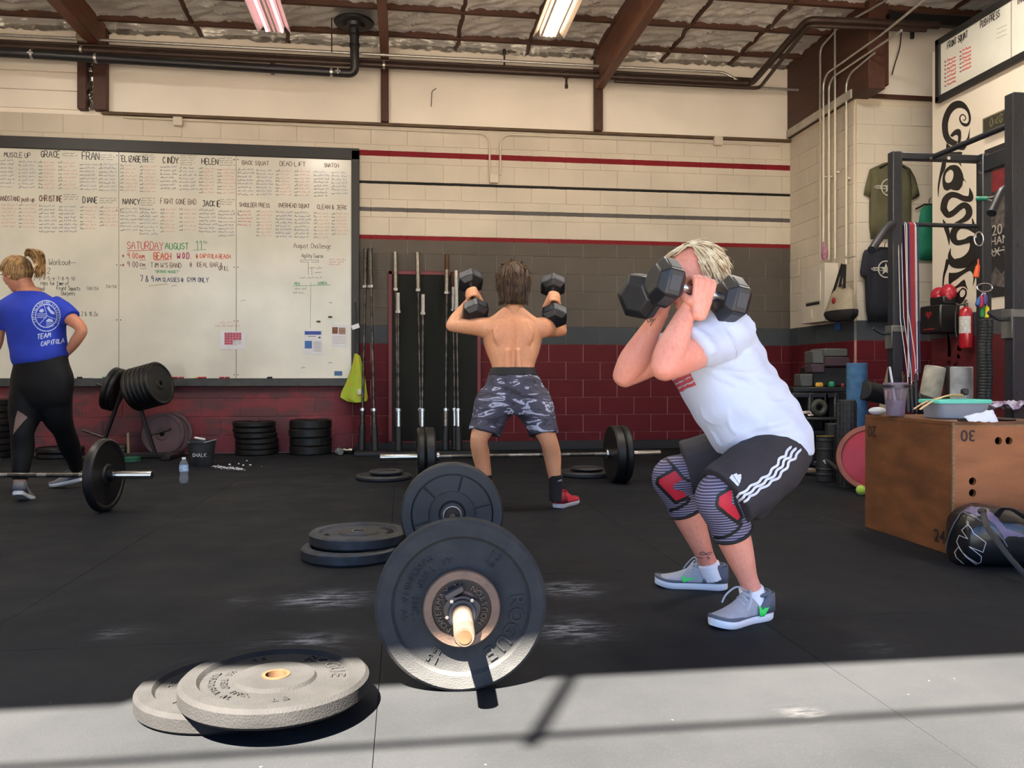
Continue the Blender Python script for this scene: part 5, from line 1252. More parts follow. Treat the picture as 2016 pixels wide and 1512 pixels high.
q = MB(); z = .82 + 304 * 6 / 1600; q.tube([(A_.x, A_.y, z), (B_.x, A_.y, z)], .016, 14); obj('pull_up_bar', q, M_RACK, t)
q = MB(); p = W(1840, 300, 6); q.tube([(p.x, A_.y, ZT), (p.x, C2.y, ZT)], .02, 14); obj('pull_up_bar', q, M_RACK, t)
for px in (1831, 1866):
    p = W(px, 312, 5.96); q = MB(); q.cyl(p, p - V(0, .012, 0), .014, 8); obj('bolt', q, M_CHROME, t)
for py in (322, 340):
    p = W(1928, py, 5.95); q = MB(); q.cyl(p, p - V(0, .012, 0), .014, 8); obj('bolt', q, M_CHROME, t)
for u, (x, y), s in ((0, (A_.x, A_.y), 6.0), (1, (C2.x, C2.y), 4.77)):
    zc = .82 + (745 - (648 if u == 0 else 618)) * s / 1600
    q = MB(); q.box((x, y, zc), (.1, .1, .05), .006); o = obj('j_cup', q, mat('cup_grey', (112, 112, 108), .45, .5, var=.2), t)
    q = MB(); q.box((x - .055, y - .01, zc - .06), (.01, .09, .17), .004); e = obj('cup_plate', q, MATS['cup_grey'], o, False); e.location = -Vector(t.location)
    q = MB(); q.tube(spline([(x - .05, y - .03, zc - .03), (x - .12, y - .03, zc - .035), (x - .19, y - .03, zc + .005)], 6), .012, 10); e = obj('cup_arm', q, M_RACK, o, False); e.location = -Vector(t.location)
for a, b_ in ((W(1757, 441, 5.95), W(1716, 492, 5.6)), (W(1981, 372, 5.0), W(1952, 420, 4.9))):
    q = MB(); q.tube(arc_pts([a, a.lerp(b_, .3) + V(0, 0, .03), b_], .06), .028, 14); obj('dip_horn', q, M_RACK, t)
# bands and skipping ropes over the low bar
M_WHT = mat('white_band', (205, 202, 205), .6, var=.1); M_REDB = mat('red_band', (150, 28, 42), .55, var=.15); M_NAVB = mat('navy_band', (40, 44, 92), .55, var=.2)
rs = random.Random(11)
for px, w, m, lab, yb_ in ((1782, .008, M_WHT, 'thin white band on the rack bar, leftmost', 742), (1787, .012, M_NAVB, 'narrow navy band beside the wide red band', 745), (1793, .04, M_REDB, 'wide dark red resistance band looped on the rack bar', 752), (1801, .009, M_WHT, 'thin white band right of the red band', 748), (1806, .010, M_NAVB, 'narrow navy band, rightmost on the rack bar', 735)):
    top = W(px, 441, 6.0); top.y = A_.y; bot = W(px + 3, yb_, 5.95)
    zt_ = .82 + 304 * 6 / 1600
    P = [V(top.x, A_.y - .05, bot.z), V(top.x, A_.y - .035, (zt_ + bot.z) / 2), V(top.x, A_.y - .024, zt_), V(top.x - .006, A_.y, zt_ + .022), V(top.x - .01, A_.y + .03, zt_ - .02), V(top.x - .012, A_.y + .03, bot.z + .05)]
    q = MB(); L = []; 
    for dx in (-w / 2, w / 2): L.append([p + V(dx, 0, 0) for p in arc_pts(P, .04)])
    L2 = [[p + V(0, -.004, 0) for p in r] for r in L]
    q.rings([[L[0][i], L[1][i], L2[1][i], L2[0][i]] for i in range(len(L[0]))]); single('resistance_band', q, m, lab, 'band', 'bands on the rack bar')
for k, (px, y0_, y1_) in enumerate(((1788, 765, 812), (1795, 758, 812), (1803, 735, 812))):
    a = W(px, y0_, 5.85); b_ = W(px + 1, y1_, 5.8); q = MB(); q.tube([a, a.lerp(b_, .1), a.lerp(b_, .9), b_], [.008, .013, .014, .009], 10)
    t_ = thing('skipping_rope', ['black skipping rope handle, left of three below the bands', 'black skipping rope handle, middle of three below the bands', 'black skipping rope handle, right of three below the bands'][k], 'skipping rope', b_, group='skipping rope handles'); obj('handle', q, M_BOXB, t_)
    q = MB(); q.tube([a, a + V(0, .01, .12), V(a.x, A_.y - .06, a.z + .5), V(a.x, A_.y - .028, 1.96), V(a.x, A_.y + .02, 1.94)], .003, 6); obj('rope', q, M_WHT, t_)
    q = MB(); q.tube([a + V(0, 0, .03 * math.cos(x)) + V(.012 * math.sin(x), -.01, 0) for x in np.linspace(0, 6.3, 14)], .003, 6, False); obj('clip', q, M_CHROME, t_)
# tube trainers on the far upright
base = W(1936, 575, 5.85)
for k, (px, c, y0_, y1_, lab) in enumerate(((1927, (30, 74, 140), 585, 602, 'blue handled tube trainer clipped to the rack'), (1930, (176, 30, 48), 582, 605, 'red handled tube trainer clipped to the rack'), (1933, (30, 116, 62), 600, 625, 'green handled tube trainer clipped to the rack'), (1941, (232, 208, 30), 603, 626, 'yellow handled tube trainer clipped to the rack'), (1938, (60, 50, 120), 580, 600, 'purple handled tube trainer clipped to the rack'))):
    a = W(px + 2, y0_, 5.84); b_ = W(px + (-3 if k == 0 else 1), y1_, 5.82); q = MB(); q.tube([a, a.lerp(b_, .15), a.lerp(b_, .85), b_], [.008, .016, .018, .012], 10)
    t_ = thing('tube_trainer', lab, 'exercise tube', b_); obj('grip', q, mat('grip_%d' % k, c, .5), t_)
    q = MB(); q.tube([base + V(.004 * k, 0, 0), a], .0035, 6); obj('cord', q, M_WHT, t_)
for k, px in enumerate((1936, 1945)):
    P = [W(px + 1.2 * math.sin(i * .6 + k), 628 + i * 9, 5.80) for i in range(22)]; r = [.028 + .004 * (i % 2) for i in range(len(spline(P, 3)))]
    q = MB(); q.tube(spline(P, 3), r, 12); single('ribbed_hose', q, mat('ribbed_rubber', (34, 36, 36), .6, var=.2), ['left black ribbed cord hanging on the far rack upright', 'right black ribbed cord hanging on the far rack upright'][k], 'exercise tube')
p = W(1925, 482, 5.85); q = MB(); q.tube([p + V(.035 * math.sin(x), -.01, .05 * math.cos(x) + .04) for x in np.linspace(0, 6.28, 20)], .005, 8, False); single('carabiner', q, M_CHROME, 'steel carabiner above the orange grip', 'carabiner')
q = MB(); a = W(1926, 520, 5.84); b_ = W(1921, 546, 5.84); q.tube([W(1926, 510, 5.84), a, a.lerp(b_, .2), b_], [.004, .006, .016, .02], 10); single('orange_grip', q, mat('orange_plastic', (214, 84, 30), .5), 'orange grip hanging from the carabiner', 'exercise tube')
q = MB(); q.tube([base + V(.06 * math.sin(x), -.012, .03 * math.cos(x) + .03) for x in np.linspace(0, 6.28, 20)], .006, 8, False); single('carabiner', q, M_CHROME, 'large carabiner that gathers the coloured tube trainers', 'carabiner')
q = MB(); q.tube([W(1922, 391, 5.85), W(1945, 391, 5.8)], .016, 10); t_ = thing('tube_trainer', 'teal handle hooked sideways on the far rack upright', 'exercise tube', W(1930, 391, 5.85)); obj('grip', q, mat('teal_plastic', (20, 120, 96), .5), t_)
q = MB(); q.tube([W(1945, 389, 5.8), W(1958, 386, 5.8)], .004, 6); q.tube([W(1945, 393, 5.8), W(1958, 396, 5.8)], .004, 6); obj('loop', q, M_STEEL, t_)
# hanging cables on the recess wall
q = MB(); q.tube(spline([onY(1775, 45, RY - .05), onY(1772, 90, RY - .04), onY(1762, 125, RY - .03), onY(1756, 147, RY - .03)], 6), .006, 8); single('loose_cable', q, M_PIPEBR, 'dangling brown cable on the upper recess wall', 'cable')
q = MB(); q.tube([onY(1796, 30, RY - .05), onY(1796, 56, RY - .05)], .006, 8); q.box(onY(1796, 67, RY - .05), (.035, .03, .1), .005); single('hanging_cable', q, M_PIPEBK, 'hanging power cord with plug on the upper recess wall', 'cable')

# ---- shirts on the recess wall
def shirt(name, outline, y, m, lab, collar=None, bulge=.03):
    """outline in pixels, filled with a puffed cloth on the plane y"""
    P = [onY(px, py, y) for px, py in outline]; xs = [(p.x, p.z) for p in P]
    bm = bmesh.new(); vs = [bm.verts.new((x, 0, z)) for x, z in xs]; f = bm.faces.new(vs)
    bmesh.ops.triangulate(bm, faces=[f]); 
    bmesh.ops.subdivide_edges(bm, edges=bm.edges, cuts=3, use_grid_fill=True)
    bm.verts.ensure_lookup_table()
    B = [v for v in bm.verts if v.is_boundary]; bpos = np.array([(v.co.x, v.co.z) for v in B])
    rs = random.Random(1)
    for v in bm.verts:
        d = np.min(np.hypot(bpos[:, 0] - v.co.x, bpos[:, 1] - v.co.z))
        v.co.y = -bulge * min(1, d / .06) ** .6 - .012 * math.sin(v.co.x * 55) * min(1, d / .05)
    me = bpy.data.meshes.new(name); bm.to_mesh(me); bm.free()
    c = Vector((sum(p.x for p in P) / len(P), y, min(p.z for p in P)))
    for v in me.vertices: v.co.y += 0; v.co.x -= c.x; v.co.z -= c.z
    finish(me, 70); t = thing(name, lab, 'shirt', c); o = obj('cloth', me, m, t)
    md = o.modifiers.new('thick', 'SOLIDIFY'); md.thickness = .012; md.offset = 1
    q = MB(); a = Vector((sum(p.x for p in P) / len(P), y - .015, max(p.z for p in P) - .01)); q.tube([a + V(-.15, 0, -.05), a + V(-.05, 0, 0), a + V(.05, 0, 0), a + V(.15, 0, -.05)], .01, 8); q.tube([a, a + V(0, 0, .05), a + V(.02, 0, .07)], .004, 6); obj('hanger', q, M_BOXB, t)
    return t
M_OLIVE = mat('olive_cotton', (92, 88, 62), .85, var=.15, scale=8, bump=.15); M_NAVY = mat('navy_cotton', (24, 26, 38), .85, var=.15, scale=8); M_GREEN = mat('green_cotton', (18, 120, 92), .8, var=.15, scale=8)
YS = RY - .02
s1 = shirt('hanging_shirt', [(1712, 334), (1738, 322), (1748, 327), (1760, 328), (1772, 322), (1790, 332), (1800, 352), (1809, 385), (1793, 394), (1792, 385), (1789, 470), (1714, 471), (1713, 385), (1710, 388), (1700, 383)], YS, M_OLIVE, 'olive green t-shirt on a hanger behind the rack')
s2 = shirt('hanging_shirt', [(1702, 493), (1725, 488), (1740, 492), (1756, 490), (1775, 496), (1784, 530), (1785, 552), (1776, 552), (1772, 632), (1708, 634), (1704, 550), (1694, 543), (1697, 520)], YS - .03, M_NAVY, 'navy t-shirt with white star emblem hanging below the olive one')
s3 = shirt('hanging_shirt', [(1812, 415), (1822, 405), (1845, 402), (1850, 470), (1848, 514), (1808, 512), (1807, 470)], YS, M_GREEN, 'green shirt hanging half behind the mural partition')
def emblem(t, cx, cy, r, y, m):
    """ring, star and banner of the gym shirts"""
    q = MB(); p0 = onY(cx, cy, y); s = (onY(cx + 1, cy, y) - p0).length
    Rm = r * s
    q.lathe([(Rm * .86, 0), (Rm, 0), (Rm, .002), (Rm * .86, .002), (Rm * .86, 0)], 40, Matrix.Rotation(PI / 2, 3, 'X'), p0)
    pts = []
    for k in range(10):
        a = PI / 2 + k * PI / 5; rr_ = Rm * (.74 if k % 2 == 0 else .3); pts.append((rr_ * math.cos(a), rr_ * math.sin(a)))
    q.prism(pts, 0, .002, Matrix.Rotation(PI / 2, 3, 'X'), p0)
    for dz in (.16, -.16): q.box((p0.x, y - .002, p0.z + dz * Rm), (Rm * 3.2, .003, Rm * .08))
    for dz, w in ((0, 3.1),): 
        tm = text_mesh('SANTA', Rm * .34, .001, 'RIGHT', M=Matrix.Rotation(PI / 2, 3, 'X'), o=(p0.x - Rm * .75, y - .003, p0.z)); q.add(tm.v, tm.f)
        tm = text_mesh('CRUZ', Rm * .34, .001, 'LEFT', M=Matrix.Rotation(PI / 2, 3, 'X'), o=(p0.x + Rm * .75, y - .003, p0.z)); q.add(tm.v, tm.f)
    obj('emblem', q, m, t)
emblem(s1, 1750, 369, 16, YS - .055, mat('white_screenprint', (198, 194, 182), .7))
emblem(s2, 1744, 530, 16, YS - .085, MATS['white_screenprint'])

# ---- corner storage: pads, bins, rollers
M_PAD = mat('grey_foam_pad', (74, 76, 74), .8, var=.1); M_PADP = mat('purple_foam_pad', (62, 44, 54), .8, var=.1)
def wbox(name, px0, px1, py0, py1, d, dep, m, lab, cat, rz=0.0, bev=.01):
    a = W(px0, py0, d); b_ = W(px1, py1, d); q = MB(); w = math.hypot(b_.x - a.x, b_.y - a.y); M = Matrix.Rotation(-YAW + rz, 3, 'Z')
    c = (a + b_) / 2 + (M @ V(0, dep / 2, 0)); q.box(c, (w, dep, abs(a.z - b_.z)), bev, M); return single(name, q, m, lab, cat)
M_SHB = mat('shelf_black', (26, 28, 31), .5); M_CRT = mat('crate_black', (18, 19, 22), .6); c = W(1625, HORIZON, 7.7)
shelf = thing('storage_shelf', 'black open storage shelf in the corner under the foam pads', 'shelf', (c.x, c.y, 0))
def wpart(name, px0, px1, py0, py1, d, dep, m):
    a = W(px0, py0, d); b_ = W(px1, py1, d); q = MB(); M = Matrix.Rotation(-YAW, 3, 'Z'); q.box((a + b_) / 2 + (M @ V(0, dep / 2, 0)), (math.hypot(b_.x - a.x, b_.y - a.y), dep, abs(a.z - b_.z)), .008, M); obj(name, q, m, shelf)
wpart('shelf_board', 1562, 1690, 762, 772, 7.55, .4, M_SHB); wpart('shelf_board', 1560, 1668, 822, 828, 7.4, .5, M_SHB); wpart('back_panel', 1558, 1690, 772, 893, 7.98, .03, M_CRT)
wbox('foam_pad', 1622, 1672, 686, 702, 7.62, .26, M_PAD, 'grey foam pad, topmost in the corner pile', 'foam pad', .2)
wbox('foam_pad', 1626, 1676, 703, 721, 7.6, .26, M_PADP, 'purple foam pad under the topmost grey one', 'foam pad', .2)
wbox('foam_pad', 1600, 1624, 690, 716, 7.64, .3, M_PAD, 'grey foam pad left of the purple one', 'foam pad', -.1)
wbox('foam_pad', 1598, 1624, 717, 734, 7.62, .3, M_PADP, 'dark purple foam pad below the left grey one', 'foam pad', -.1)
wbox('foam_pad', 1576, 1600, 736, 761, 7.6, .25, M_PAD, 'grey foam pad lowest at the left of the pile', 'foam pad', -.1)
wbox('storage_crate', 1600, 1668, 722, 761, 7.66, .32, M_CRT, 'black crate under the purple pads', 'crate')
for px, c, lab, w_, h_ in ((1613, (200, 150, 40), 'yellow dumbbell end on the shelf', 15, 8), (1637, (20, 130, 84), 'green dumbbell end on the shelf', 12, 10), (1659, (110, 26, 30), 'dull red dumbbell end on the shelf', 7, 6)):
    p = W(px, 758, 7.5); r = w_ / 2 * 7.5 / 1600; h = h_ * 7.5 / 1600; zb_ = W(px, 762, 7.55).z + .005
    q = MB(); q.lathe([(.001, 0), (r, 0), (r * 1.05, h * .3), (r, h * .7), (r * .7, h), (.001, h)], 20, None, (p.x, p.y, zb_)); single('dumbbell', q, mat('db_%d' % px, c, .5), lab, 'dumbbell')
for k, (px0, px1) in enumerate(((1563, 1595), (1596, 1626), (1626, 1645))):
    a = W(px0, 772, 7.55); b_ = W(px1, 772, 7.55); zt_ = a.z; q = MB()
    for x in (a, b_):
        q.beam((x.x, x.y, .02), (x.x, x.y, zt_ - .005), .05, .05, (0, 1, 0), .01)
    q.beam((a.x, a.y, zt_ - .03), (b_.x, b_.y, zt_ - .03), .05, .05, bev=.01); q.beam((a.x, a.y, .32), (b_.x, b_.y, .32), .04, .05, bev=.01); q.beam((a.x, a.y, .03), (b_.x, b_.y, .03), .04, .05, bev=.01)
    obj('bay_frame', q, mat('frame_black', (34, 37, 43), .45, .2), shelf)
q = MB(); p = W(1612, 803, 7.5); q.tube([p + V(.055 * math.cos(x), 0, .055 * math.sin(x)) for x in np.linspace(0, 6.28, 24)], .03, 10, False); single('rubber_ring', q, mat('dull_green_rubber', (52, 54, 46), .6), 'dull green ring in the corner shelf', 'ring')
q = MB(); q.ball(W(1574, 812, 7.5), .03, 14); single('red_ball', q, mat('red_ball', (180, 28, 62), .4), 'small red ball peeking beside the white shirt', 'ball')
q = MB(); rs = random.Random(4)
for i in range(5): q.beam(W(1578 + i * 4, 814 + rs.uniform(-4, 4), 7.5), W(1594 + i * 3, 814 + rs.uniform(-5, 4), 7.5), .012, .02, bev=.003)
single('metal_clips', q, M_CHROME, 'tangle of shiny clips on the corner shelf', 'clips')
q = MB(); p = W(1587, 924, 6.9); q.box(W(1592, 926, 6.9), (.1, .1, .03), .005); single('wood_block', q, mat('pale_wood', (140, 120, 96), .6), 'pale wooden block on the floor behind the white shirt', 'block')
def roller(px, ytop, d, r, h, m, lab, tilt=None, rings=False, z0=0.0, hole=None):
    c = W(px, HORIZON, d); t = thing('foam_roller', lab, 'foam roller', (c.x, c.y, z0), tilt or (0, 0, 0))
    q = MB(); q.lathe([(.001, 0), (r - .006, 0), (r, .006), (r, h - .006), (r - .006, h), (.02, h), (.001, h)], 36); obj('cylinder', q, m, t, False)
    return t
M_BLUER = mat('marbled_blue_foam', (44, 82, 116), .75, var=.2, scale=22, col2=(66, 108, 142)); M_BLKR = mat('black_eva', (28, 29, 31), .6, var=.2, scale=10)
roller(1687, 716, 6.35, .077, .94, M_BLUER, 'tall marbled blue foam roller standing behind the wooden box')
t = roller(1667, 785, 6.1, .066, .66, M_BLKR, 'black foam roller with moulded ribs standing before the blue one')
c = Vector(t.location)
for k in range(14):
    a = 2 * PI * k / 14; q = MB(); q.box((.067 * math.cos(a), .067 * math.sin(a), .33), (.008, .016, .62), .003, Matrix.Rotation(a, 3, 'Z')); obj('rib', q, M_BLKR, t, False)
for z in np.arange(.08, .62, .045):
    q = MB(); q.lathe([(.066, z), (.0695, z + .003), (.0695, z + .012), (.066, z + .015)], 36); obj('ring', q, M_BLKR, t, False)
t = roller(1624, 860, 6.46, .066, .36, M_BLKR, 'short black roller with gold rim standing on the floor')
q = MB(); q.lathe([(.058, .36), (.067, .36), (.067, .364), (.058, .364), (.058, .36)], 36); obj('gold_rim', q, mat('gold_rim', (170, 150, 70), .4, .5), t, False)
for z in (.05, .09, .25, .32):
    q = MB(); q.lathe([(.066, z), (.069, z + .005), (.069, z + .015), (.066, z + .02)], 36); obj('ring', q, M_BLKR, t, False)
an = math.atan2(-c.y, -c.x); cc = Vector(t.location); q = MB(); p = cc + V(.0675 * math.cos(an), .0675 * math.sin(an), .17)
Mz = Matrix.Rotation(an, 3, 'Z'); q.box((.0675 * math.cos(an), .0675 * math.sin(an), .175), (.003, .03, .01), .001, Mz @ Matrix.Rotation(.5, 3, 'X')); q.box((.0675 * math.cos(an), .0675 * math.sin(an), .163), (.003, .01, .03), .001, Mz @ Matrix.Rotation(.5, 3, 'X')); obj('white_logo', q, M_CHALK, t, False)
t = roller(1640, 830, 6.7, .06, .45, M_BLKR, 'plain black roller behind the gold-rimmed one')
q = MB(); a = W(1628, 905, 6.3); b_ = W(1693, 962, 5.85); q.beam(a, b_, .035, .012, bev=.003); q.tube([b_, b_ + V(.01, -.02, -.02)], .008, 8); single('strap', q, MATS['shelf_black'], 'black webbing strap sagging between the rollers and the box', 'strap')
M_CREAMR = mat('worn_white_foam', (214, 210, 192), .85, var=.2, scale=8, col2=(140, 138, 124)); M_WHR = mat('chewed_white_foam', (226, 229, 233), .85, var=.15, scale=6, col2=(150, 150, 150))
roller(1893, 722, 6.3, .08, .91, M_WHR, 'white foam roller with chewed rim standing against the partition')
roller(1799, 730, 6.4, .078, .93, M_CREAMR, 'yellowed foam roller leaning beside the white one', (0, .2, 0))
roller(1722, 730, 6.9, .075, .93, mat('beige_foam', (150, 140, 118), .85, var=.2), 'beige foam roller leaning behind the left rack upright', (0, .22, 0))
roller(1876, 725, 6.6, .06, .92, M_BLKR, 'black roller standing between the two pale rollers')
t = roller(1700, 757, 6.25, .075, .5, M_BLKR, 'black roller lying on its side beyond the wooden box', (0, 1.75, .2), z0=.74)
t.location.z = .73
t = roller(1795, 790, 5.95, .075, .5, M_BLKR, 'black roller lying slanted under the skipping ropes', (0, 1.8, .3), z0=.65)
# red disc with a wooden rim, tennis ball
c = W(1716, 896, 5.85); c.z = .245
t = thing('balance_disc', 'round red board with brown rim half hidden by the wooden box', 'balance board', c, Vector((-.55, -1, .22)).normalized().to_track_quat('Z', 'Y').to_euler())
q = MB(); q.lathe([(.001, 0), (.235, 0), (.24, .01), (.235, .03), (.205, .03), (.2, .02), (.001, .02)], 48); obj('rim', q, mat('brown_rim', (150, 84, 58), .5, var=.2), t, False)
q = MB(); q.lathe([(.001, .024), (.19, .024), (.2, .021), (.2, .0205)], 48); obj('red_face', q, mat('red_face', (160, 32, 48), .4, var=.1), t, False)
c = W(1695, HORIZON, 5.72); q = MB(); q.ball((c.x, c.y, .0335), .0335, 24); single('tennis_ball', q, mat('tennis_felt', (170, 204, 60), .9, var=.15, scale=40, sheen=.5), 'lime tennis ball at the corner of the wooden box', 'ball')

# ---- plywood jump box
PB = onZ(1703, 1037, 0); PF = onZ(1877, 1095, 0)
e1 = (PB - PF).normalized(); e2 = V(e1.y, -e1.x, 0); H = .62; LL = (PB - PF).length; WW = .52
M_PLY = mat('worn_brown_plywood', (122, 78, 46), .5, var=.3, scale=4.5, col2=(80, 50, 30), bump=.1, bscale=50, spec=.4, stretch=(1, 1, 2.5))
M_PLYF = mat('front_plywood', (156, 100, 60), .45, var=.25, scale=3, col2=(124, 78, 46), bump=.1, bscale=50, spec=.4, stretch=(1, 1, 4))
M_PLYE = mat('plywood_edge', (150, 118, 84), .7, var=.4, scale=60, stretch=(1, 1, 6))
t = thing('plyo_box', 'big worn plywood jump box stencilled with numbers', 'box', (PF + PB) / 2 + e2 * WW / 2)
T_ = .018
def slab(nm, o, ux, uy, lx, ly, m, holes=()):
    """panel with round holes: o corner, ux/uy in-plane unit vectors, thickness inward"""
    cu = bpy.data.curves.new('m', 'CURVE'); cu.dimensions = '2D'; cu.fill_mode = 'BOTH'; cu.extrude = T_ / 2
    loops = [[(0.0015, 0.0015), (lx - .0015, .0015), (lx - .0015, ly - .0015), (.0015, ly - .0015)]] + [[(hx + hr * math.cos(2 * PI * k / 28), hy + hr * math.sin(2 * PI * k / 28)) for k in range(28)] for hx, hy, hr in holes]
    for lp in loops:
        s = cu.splines.new('POLY'); s.points.add(len(lp) - 1); s.use_cyclic_u = True
        for k, p in enumerate(lp): s.points[k].co = (p[0], p[1], 0, 1)
    ob = bpy.data.objects.new('m', cu); COL.objects.link(ob); bpy.context.view_layer.update()
    me = bpy.data.meshes.new_from_object(ob.evaluated_get(bpy.context.evaluated_depsgraph_get()))
    nn = ux.cross(uy); q = MB(); q.add([o + ux * v.co.x + uy * v.co.y - nn * (T_ / 2 - v.co.z) for v in me.vertices], [tuple(p.vertices) for p in me.polygons])
    bpy.data.objects.remove(ob); bpy.data.curves.remove(cu); bpy.data.meshes.remove(me)
    return obj(nm, q, m, t, True, 30)
Z1 = V(0, 0, 1)
slab('long_side', PB, -e1, Z1, LL, H - T_, M_PLY)
slab('front_end', PF + e1 * .0, e2, Z1, WW, H - T_, M_PLYF, [(.224, .53, .018), (.277, .53, .018), (.095, .29, .018), (.095, .344, .018)])
slab('long_side', PF + e2 * WW, e1, Z1, LL, H - T_, M_PLY); slab('back_end', PB + e2 * WW, -e2, Z1, WW, H - T_, M_PLY)
slab('top', PF + Z1 * H, e2, e1, WW, LL, M_PLY)
q = MB(); q.beam(PF + V(0, 0, .003) - e2 * .001 - e1 * .001, PF + Z1 * (H - .004) - e2 * .001 - e1 * .001, .012, .012, e2, .002); obj('worn_edge', q, M_PLYE, t)
q = MB(); q.beam(PF + Z1 * (H - .018) - e1 * .0015, PF + e2 * WW + Z1 * (H - .018) - e1 * .0015, .003, .006); obj('worn_edge', q, M_PLYE, t)
M_STEN = mat('stencil_black', (40, 24, 20), .6)
def sten(s, o, ux, uy, sz, up=True):
    nn = ux.cross(uy); M = Matrix((ux, uy, nn)).transposed()
    if not up: M = M @ Matrix.Rotation(PI, 3, 'Z')
    return obj('stencil', text_mesh(s, sz, .0006, bold=.001, M=M, o=o + nn * .001), M_STEN, t, True, 30)
sten('30', PF + e2 * .072 + Z1 * .558, e2, Z1, .075, False)
sten('20', PF + e1 * (LL - .07) + Z1 * .535, -e1, Z1, .085, False)
sten('24', PF + e1 * .10 + Z1 * .07, -e1, Z1, .085, True)

# ---- things on the box
HT = H + .001
def top_pt(px, py): p = onZ(px, py, HT); return p
c = top_pt(1763, 820)
t = thing('tumbler', 'clear plastic tumbler with lid and straw on the box edge', 'cup', c)
q = MB(); q.lathe([(.001, .003), (.042, .003), (.044, .006), (.058, .165), (.0605, .168), (.0605, .175)], 32, None, c); obj('cup_wall', q, mat('violet_clear_plastic', (205, 190, 205), .1, var=.02, trans=.8, spec=.6), t)
q = MB(); q.lathe([(.001, .178), (.058, .178), (.06, .172)], 32, None, c); obj('lid', q, MATS['violet_clear_plastic'], t)
q = MB(); q.lathe([(.001, .01), (.036, .01), (.042, .085), (.001, .085)], 28, None, c); obj('drink', q, mat('pale_drink', (196, 186, 206), .3, var=.2, scale=40, trans=.3), t)
q = MB(); q.tube([c + V(.01, 0, .02), c + V(-.03, .005, .26)], .006, 10); obj('straw', q, mat('white_straw', (206, 204, 210), .4), t)
q = MB(); q.lathe([(.0585, .15), (.061, .15), (.061, .165), (.0585, .165)], 32, None, c); obj('dark_band', q, MATS['dark_blue_plastic'], t)
c = top_pt(1895, 824) + e1 * .06
Mb = Matrix((e2, e1, Z1)).transposed()
t = thing('food_container', 'clear tub with teal lid on the jump box', 'container', c)
q = MB(); rr = []
for z, w, l in ((.0, .12, .075), (.004, .125, .08), (.07, .14, .092), (.074, .143, .095)):
    rr.append([c + Mb @ V(w * math.copysign(abs(math.cos(a)) ** .35, math.cos(a)), l * math.copysign(abs(math.sin(a)) ** .35, math.sin(a)), z) for a in np.linspace(0, 2 * PI, 40, endpoint=False)])
q.rings(rr); obj('tub', q, mat('frosted_plastic', (205, 215, 228), .3, var=.05, trans=.55), t)
q = MB(); rr = []
for z, w in ((.074, .146), (.076, .152), (.09, .152), (.094, .146)):
    rr.append([c + Mb @ V(w * math.copysign(abs(math.cos(a)) ** .35, math.cos(a)), w * .66 * math.copysign(abs(math.sin(a)) ** .35, math.sin(a)), z) for a in np.linspace(0, 2 * PI, 40, endpoint=False)])
q.rings(rr); obj('lid', q, mat('teal_lid', (90, 205, 180), .4, var=.06), t)
q = MB(); q.box(c + V(0, 0, .03) + e1 * .0, (.16, .09, .04), .012, Mb); obj('food', q, mat('beige_food', (214, 196, 160), .7, var=.2, scale=40), t)
for k in range(2):
    P = [c + Mb @ V(-.22 + .0 * k, .0 - .05 * k, .045), c + Mb @ V(-.16, -.01 - .04 * k, .082), c + Mb @ V(-.05, .0 - .02 * k, .108 + .006 * k), c + Mb @ V(.06, .02, .108 + .008 * k)]
    q = MB(); q.tube(spline(P, 6), .011, 8, flat=.35); single('wooden_tongs', q, mat('tongs_wood', (214, 178, 132), .6, var=.15), ['upper wooden tong arm across the teal lid', 'lower wooden tong arm across the teal lid'][k], 'tongs')
q = MB(); q.box(c + Mb @ V(.065, .015, .131), (.035, .03, .035), .008, Mb); single('black_clip', q, M_BOXB, 'black clip block standing on the teal lid', 'clip')
pn_ = top_pt(1920, 830); q = MB(); rs = random.Random(3); P = []
for i in range(9):
    P.append([pn_ + Mb @ V(-.07 + .016 * j, -.015 - .005 * i, .003 + .055 * (1 - i / 8) * (.4 + .6 * j / 9) + rs.uniform(-.004, .004)) for j in range(10)])
q.grid(P); o = single('paper_napkin', q, mat('napkin', (214, 222, 234), .8), 'white paper napkin slumped against the tub', 'napkin', sharp=30)
md = o.modifiers.new('thick', 'SOLIDIFY'); md.thickness = .002
q = MB(); a = top_pt(1886, 830) + V(0, 0, .008); q.beam(a, a + e2 * .085, .02, .014, bev=.004); q.tube([a + e2 * .08, a + e2 * .11 + V(0, 0, .012), a + e2 * .13], .003, 6); single('car_keys', q, M_BOXB, 'black car key with ring in front of the tub', 'keys')
q = MB(); a = top_pt(1962, 828) + V(0, 0, .006); q.box(a, (.15, .08, .011), .005, Mb); single('mobile_phone', q, mat('dark_glass', (20, 18, 20), .15, spec=.6), 'dark mobile phone flat on the box by the towel', 'phone')
a = top_pt(1925, 815) + e1 * .07; q = MB(); rs = np.random.RandomState(6); P = []
for i in range(15):
    P.append([a + Mb @ V(.035 * j, -.08 + .012 * i, .02 + .028 * abs(math.sin(i * .9 + j * .5)) + .016 * math.sin(j * 1.7) + rs.uniform(-.004, .004) + .012) for j in range(13)])
q.grid(P); M_TOW = mat('checked_towel', (196, 190, 204), .9, var=.3, scale=26, col2=(120, 90, 120), thr=(.45, .6), bump=.3)
o = single('towel', q, M_TOW, 'rumpled pale towel with purple checks on the jump box', 'towel', sharp=80); md = o.modifiers.new('thick', 'SOLIDIFY'); md.thickness = .006; md.offset = -1
q = MB(); p = top_pt(1738, 818) + e1 * .05; q.ball(p + V(0, 0, .022), (.05, .04, .022), 16); single('white_cap', q, mat('white_fabric', (200, 206, 212), .8), 'white cap lying behind the tumbler', 'cap')

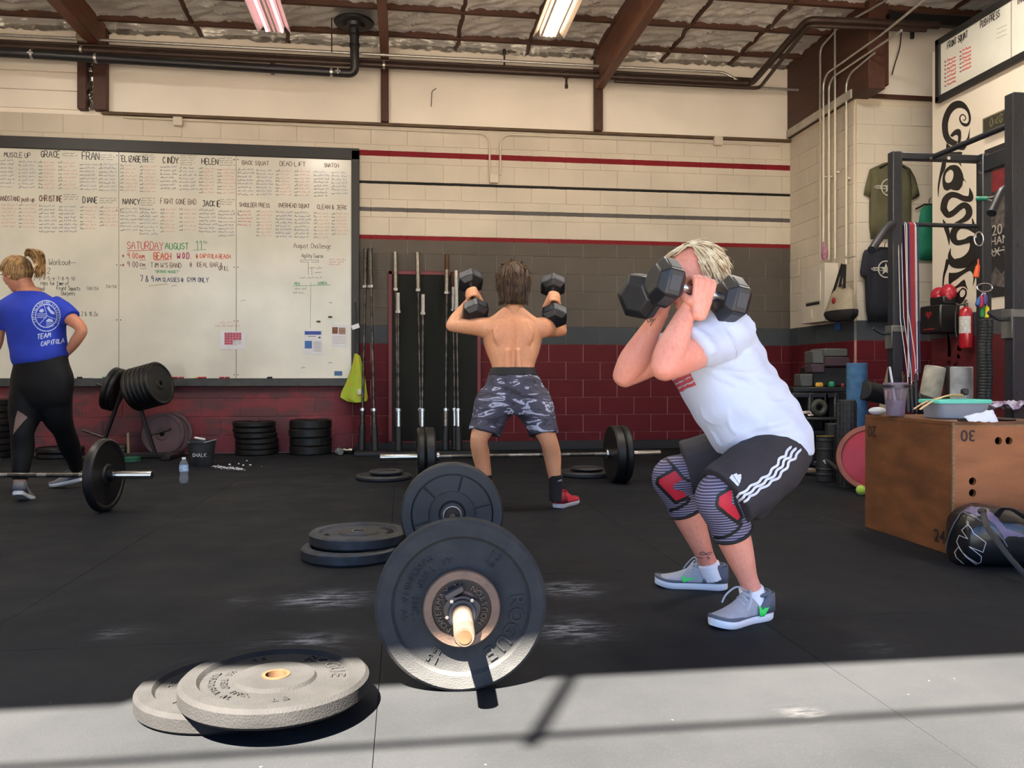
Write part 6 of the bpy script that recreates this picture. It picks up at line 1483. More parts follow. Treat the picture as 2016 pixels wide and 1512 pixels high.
# ================================================================== FIGURE TOOLS
def limb(mb, nodes, side=None, n=18, k=5, caps=True):
    """nodes: (point, ra, rb): smooth tube of elliptical section, ra along 'side', rb across it"""
    S = spline([(*p, a, b) for p, a, b in nodes], k)
    P = [Vector(s[:3]) for s in S]; m = len(P); rr = []
    sd = Vector(side) if side else None
    T = [(P[min(i + 1, m - 1)] - P[max(i - 1, 0)]).normalized() for i in range(m)]
    if sd is None: sd = V(0, 0, 1) if abs(T[0].z) < .8 else V(1, 0, 0)
    u = (sd - T[0] * sd.dot(T[0])).normalized()
    def ring(c, u, w, a, b): return [c + u * (a * math.cos(2 * PI * j / n)) + w * (b * math.sin(2 * PI * j / n)) for j in range(n)]
    for i in range(m):
        if side: u = (sd - T[i] * sd.dot(T[i]))
        else:
            if i: u = T[i - 1].rotation_difference(T[i]) @ u
            u = u - T[i] * u.dot(T[i])
        u = u.normalized() if u.length > 1e-6 else V(1, 0, 0)
        w = T[i].cross(u); a, b = max(S[i][3], .002), max(S[i][4], .002)
        if i == 0 and caps:
            for q in (.98, .8, .5): 
                e = math.sqrt(1 - q * q); rr.append(ring(P[0] - T[0] * (min(a, b) * q), u, w, a * e, b * e))
        rr.append(ring(P[i], u, w, a, b))
        if i == m - 1 and caps:
            for q in (.5, .8, .98):
                e = math.sqrt(1 - q * q); rr.append(ring(P[i] + T[i] * (min(a, b) * q), u, w, a * e, b * e))
    mb.rings(rr, True)
def hsec(mb, rows, dc, n=40, k=4, pw=2.0):
    """trunk from horizontal sections: (image y, x0, x1, half depth, depth offset)"""
    S = spline(rows, k); rr = []
    for y, x0, x1, h, dd in S:
        a = W(x0, y, dc + dd); b = W(x1, y, dc + dd); c = (a + b) / 2; w = (b - a) / 2; dp = V(SY, CY, 0) * h; ring = []
        for j in range(n):
            t = 2 * PI * j / n; cx, sx = math.cos(t), math.sin(t)
            ring.append(c + w * math.copysign(abs(cx) ** (2 / pw), cx) + dp * math.copysign(abs(sx) ** (2 / pw), sx))
        rr.append(ring)
    mb.rings(rr, True)
def fuse(mb, voxel, name, smooth=6, fac=.5, disp=None):
    """one continuous skin over overlapping closed shapes"""
    me = bpy.data.meshes.new(name); me.from_pydata(mb.v, [], mb.f)
    bm = bmesh.new(); bm.from_mesh(me); bmesh.ops.recalc_face_normals(bm, faces=bm.faces); bm.to_mesh(me); bm.free()
    ob = bpy.data.objects.new(name, me); COL.objects.link(ob)
    md = ob.modifiers.new('r', 'REMESH'); md.mode = 'VOXEL'; md.voxel_size = voxel; md.use_smooth_shade = True
    if smooth:
        ms = ob.modifiers.new('s', 'SMOOTH'); ms.iterations = smooth; ms.factor = fac
    bpy.context.view_layer.update()
    out = bpy.data.meshes.new_from_object(ob.evaluated_get(bpy.context.evaluated_depsgraph_get()))
    bpy.data.objects.remove(ob); bpy.data.meshes.remove(me)
    if disp:
        n = len(out.vertices); co = np.empty(n * 3); out.vertices.foreach_get('co', co); co = co.reshape(-1, 3)
        no = np.empty(n * 3); out.vertices.foreach_get('normal', no); no = no.reshape(-1, 3)
        out.vertices.foreach_set('co', (co + no * disp(co)[:, None]).ravel()); out.update()
    for p in out.polygons: p.use_smooth = True
    out.name = name
    return out
def bvh_of(me): return BVHTree.FromPolygons([v.co.copy() for v in me.vertices], [tuple(p.vertices) for p in me.polygons])
def put(name, me, m, parent):
    """world-space mesh under an unrotated parent (or its part)"""
    p = parent; org = Vector((0, 0, 0))
    while p is not None: org = org + p.location; p = p.parent
    me2 = me if isinstance(me, bpy.types.Mesh) else me.mesh(name)
    me2.transform(Matrix.Translation(-org)); me2.materials.clear(); me2.materials.append(m)
    o = bpy.data.objects.new(name, me2); COL.objects.link(o); o.parent = parent; return o
def inside(x, y, loops):
    c = False
    for lp in loops:
        n = len(lp); j = n - 1
        for i in range(n):
            xi, yi = lp[i][0], lp[i][1]; xj, yj = lp[j][0], lp[j][1]
            if (yi > y) != (yj > y) and x < (xj - xi) * (y - yi) / (yj - yi) + xi: c = not c
            j = i
    return c
def decal(loops, bvh, step=1.0, off=.0015):
    """print on a surface: pixel polygons (even-odd) cast from the camera onto the mesh"""
    xs = [p[0] for l in loops for p in l]; ys = [p[1] for l in loops for p in l]
    x0, y0 = min(xs), min(ys); nx = int((max(xs) - x0) / step) + 2; ny = int((max(ys) - y0) / step) + 2
    vid = {}; vs = []; fs = []
    def hit(i, j):
        if (i, j) in vid: return vid[(i, j)]
        r = ray(x0 + i * step, y0 + j * step); h = bvh.ray_cast(CAM, r.normalized())
        if h[0] is None: vid[(i, j)] = None
        else:
            n = h[1] if h[1].dot(r) < 0 else -h[1]; vid[(i, j)] = len(vs); vs.append(h[0] + n * off)
        return vid[(i, j)]
    for i in range(nx):
        for j in range(ny):
            if inside(x0 + (i + .5) * step, y0 + (j + .5) * step, loops):
                q = [hit(i, j), hit(i + 1, j), hit(i + 1, j + 1), hit(i, j + 1)]
                if None in q: continue
                if max((vs[q[0]] - vs[k]).length for k in q) > .05: continue
                fs.append(q)
    mb = MB(); mb.add(vs, fs); return mb
def stroke_decal(paths, width, bvh, off=.0015, step=1.5, mb=None):
    mb = mb or MB()
    for P in paths:
        D = []
        for i in range(len(P) - 1):
            n = max(1, int(math.hypot(P[i + 1][0] - P[i][0], P[i + 1][1] - P[i][1]) / step))
            D += [(P[i][0] + (P[i + 1][0] - P[i][0]) * k / n, P[i][1] + (P[i + 1][1] - P[i][1]) * k / n) for k in range(n)]
        D.append(P[-1]); L, R = [], []
        for i in range(len(D)):
            a = D[max(i - 1, 0)]; b = D[min(i + 1, len(D) - 1)]; tx, ty = b[0] - a[0], b[1] - a[1]; l = math.hypot(tx, ty) or 1
            row = []
            for s in (-.5, .5):
                r = ray(D[i][0] - ty / l * width * s, D[i][1] + tx / l * width * s); h = bvh.ray_cast(CAM, r.normalized())
                row.append(None if h[0] is None else h[0] + (h[1] if h[1].dot(r) < 0 else -h[1]) * off)
            if None in row:
                if len(L) > 1: mb.grid([L, R])
                L, R = [], []; continue
            L.append(row[0]); R.append(row[1])
        if len(L) > 1: mb.grid([L, R])
    return mb
def px_text(s, org, u, v, h, track=.2):
    """stroke lettering as pixel paths"""
    out = []; x = 0
    for ch in s:
        if ch == ' ': x += .5 * h; continue
        ps = gl_pts(ch); mx = max(p[0] for st in ps for p in st)
        for st in ps: out.append([(org[0] + u[0] * (x + p[0] * h) + v[0] * p[1] * h, org[1] + u[1] * (x + p[0] * h) + v[1] * p[1] * h) for p in st])
        x += (mx + track) * h
    return out
def fist(mb, c, a, w, n, sc=1.0, thumb=1):
    """hand closed on a handle: c bar centre, a bar axis, w toward the wrist, n toward the back of the hand"""
    a, w, n = Vector(a).normalized(), Vector(w).normalized(), Vector(n).normalized()
    n = (n - a * n.dot(a)).normalized(); w = (w - a * w.dot(a) - n * w.dot(n)).normalized()
    p = lambda x, y, z=0: c + (w * x + n * y + a * z) * sc
    limb(mb, [(p(.085, .016), .027 * sc, .021 * sc), (p(.05, .022), .036 * sc, .019 * sc), (p(.012, .029), .040 * sc, .015 * sc), (p(-.014, .026), .037 * sc, .012 * sc)], side=a, n=16)
    for i, z in enumerate((-.0345, -.0115, .0115, .0345)):
        L = (.92, 1.05, 1.0, .86)[i] if thumb > 0 else (.86, 1.0, 1.05, .92)[i]
        r = .0097 * sc * (.9 + .1 * L)
        limb(mb, [(p(.015, .032, z * .92), r * .75, r * .75), (p(-.022, .034, z), r * 1.12, r * 1.12), (p(-.041 * L, .015, z), r * .98, r * .98), (p(-.043 * L, -.010, z), r, r), (p(-.026 * L, -.029, z), r * 1.03, r * 1.03), (p(.002, -.033, z * .95), r * .93, r * .93), (p(.018, -.022, z * .93), r * .8, r * .8)], n=10, k=4)
    zt = .046 * thumb
    limb(mb, [(p(.045, .012, zt * .7), .015 * sc, .014 * sc), (p(.028, -.008, zt), .0135 * sc, .0125 * sc), (p(.008, -.028, zt * .85), .012 * sc, .0115 * sc), (p(-.012, -.040, zt * .45), .0105 * sc, .010 * sc)], n=12, k=4)
def head(mb, c, f, u, sc=1.0):
    """skull with jaw, nose, brow, lips, ears; f forward, u up; c = middle of the head"""
    f = Vector(f).normalized(); u = Vector(u); u = (u - f * u.dot(f)).normalized(); s = u.cross(f)
    M = Matrix((f, s, u)).transposed(); p = lambda x, y, z: c + M @ (Vector((x, y, z)) * sc)
    def el(x, y, z, rx, ry, rz): mb.ball(p(x, y, z), (rx * sc, ry * sc, rz * sc), 20, M)
    el(-.008, 0, .03, .098, .077, .088); el(.02, 0, -.005, .078, .066, .095); el(.045, 0, -.055, .048, .048, .052)
    el(.07, 0, -.088, .022, .024, .018); el(.082, 0, .035, .016, .045, .012)
    limb(mb, [(p(.086, 0, .028), .008 * sc, .008 * sc), (p(.104, 0, -.008), .011 * sc, .010 * sc), (p(.112, 0, -.02), .015 * sc, .011 * sc), (p(.092, 0, -.028), .014 * sc, .008 * sc)], side=s, n=12, k=4)
    el(.090, 0, -.047, .012, .024, .006); el(.088, 0, -.058, .012, .021, .007)
    for y in (-1, 1):
        el(.072, y * .034, -.01, .02, .02, .018); el(-.005, y * .076, -.008, .022, .008, .032); el(.0, y * .081, .008, .014, .006, .016); el(-.002, y * .078, -.03, .010, .006, .010)
    return M
def eyes(c, M, sc, parent, p0):
    for y in (-1, 1):
        q = MB(); q.ball(c + M @ (Vector((.083, y * .031, .012)) * sc), (.012 * sc, .014 * sc, .0075 * sc), 14, M); e = obj('eye', q, mat('eye_white', (226, 222, 218), .25, var=.02), parent)
        q = MB(); q.ball(c + M @ (Vector((.0925, y * .031, .011)) * sc), (.004 * sc, .006 * sc, .006 * sc), 10, M); x = obj('iris', q, mat('iris', (70, 84, 96), .2), e, False); x.location = -p0
        q = MB(); q.tube([c + M @ (Vector((.093, y * .014, .032)) * sc), c + M @ (Vector((.094, y * .032, .038)) * sc), c + M @ (Vector((.083, y * .05, .032)) * sc)], .003 * sc, 6); obj('eyebrow', q, mat('brow_hair', (120, 92, 66), .7), parent)
def hair_mesh(c, M, rad, roots, rs, r0=.0045, seg=7):
    """locks: each root = (start dir, end dir, lift0, lift1, flick) in head axes f,s,u"""
    mb = MB()
    for d0, d1, l0, l1, fl in roots:
        d0 = Vector(d0).normalized(); d1 = Vector(d1).normalized(); P = []; R = []
        wv = rs.uniform(0, 6.3); am = rs.uniform(.003, .008)
        for i in range(seg + 1):
            t = i / seg; d = d0.slerp(d1, t) if d0.angle(d1) > .01 else d0
            k = 1 + l0 + (l1 - l0) * t + (fl * max(0, t - .7) / .3 if fl else 0)
            q = Vector((d.x * rad[0], d.y * rad[1], d.z * rad[2])) * k + Vector((am * math.sin(wv + 4 * t), am * math.cos(wv * 2 + 5 * t), 0)) * t
            P.append(c + M @ q); R.append(r0 * (1.0 if t < .6 else 1 - .8 * (t - .6) / .4) * rs.uniform(.85, 1.15))
        mb.tube(P, R, 6, True, None, .55)
    return mb
def shoe(prefix, parent, heel, toe, L, cols, z0=0.0, pitch=0.0, roll=0.0, laces=True, sc=1.0):
    """running shoe from heel to toe point on the floor; cols: upper, heel counter, sole, stripe, lace; returns upper mesh"""
    h = Vector(heel); d = Vector(toe) - h; d.z = 0; d.normalize(); s = V(-d.y, d.x, 0); u = V(0, 0, 1)
    R = Matrix.Rotation(pitch, 3, s); d = R @ d; u = R @ u
    R2 = Matrix.Rotation(roll, 3, d); s = R2 @ s; u = R2 @ u
    p = lambda x, y, z: h + d * (x * L) + s * (y * sc) + u * (z * sc) + V(0, 0, z0)
    def outline(k): 
        a = [(-.02, .0), (.0, .022), (.06, .033), (.2, .036), (.38, .034), (.55, .040), (.7, .047), (.82, .046), (.92, .034), (.985, .016), (1.0, 0)]
        S = spline(a, 3); return [(x, y * k) for x, y in S] + [(x, -y * k) for x, y in S[::-1][1:-1]]
    rise = lambda x: .012 * max(0, (x - .7) / .3) ** 2 + .004 * max(0, (.1 - x) / .1)
    q = MB(); rr = []
    for k, z in ((.94, 0), (1.04, .006), (1.08, .018), (1.02, .026)): rr.append([p(x, y, z + rise(x)) for x, y in outline(k)])
    q.rings(rr); sole = obj('sole', q, cols[2], parent)
    q = MB(); rr = []
    for k, z in ((1.03, .024), (1.05, .03), (1.0, .034)): rr.append([p(x, y, z + rise(x) + (.006 if x < .3 else 0)) for x, y in outline(k)])
    q.rings(rr); obj('midsole', q, cols[1], parent)
    S = spline([(0, .028, .088), (.06, .036, .094), (.18, .038, .086), (.30, .037, .088), (.42, .039, .093), (.52, .042, .078), (.66, .046, .060), (.80, .045, .047), (.91, .034, .036), (.99, .012, .02)], 4)
    q = MB(); rr = []
    for x, w, hh in S:
        ring = []
        for j in range(20):
            t = 2 * PI * j / 20; cy, sz = math.cos(t), math.sin(t)
            z = .030 + rise(x) + (hh - .030) * max(0, sz) ** .8 - .008 * max(0, -sz)
            ring.append(p(x, w * math.copysign(abs(cy) ** .8, cy) * (1 - .25 * max(0, sz)), z))
        rr.append(ring)
    q.rings(rr); up = fuse(q, .005, 'upper', 4); bv = bvh_of(up); put('upper', up, cols[0], parent)
    q = MB(); rr = []
    for x, w, hh in S[:14]:
        ring = []
        top = .092 - .0 * x - max(0, x - .16) * .32
        for j in range(14):
            t = PI * j / 13; cy = math.cos(t); ring.append(None)
        rr.append((x, w, top))
    G = []
    for sgn in (1, -1):
        L1 = []
        for x, w, top in rr: L1.append([p(x - .004, sgn * (w * 1.045), .03), p(x - .004, sgn * (w * 1.06), (.03 + top) / 2 * .95), p(x - .004, sgn * (w * .96), max(.034, top))])
        G.append(L1)
    b0 = [G[1][0], [p(-.022, 0, .03), p(-.026, 0, .055), p(-.018, 0, .096)], G[0][0]]
    full = G[1][::-1] + [b0[1]] + G[0]; q.grid(full); o = obj('heel_counter', q, cols[1], parent); md = o.modifiers.new('t', 'SOLIDIFY'); md.thickness = .004; md.offset = 0
    q = MB(); q.tube([p(.02 + .145 * (1 - math.cos(a)), .031 * math.sin(a), .090 + .004 * math.cos(a)) for a in np.linspace(0, 2 * PI, 28)], .007, 8); obj('collar', q, cols[1], parent)
    q = MB(); q.beam(p(.34, 0, .10), p(.46, 0, .087), .034, .008, u, .003); obj('tongue', q, cols[0], parent)
    if laces:
        for k in range(5):
            x = .40 + k * .055; z = .0965 - .0072 * k - .0013 * k * k
            q = MB(); q.tube([p(x, -.026, z - .012), p(x + .012, -.01, z), p(x + .02, .01, z), p(x + .012, .026, z - .012)], .0035, 6); obj('lace', q, cols[4], parent)
        for sg in (1, -1):
            q = MB(); q.tube(spline([p(.38, 0, .1), p(.44, .03 * sg, .112), p(.53, .055 * sg, .085), p(.60, .058 * sg, .058)], 5), .0032, 6); obj('lace_end', q, cols[4], parent)
    return bv
def hex_dumbbell(label, c1, c2, R, hl, up, group=None):
    """two hex heads centred at c1, c2; R corner radius, hl head length"""
    c1, c2 = Vector(c1), Vector(c2); a = (c2 - c1).normalized(); up = Vector(up); x = (up - a * up.dot(a)).normalized(); y = a.cross(x)
    t = thing('dumbbell', label, 'dumbbell', (c1 + c2) / 2, (0, 0, 0), group)
    M_HEX = mat('hex_rubber', (27, 29, 33), .42, var=.12, scale=12, spec=.5); M_HEXL = mat('hex_label', (52, 56, 64), .5, var=.1)
    for c, s in ((c1, -1), (c2, 1)):
        q = MB(); rr = []
        for z, k in ((-hl / 2, .62), (-hl / 2 + hl * .06, .72), (-hl * .26, 1.0), (hl * .26, 1.0), (hl / 2 - hl * .06, .74), (hl / 2, .64)):
            rr.append([c + a * z + (x * math.cos(PI / 3 * j) + y * math.sin(PI / 3 * j)) * R * k for j in range(6)])
        q.rings(rr); h = obj('hex_head', q, M_HEX, t, sharp=18)
        md = h.modifiers.new('b', 'BEVEL'); md.width = .004; md.segments = 2; md.limit_method = 'ANGLE'
        for j in range(6):
            nrm = x * math.cos(PI / 3 * (j + .5)) + y * math.sin(PI / 3 * (j + .5)); tg = a.cross(nrm)
            q = MB(); q.box(c + nrm * (R * .866 + .0005), (R * .62, hl * .40, .002), .0006, Matrix((tg, a, nrm)).transposed()); e = obj('size_plate', q, M_HEXL, h, False); e.location = -Vector(t.location)
    q = MB(); n = 9; L = (c2 - c1).length; q.tube([c1.lerp(c2, i / (n - 1)) for i in range(n)], [.0145 + .003 * math.sin(PI * i / (n - 1)) for i in range(n)], 14); obj('handle', q, M_CHROME, t)
    return t
def wrinkle(amp, dirs, seed=0):
    """soft cloth folds as a displacement of world points"""
    rs = np.random.RandomState(seed); K = []
    for d, f, a in dirs: K.append((np.array(d, float) / np.linalg.norm(d) * f, a, rs.uniform(0, 6.3), rs.uniform(-1, 1, 3) * 9))
    def fn(co):
        z = np.zeros(len(co))
        for kv, a, ph, mod in K:
            env = .5 + .5 * np.sin(co @ mod + ph * 2)
            z += a * env * np.sin(co @ kv + ph + 1.2 * np.sin(co @ mod * 1.3))
        return amp * z
    return fn

# ================================================================== WOMAN IN WHITE, SQUATTING
def skin(name, c, c2, c3):
    m = mat(name, c, .5, var=.1, scale=4.5, spec=.35, col2=c2, bump=.12, bscale=90); nt = m.node_tree; N = nt.nodes; L = nt.links
    b = N['Principled BSDF']; src = b.inputs['Base Color'].links[0].from_socket
    no = N.new('ShaderNodeTexNoise'); no.inputs['Scale'].default_value = 70; no.inputs['Detail'].default_value = 4
    mr = N.new('ShaderNodeMapRange'); mr.inputs[1].default_value = .5; mr.inputs[2].default_value = .75; mr.inputs[4].default_value = .5; L.new(no.outputs[0], mr.inputs[0])
    mx = N.new('ShaderNodeMix'); mx.data_type = 'RGBA'; mx.inputs[7].default_value = (*lin(c3), 1); L.new(mr.outputs[0], mx.inputs[0]); L.new(src, mx.inputs[6]); L.new(mx.outputs[2], b.inputs['Base Color'])
    b.inputs['Subsurface Weight'].default_value = .12; b.inputs['Subsurface Radius'].default_value = (1, .35, .2); b.inputs['Subsurface Scale'].default_value = .008
    return m
SK1 = skin('flushed_skin', (222, 158, 138), (212, 136, 118), (200, 120, 104))
D = 2.9
pw = thing('person', 'squatting person in white t-shirt, dark shorts and striped knee sleeves holding two dumbbells', 'person', (W(1470, HORIZON, 2.9).x, W(1470, HORIZON, 2.9).y, 0))
NEAR = V(-SY, -CY, 0)          # toward the camera
LEFT = V(-CY, SY, 0)           # toward the left of the picture
b = MB()
# trunk core, hips
hsec(b, [(870, 1450, 1565, .12, 0), (820, 1390, 1562, .13, 0), (760, 1352, 1522, .13, 0), (700, 1345, 1490, .14, 0), (650, 1362, 1462, .15, 0), (615, 1378, 1430, .07, 0), (595, 1378, 1422, .055, 0)], D)
limb(b, [(W(1415, 620, D), .058, .058), (W(1398, 590, D - .01), .054, .056), (W(1382, 565, D - .02), .05, .055)])
hc = W(1368, 548, D - .03); hf = (LEFT * 1.0 + NEAR * .22 + V(0, 0, -.18)); hu = V(0, 0, 1) + LEFT * .12
HM = head(b, hc, hf, hu, .98)
# near arm
sh, el, wr_ = W(1418, 668, 2.75), W(1309, 722, 2.57), W(1352, 612, 2.64)
limb(b, [(sh, .062, .062), (sh.lerp(el, .4), .060, .058), (sh.lerp(el, .8), .054, .052), (el, .046, .048)])
hb = W(1372, 576, 2.62)
limb(b, [(el, .046, .047), (el.lerp(wr_, .15), .051, .050), (el.lerp(wr_, .35), .051, .047), (el.lerp(wr_, .7), .039, .036), (wr_, .029, .026), (wr_.lerp(hb, .5), .029, .022)], side=LEFT)
db1, db2 = W(1309, 556, 2.60), W(1438, 590, 2.68)
da = (db2 - db1).normalized()
fist(b, db1.lerp(db2, .5), da, wr_ - db1.lerp(db2, .5), NEAR + V(0, 0, .25), 1.0, -1)
# far arm
sh2, el2, wr2 = W(1372, 668, 3.06), W(1231, 738, 2.93), W(1297, 622, 2.84)
limb(b, [(sh2, .06, .06), (sh2.lerp(el2, .5), .054, .054), (sh2.lerp(el2, .85), .050, .050), (el2, .045, .046)])
fb1, fb2 = W(1262, 583, 2.74), W(1356, 563, 3.0)
fm = fb1.lerp(fb2, .5)
limb(b, [(el2, .046, .046), (el2.lerp(wr2, .2), .053, .050), (el2.lerp(wr2, .4), .050, .047), (el2.lerp(wr2, .75), .037, .035), (wr2, .029, .027), (wr2.lerp(fm, .5), .030, .024)], side=LEFT)
fist(b, fm, (fb2 - fb1), wr2 - fm, -NEAR + V(0, 0, .2), 1.0, 1)
# legs
hipn, kn, an_ = W(1515, 893, 2.82), W(1418, 980, 2.67), W(1478, 1156, 2.77)
limb(b, [(hipn, .085, .085), (hipn.lerp(kn, .5), .08, .08), (hipn.lerp(kn, .9), .068, .068), (kn, .060, .062)])
limb(b, [(kn, .060, .060), (kn.lerp(an_, .2), .056, .058), (kn.lerp(an_, .42), .057, .062), (kn.lerp(an_, .65), .047, .050), (kn.lerp(an_, .88), .034, .036), (an_, .034, .038), (W(1482, 1178, 2.78), .036, .045)], side=LEFT)
hipf, kf, af = W(1528, 884, 3.04), W(1326, 940, 3.10), W(1394, 1108, 3.17)
limb(b, [(hipf, .10, .10), (hipf.lerp(kf, .5), .088, .088), (hipf.lerp(kf, .9), .068, .068), (kf, .060, .062)])
limb(b, [(kf, .060, .060), (kf.lerp(af, .2), .058, .060), (kf.lerp(af, .42), .060, .064), (kf.lerp(af, .65), .048, .052), (kf.lerp(af, .88), .036, .037), (af, .035, .038), (W(1400, 1128, 3.17), .036, .045)], side=LEFT)
body = fuse(b, .004, 'body', 2, .5)
put('body', body, SK1, pw); eyes(hc, HM, .98, pw, Vector(pw.location))
bvw = bvh_of(bpy.data.objects[-1].data) if False else None
def world_bvh(o):
    org = Vector((0, 0, 0)); p = o
    while p is not None: org = org + p.location; p = p.parent
    return BVHTree.FromPolygons([v.co + org for v in o.data.vertices], [tuple(p_.vertices) for p_ in o.data.polygons])
body_o = [o for o in pw.children if o.name.startswith('body')][0]; bv_body = world_bvh(body_o)
# white t-shirt
s = MB()
hsec(s, [(893, 1416, 1593, .17, 0), (884, 1408, 1597, .175, 0), (850, 1381, 1592, .182, 0), (820, 1364, 1580, .185, 0), (790, 1350, 1561, .18, 0), (760, 1333, 1541, .175, 0), (730, 1320, 1523, .175, 0), (700, 1324, 1506, .18, 0), (670, 1338, 1489, .185, 0), (645, 1352, 1472, .17, 0), (625, 1362, 1452, .13, 0), (608, 1384, 1436, .075, 0)], D, pw=2.15)
so = W(1362, 690, 2.655)
limb(s, [(W(1440, 655, 2.79), .095, .09), (W(1405, 668, 2.72), .086, .082), (so + (W(1405, 668, 2.72) - so) * .35, .078, .076), (so, .074, .072)], caps=False)
so2 = W(1302, 696, 3.02)
limb(s, [(W(1390, 660, 3.02), .09, .085), (W(1340, 680, 3.04), .078, .074), (so2, .070, .068)], caps=False)
fold = wrinkle(1.0, [((.3, .2, 1), 46, .0045), ((.8, .1, .7), 38, .006), ((-.5, .3, 1), 62, .003), ((1, .2, -.3), 27, .005), ((.9, .3, .9), 85, .0022)], 3)
def shirt_disp(co):
    z = fold(co)
    hem = np.clip((co[:, 2] - .56) / .10, 0, 1)
    # bunched rolls on the upper back
    back = np.clip(((co @ np.array([CY, -SY, 0])) - .86) / .08, 0, 1) * np.clip((co[:, 2] - .72) / .1, 0, 1)
    return z * (.35 + .65 * hem) + back * .006 * np.sin(co[:, 2] * 95 + 3 * co[:, 1])
M_WHITE = mat('white_cotton', (190, 200, 222), .85, var=.03, scale=6, bump=.12, bscale=22, sheen=.2)
bv0 = bvh_of(fuse(s, .012, 'tmp', 4))
folds = [([(1395, 727), (1440, 716), (1492, 704)], 9), ([(1388, 727), (1440, 752), (1500, 784)], 10), ([(1402, 732), (1470, 742), (1538, 772)], 9), ([(1410, 724), (1460, 724), (1512, 728)], 8), ([(1434, 800), (1440, 845), (1478, 858)], 8), ([(1450, 858), (1510, 836), (1570, 826)], 9), ([(1420, 884), (1470, 848), (1540, 826)], 8), ([(1389, 840), (1412, 868), (1424, 886)], 9), ([(1378, 800), (1390, 822), (1410, 836)], 8),
         ([(1500, 688), (1478, 694), (1450, 706)], 9), ([(1511, 711), (1488, 716), (1455, 722)], 9), ([(1524, 738), (1500, 738), (1470, 742)], 8), ([(1537, 763), (1512, 762), (1485, 764)], 8), ([(1552, 790), (1530, 790), (1505, 794)], 7), ([(1418, 630), (1437, 662), (1452, 690), (1448, 715)], 6), ([(1362, 650), (1385, 658), (1408, 664)], 7), ([(1350, 668), (1380, 676), (1412, 678)], 6), ([(1372, 700), (1395, 694), (1420, 690)], 7), ([(1580, 850), (1550, 846), (1510, 852)], 7)]
for P, r in folds:
    N_ = []
    for i, p in enumerate(spline(P, 4)):
        h = bv0.ray_cast(CAM, ray(p[0], p[1]).normalized())
        if h[0] is not None:
            k = min(1, i / 3, (len(P) * 4 - 4 - i) / 3); rr_ = r * .001 * (.45 + .75 * k); N_.append((h[0] - (h[1] if h[1].dot(CAM - h[0]) > 0 else -h[1]) * rr_ * .35, rr_, rr_))
    if len(N_) > 2: limb(s, N_, n=10, k=2)
sm_ = fuse(s, .006, 'white_shirt', 4, .5, shirt_disp); sh_o = put('white_shirt', sm_, M_WHITE, pw); bv_sh = world_bvh(sh_o)
# seams, flag print
M_SEAM = mat('white_seam', (214, 220, 232), .8)
for P in ([(1425, 628), (1440, 665), (1452, 690), (1450, 715)], [(1342, 658), (1352, 672), (1372, 700), (1386, 716)], [(1420, 884), (1470, 866), (1530, 868), (1592, 874)]): put('seam', stroke_decal([P], 1.6, bv_sh, .002), M_SEAM, sh_o)
fl = [(1316, 739), (1354, 722), (1371, 758), (1334, 774)]
def fq(u, v): 
    a = np.array(fl[0]) * (1 - u) + np.array(fl[1]) * u; c = np.array(fl[3]) * (1 - u) + np.array(fl[2]) * u; return tuple(a * (1 - v) + c * v)
rs = random.Random(5); loops = []
for v0, v1 in ((.02, .24), (.30, .50), (.56, .76), (.82, 1.0)):
    top = [fq(u, v0 + rs.uniform(-.03, .03)) for u in np.linspace(0, 1, 9)]; bot = [fq(u, v1 + rs.uniform(-.03, .03)) for u in np.linspace(1, 0, 9)]; loops.append(top + bot)
put('flag_print', decal(loops, bv_sh, .8, .0018), mat('faded_red_print', (190, 82, 92), .8, var=.2, scale=60), sh_o)
# shorts
s = MB()
hsec(s, [(905, 1480, 1590, .15, 0), (880, 1440, 1594, .165, 0), (855, 1430, 1588, .165, 0)], D + .01)
limb(s, [(W(1530, 893, 2.86), .118, .112), (W(1515, 910, 2.79), .122, .115), (W(1480, 940, 2.72), .122, .112), (W(1440, 968, 2.68), .116, .104), (W(1428, 978, 2.67), .117, .104)], caps=False, side=V(0, 0, 1))
limb(s, [(W(1500, 962, 2.76), .07, .09), (W(1492, 990, 2.74), .05, .085), (W(1483, 1022, 2.73), .022, .06)], caps=False, side=LEFT)
limb(s, [(W(1540, 880, 3.0), .13, .12), (W(1460, 895, 3.04), .120, .112), (W(1390, 912, 3.07), .110, .102), (W(1350, 922, 3.08), .108, .098)], caps=False, side=V(0, 0, 1))
fold = wrinkle(1.0, [((.5, .2, 1), 50, .0022), ((1, .4, .4), 70, .0016), ((-.4, .6, 1), 34, .0025)], 8)
M_SHORT = mat('charcoal_mesh_shorts', (44, 42, 48), .8, var=.12, scale=8, bump=.25, bscale=500)
so_ = put('shorts', fuse(s, .0065, 'shorts', 5, .5, fold), M_SHORT, pw); bv_so = world_bvh(so_)
def wavy(P, off): 
    S = spline(P, 10); out = []
    for i, p in enumerate(S): out.append((p[0] + off[0] + 1.6 * math.sin(i * .55), p[1] + off[1] + 1.2 * math.cos(i * .5)))
    return out
base_ = [(1556, 878), (1549, 893), (1536, 905), (1524, 922), (1508, 938), (1490, 950), (1470, 964), (1455, 975), (1447, 983)]
mb = stroke_decal([wavy(base_, (k * 9.5 - 1, k * 2.6)) for k in range(3)], 5.0, bv_so, .0022)
put('side_stripe', mb, mat('pale_stripe', (208, 214, 228), .7), so_)
lg = [[(1436, 941), (1441, 934), (1455, 955), (1452, 957)], [(1443, 935), (1450, 932), (1458, 947), (1455, 953)], [(1452, 935), (1459, 934), (1459, 944), (1457, 945)]]
put('logo', decal(lg, bv_so, .5, .0022), MATS['pale_stripe'], so_)
put('logo_word', stroke_decal(px_text('adidas', (1439, 940), (.62, .78), (.78, -.62), 4.2), .9, bv_so, .0022, .6), MATS['pale_stripe'], so_)
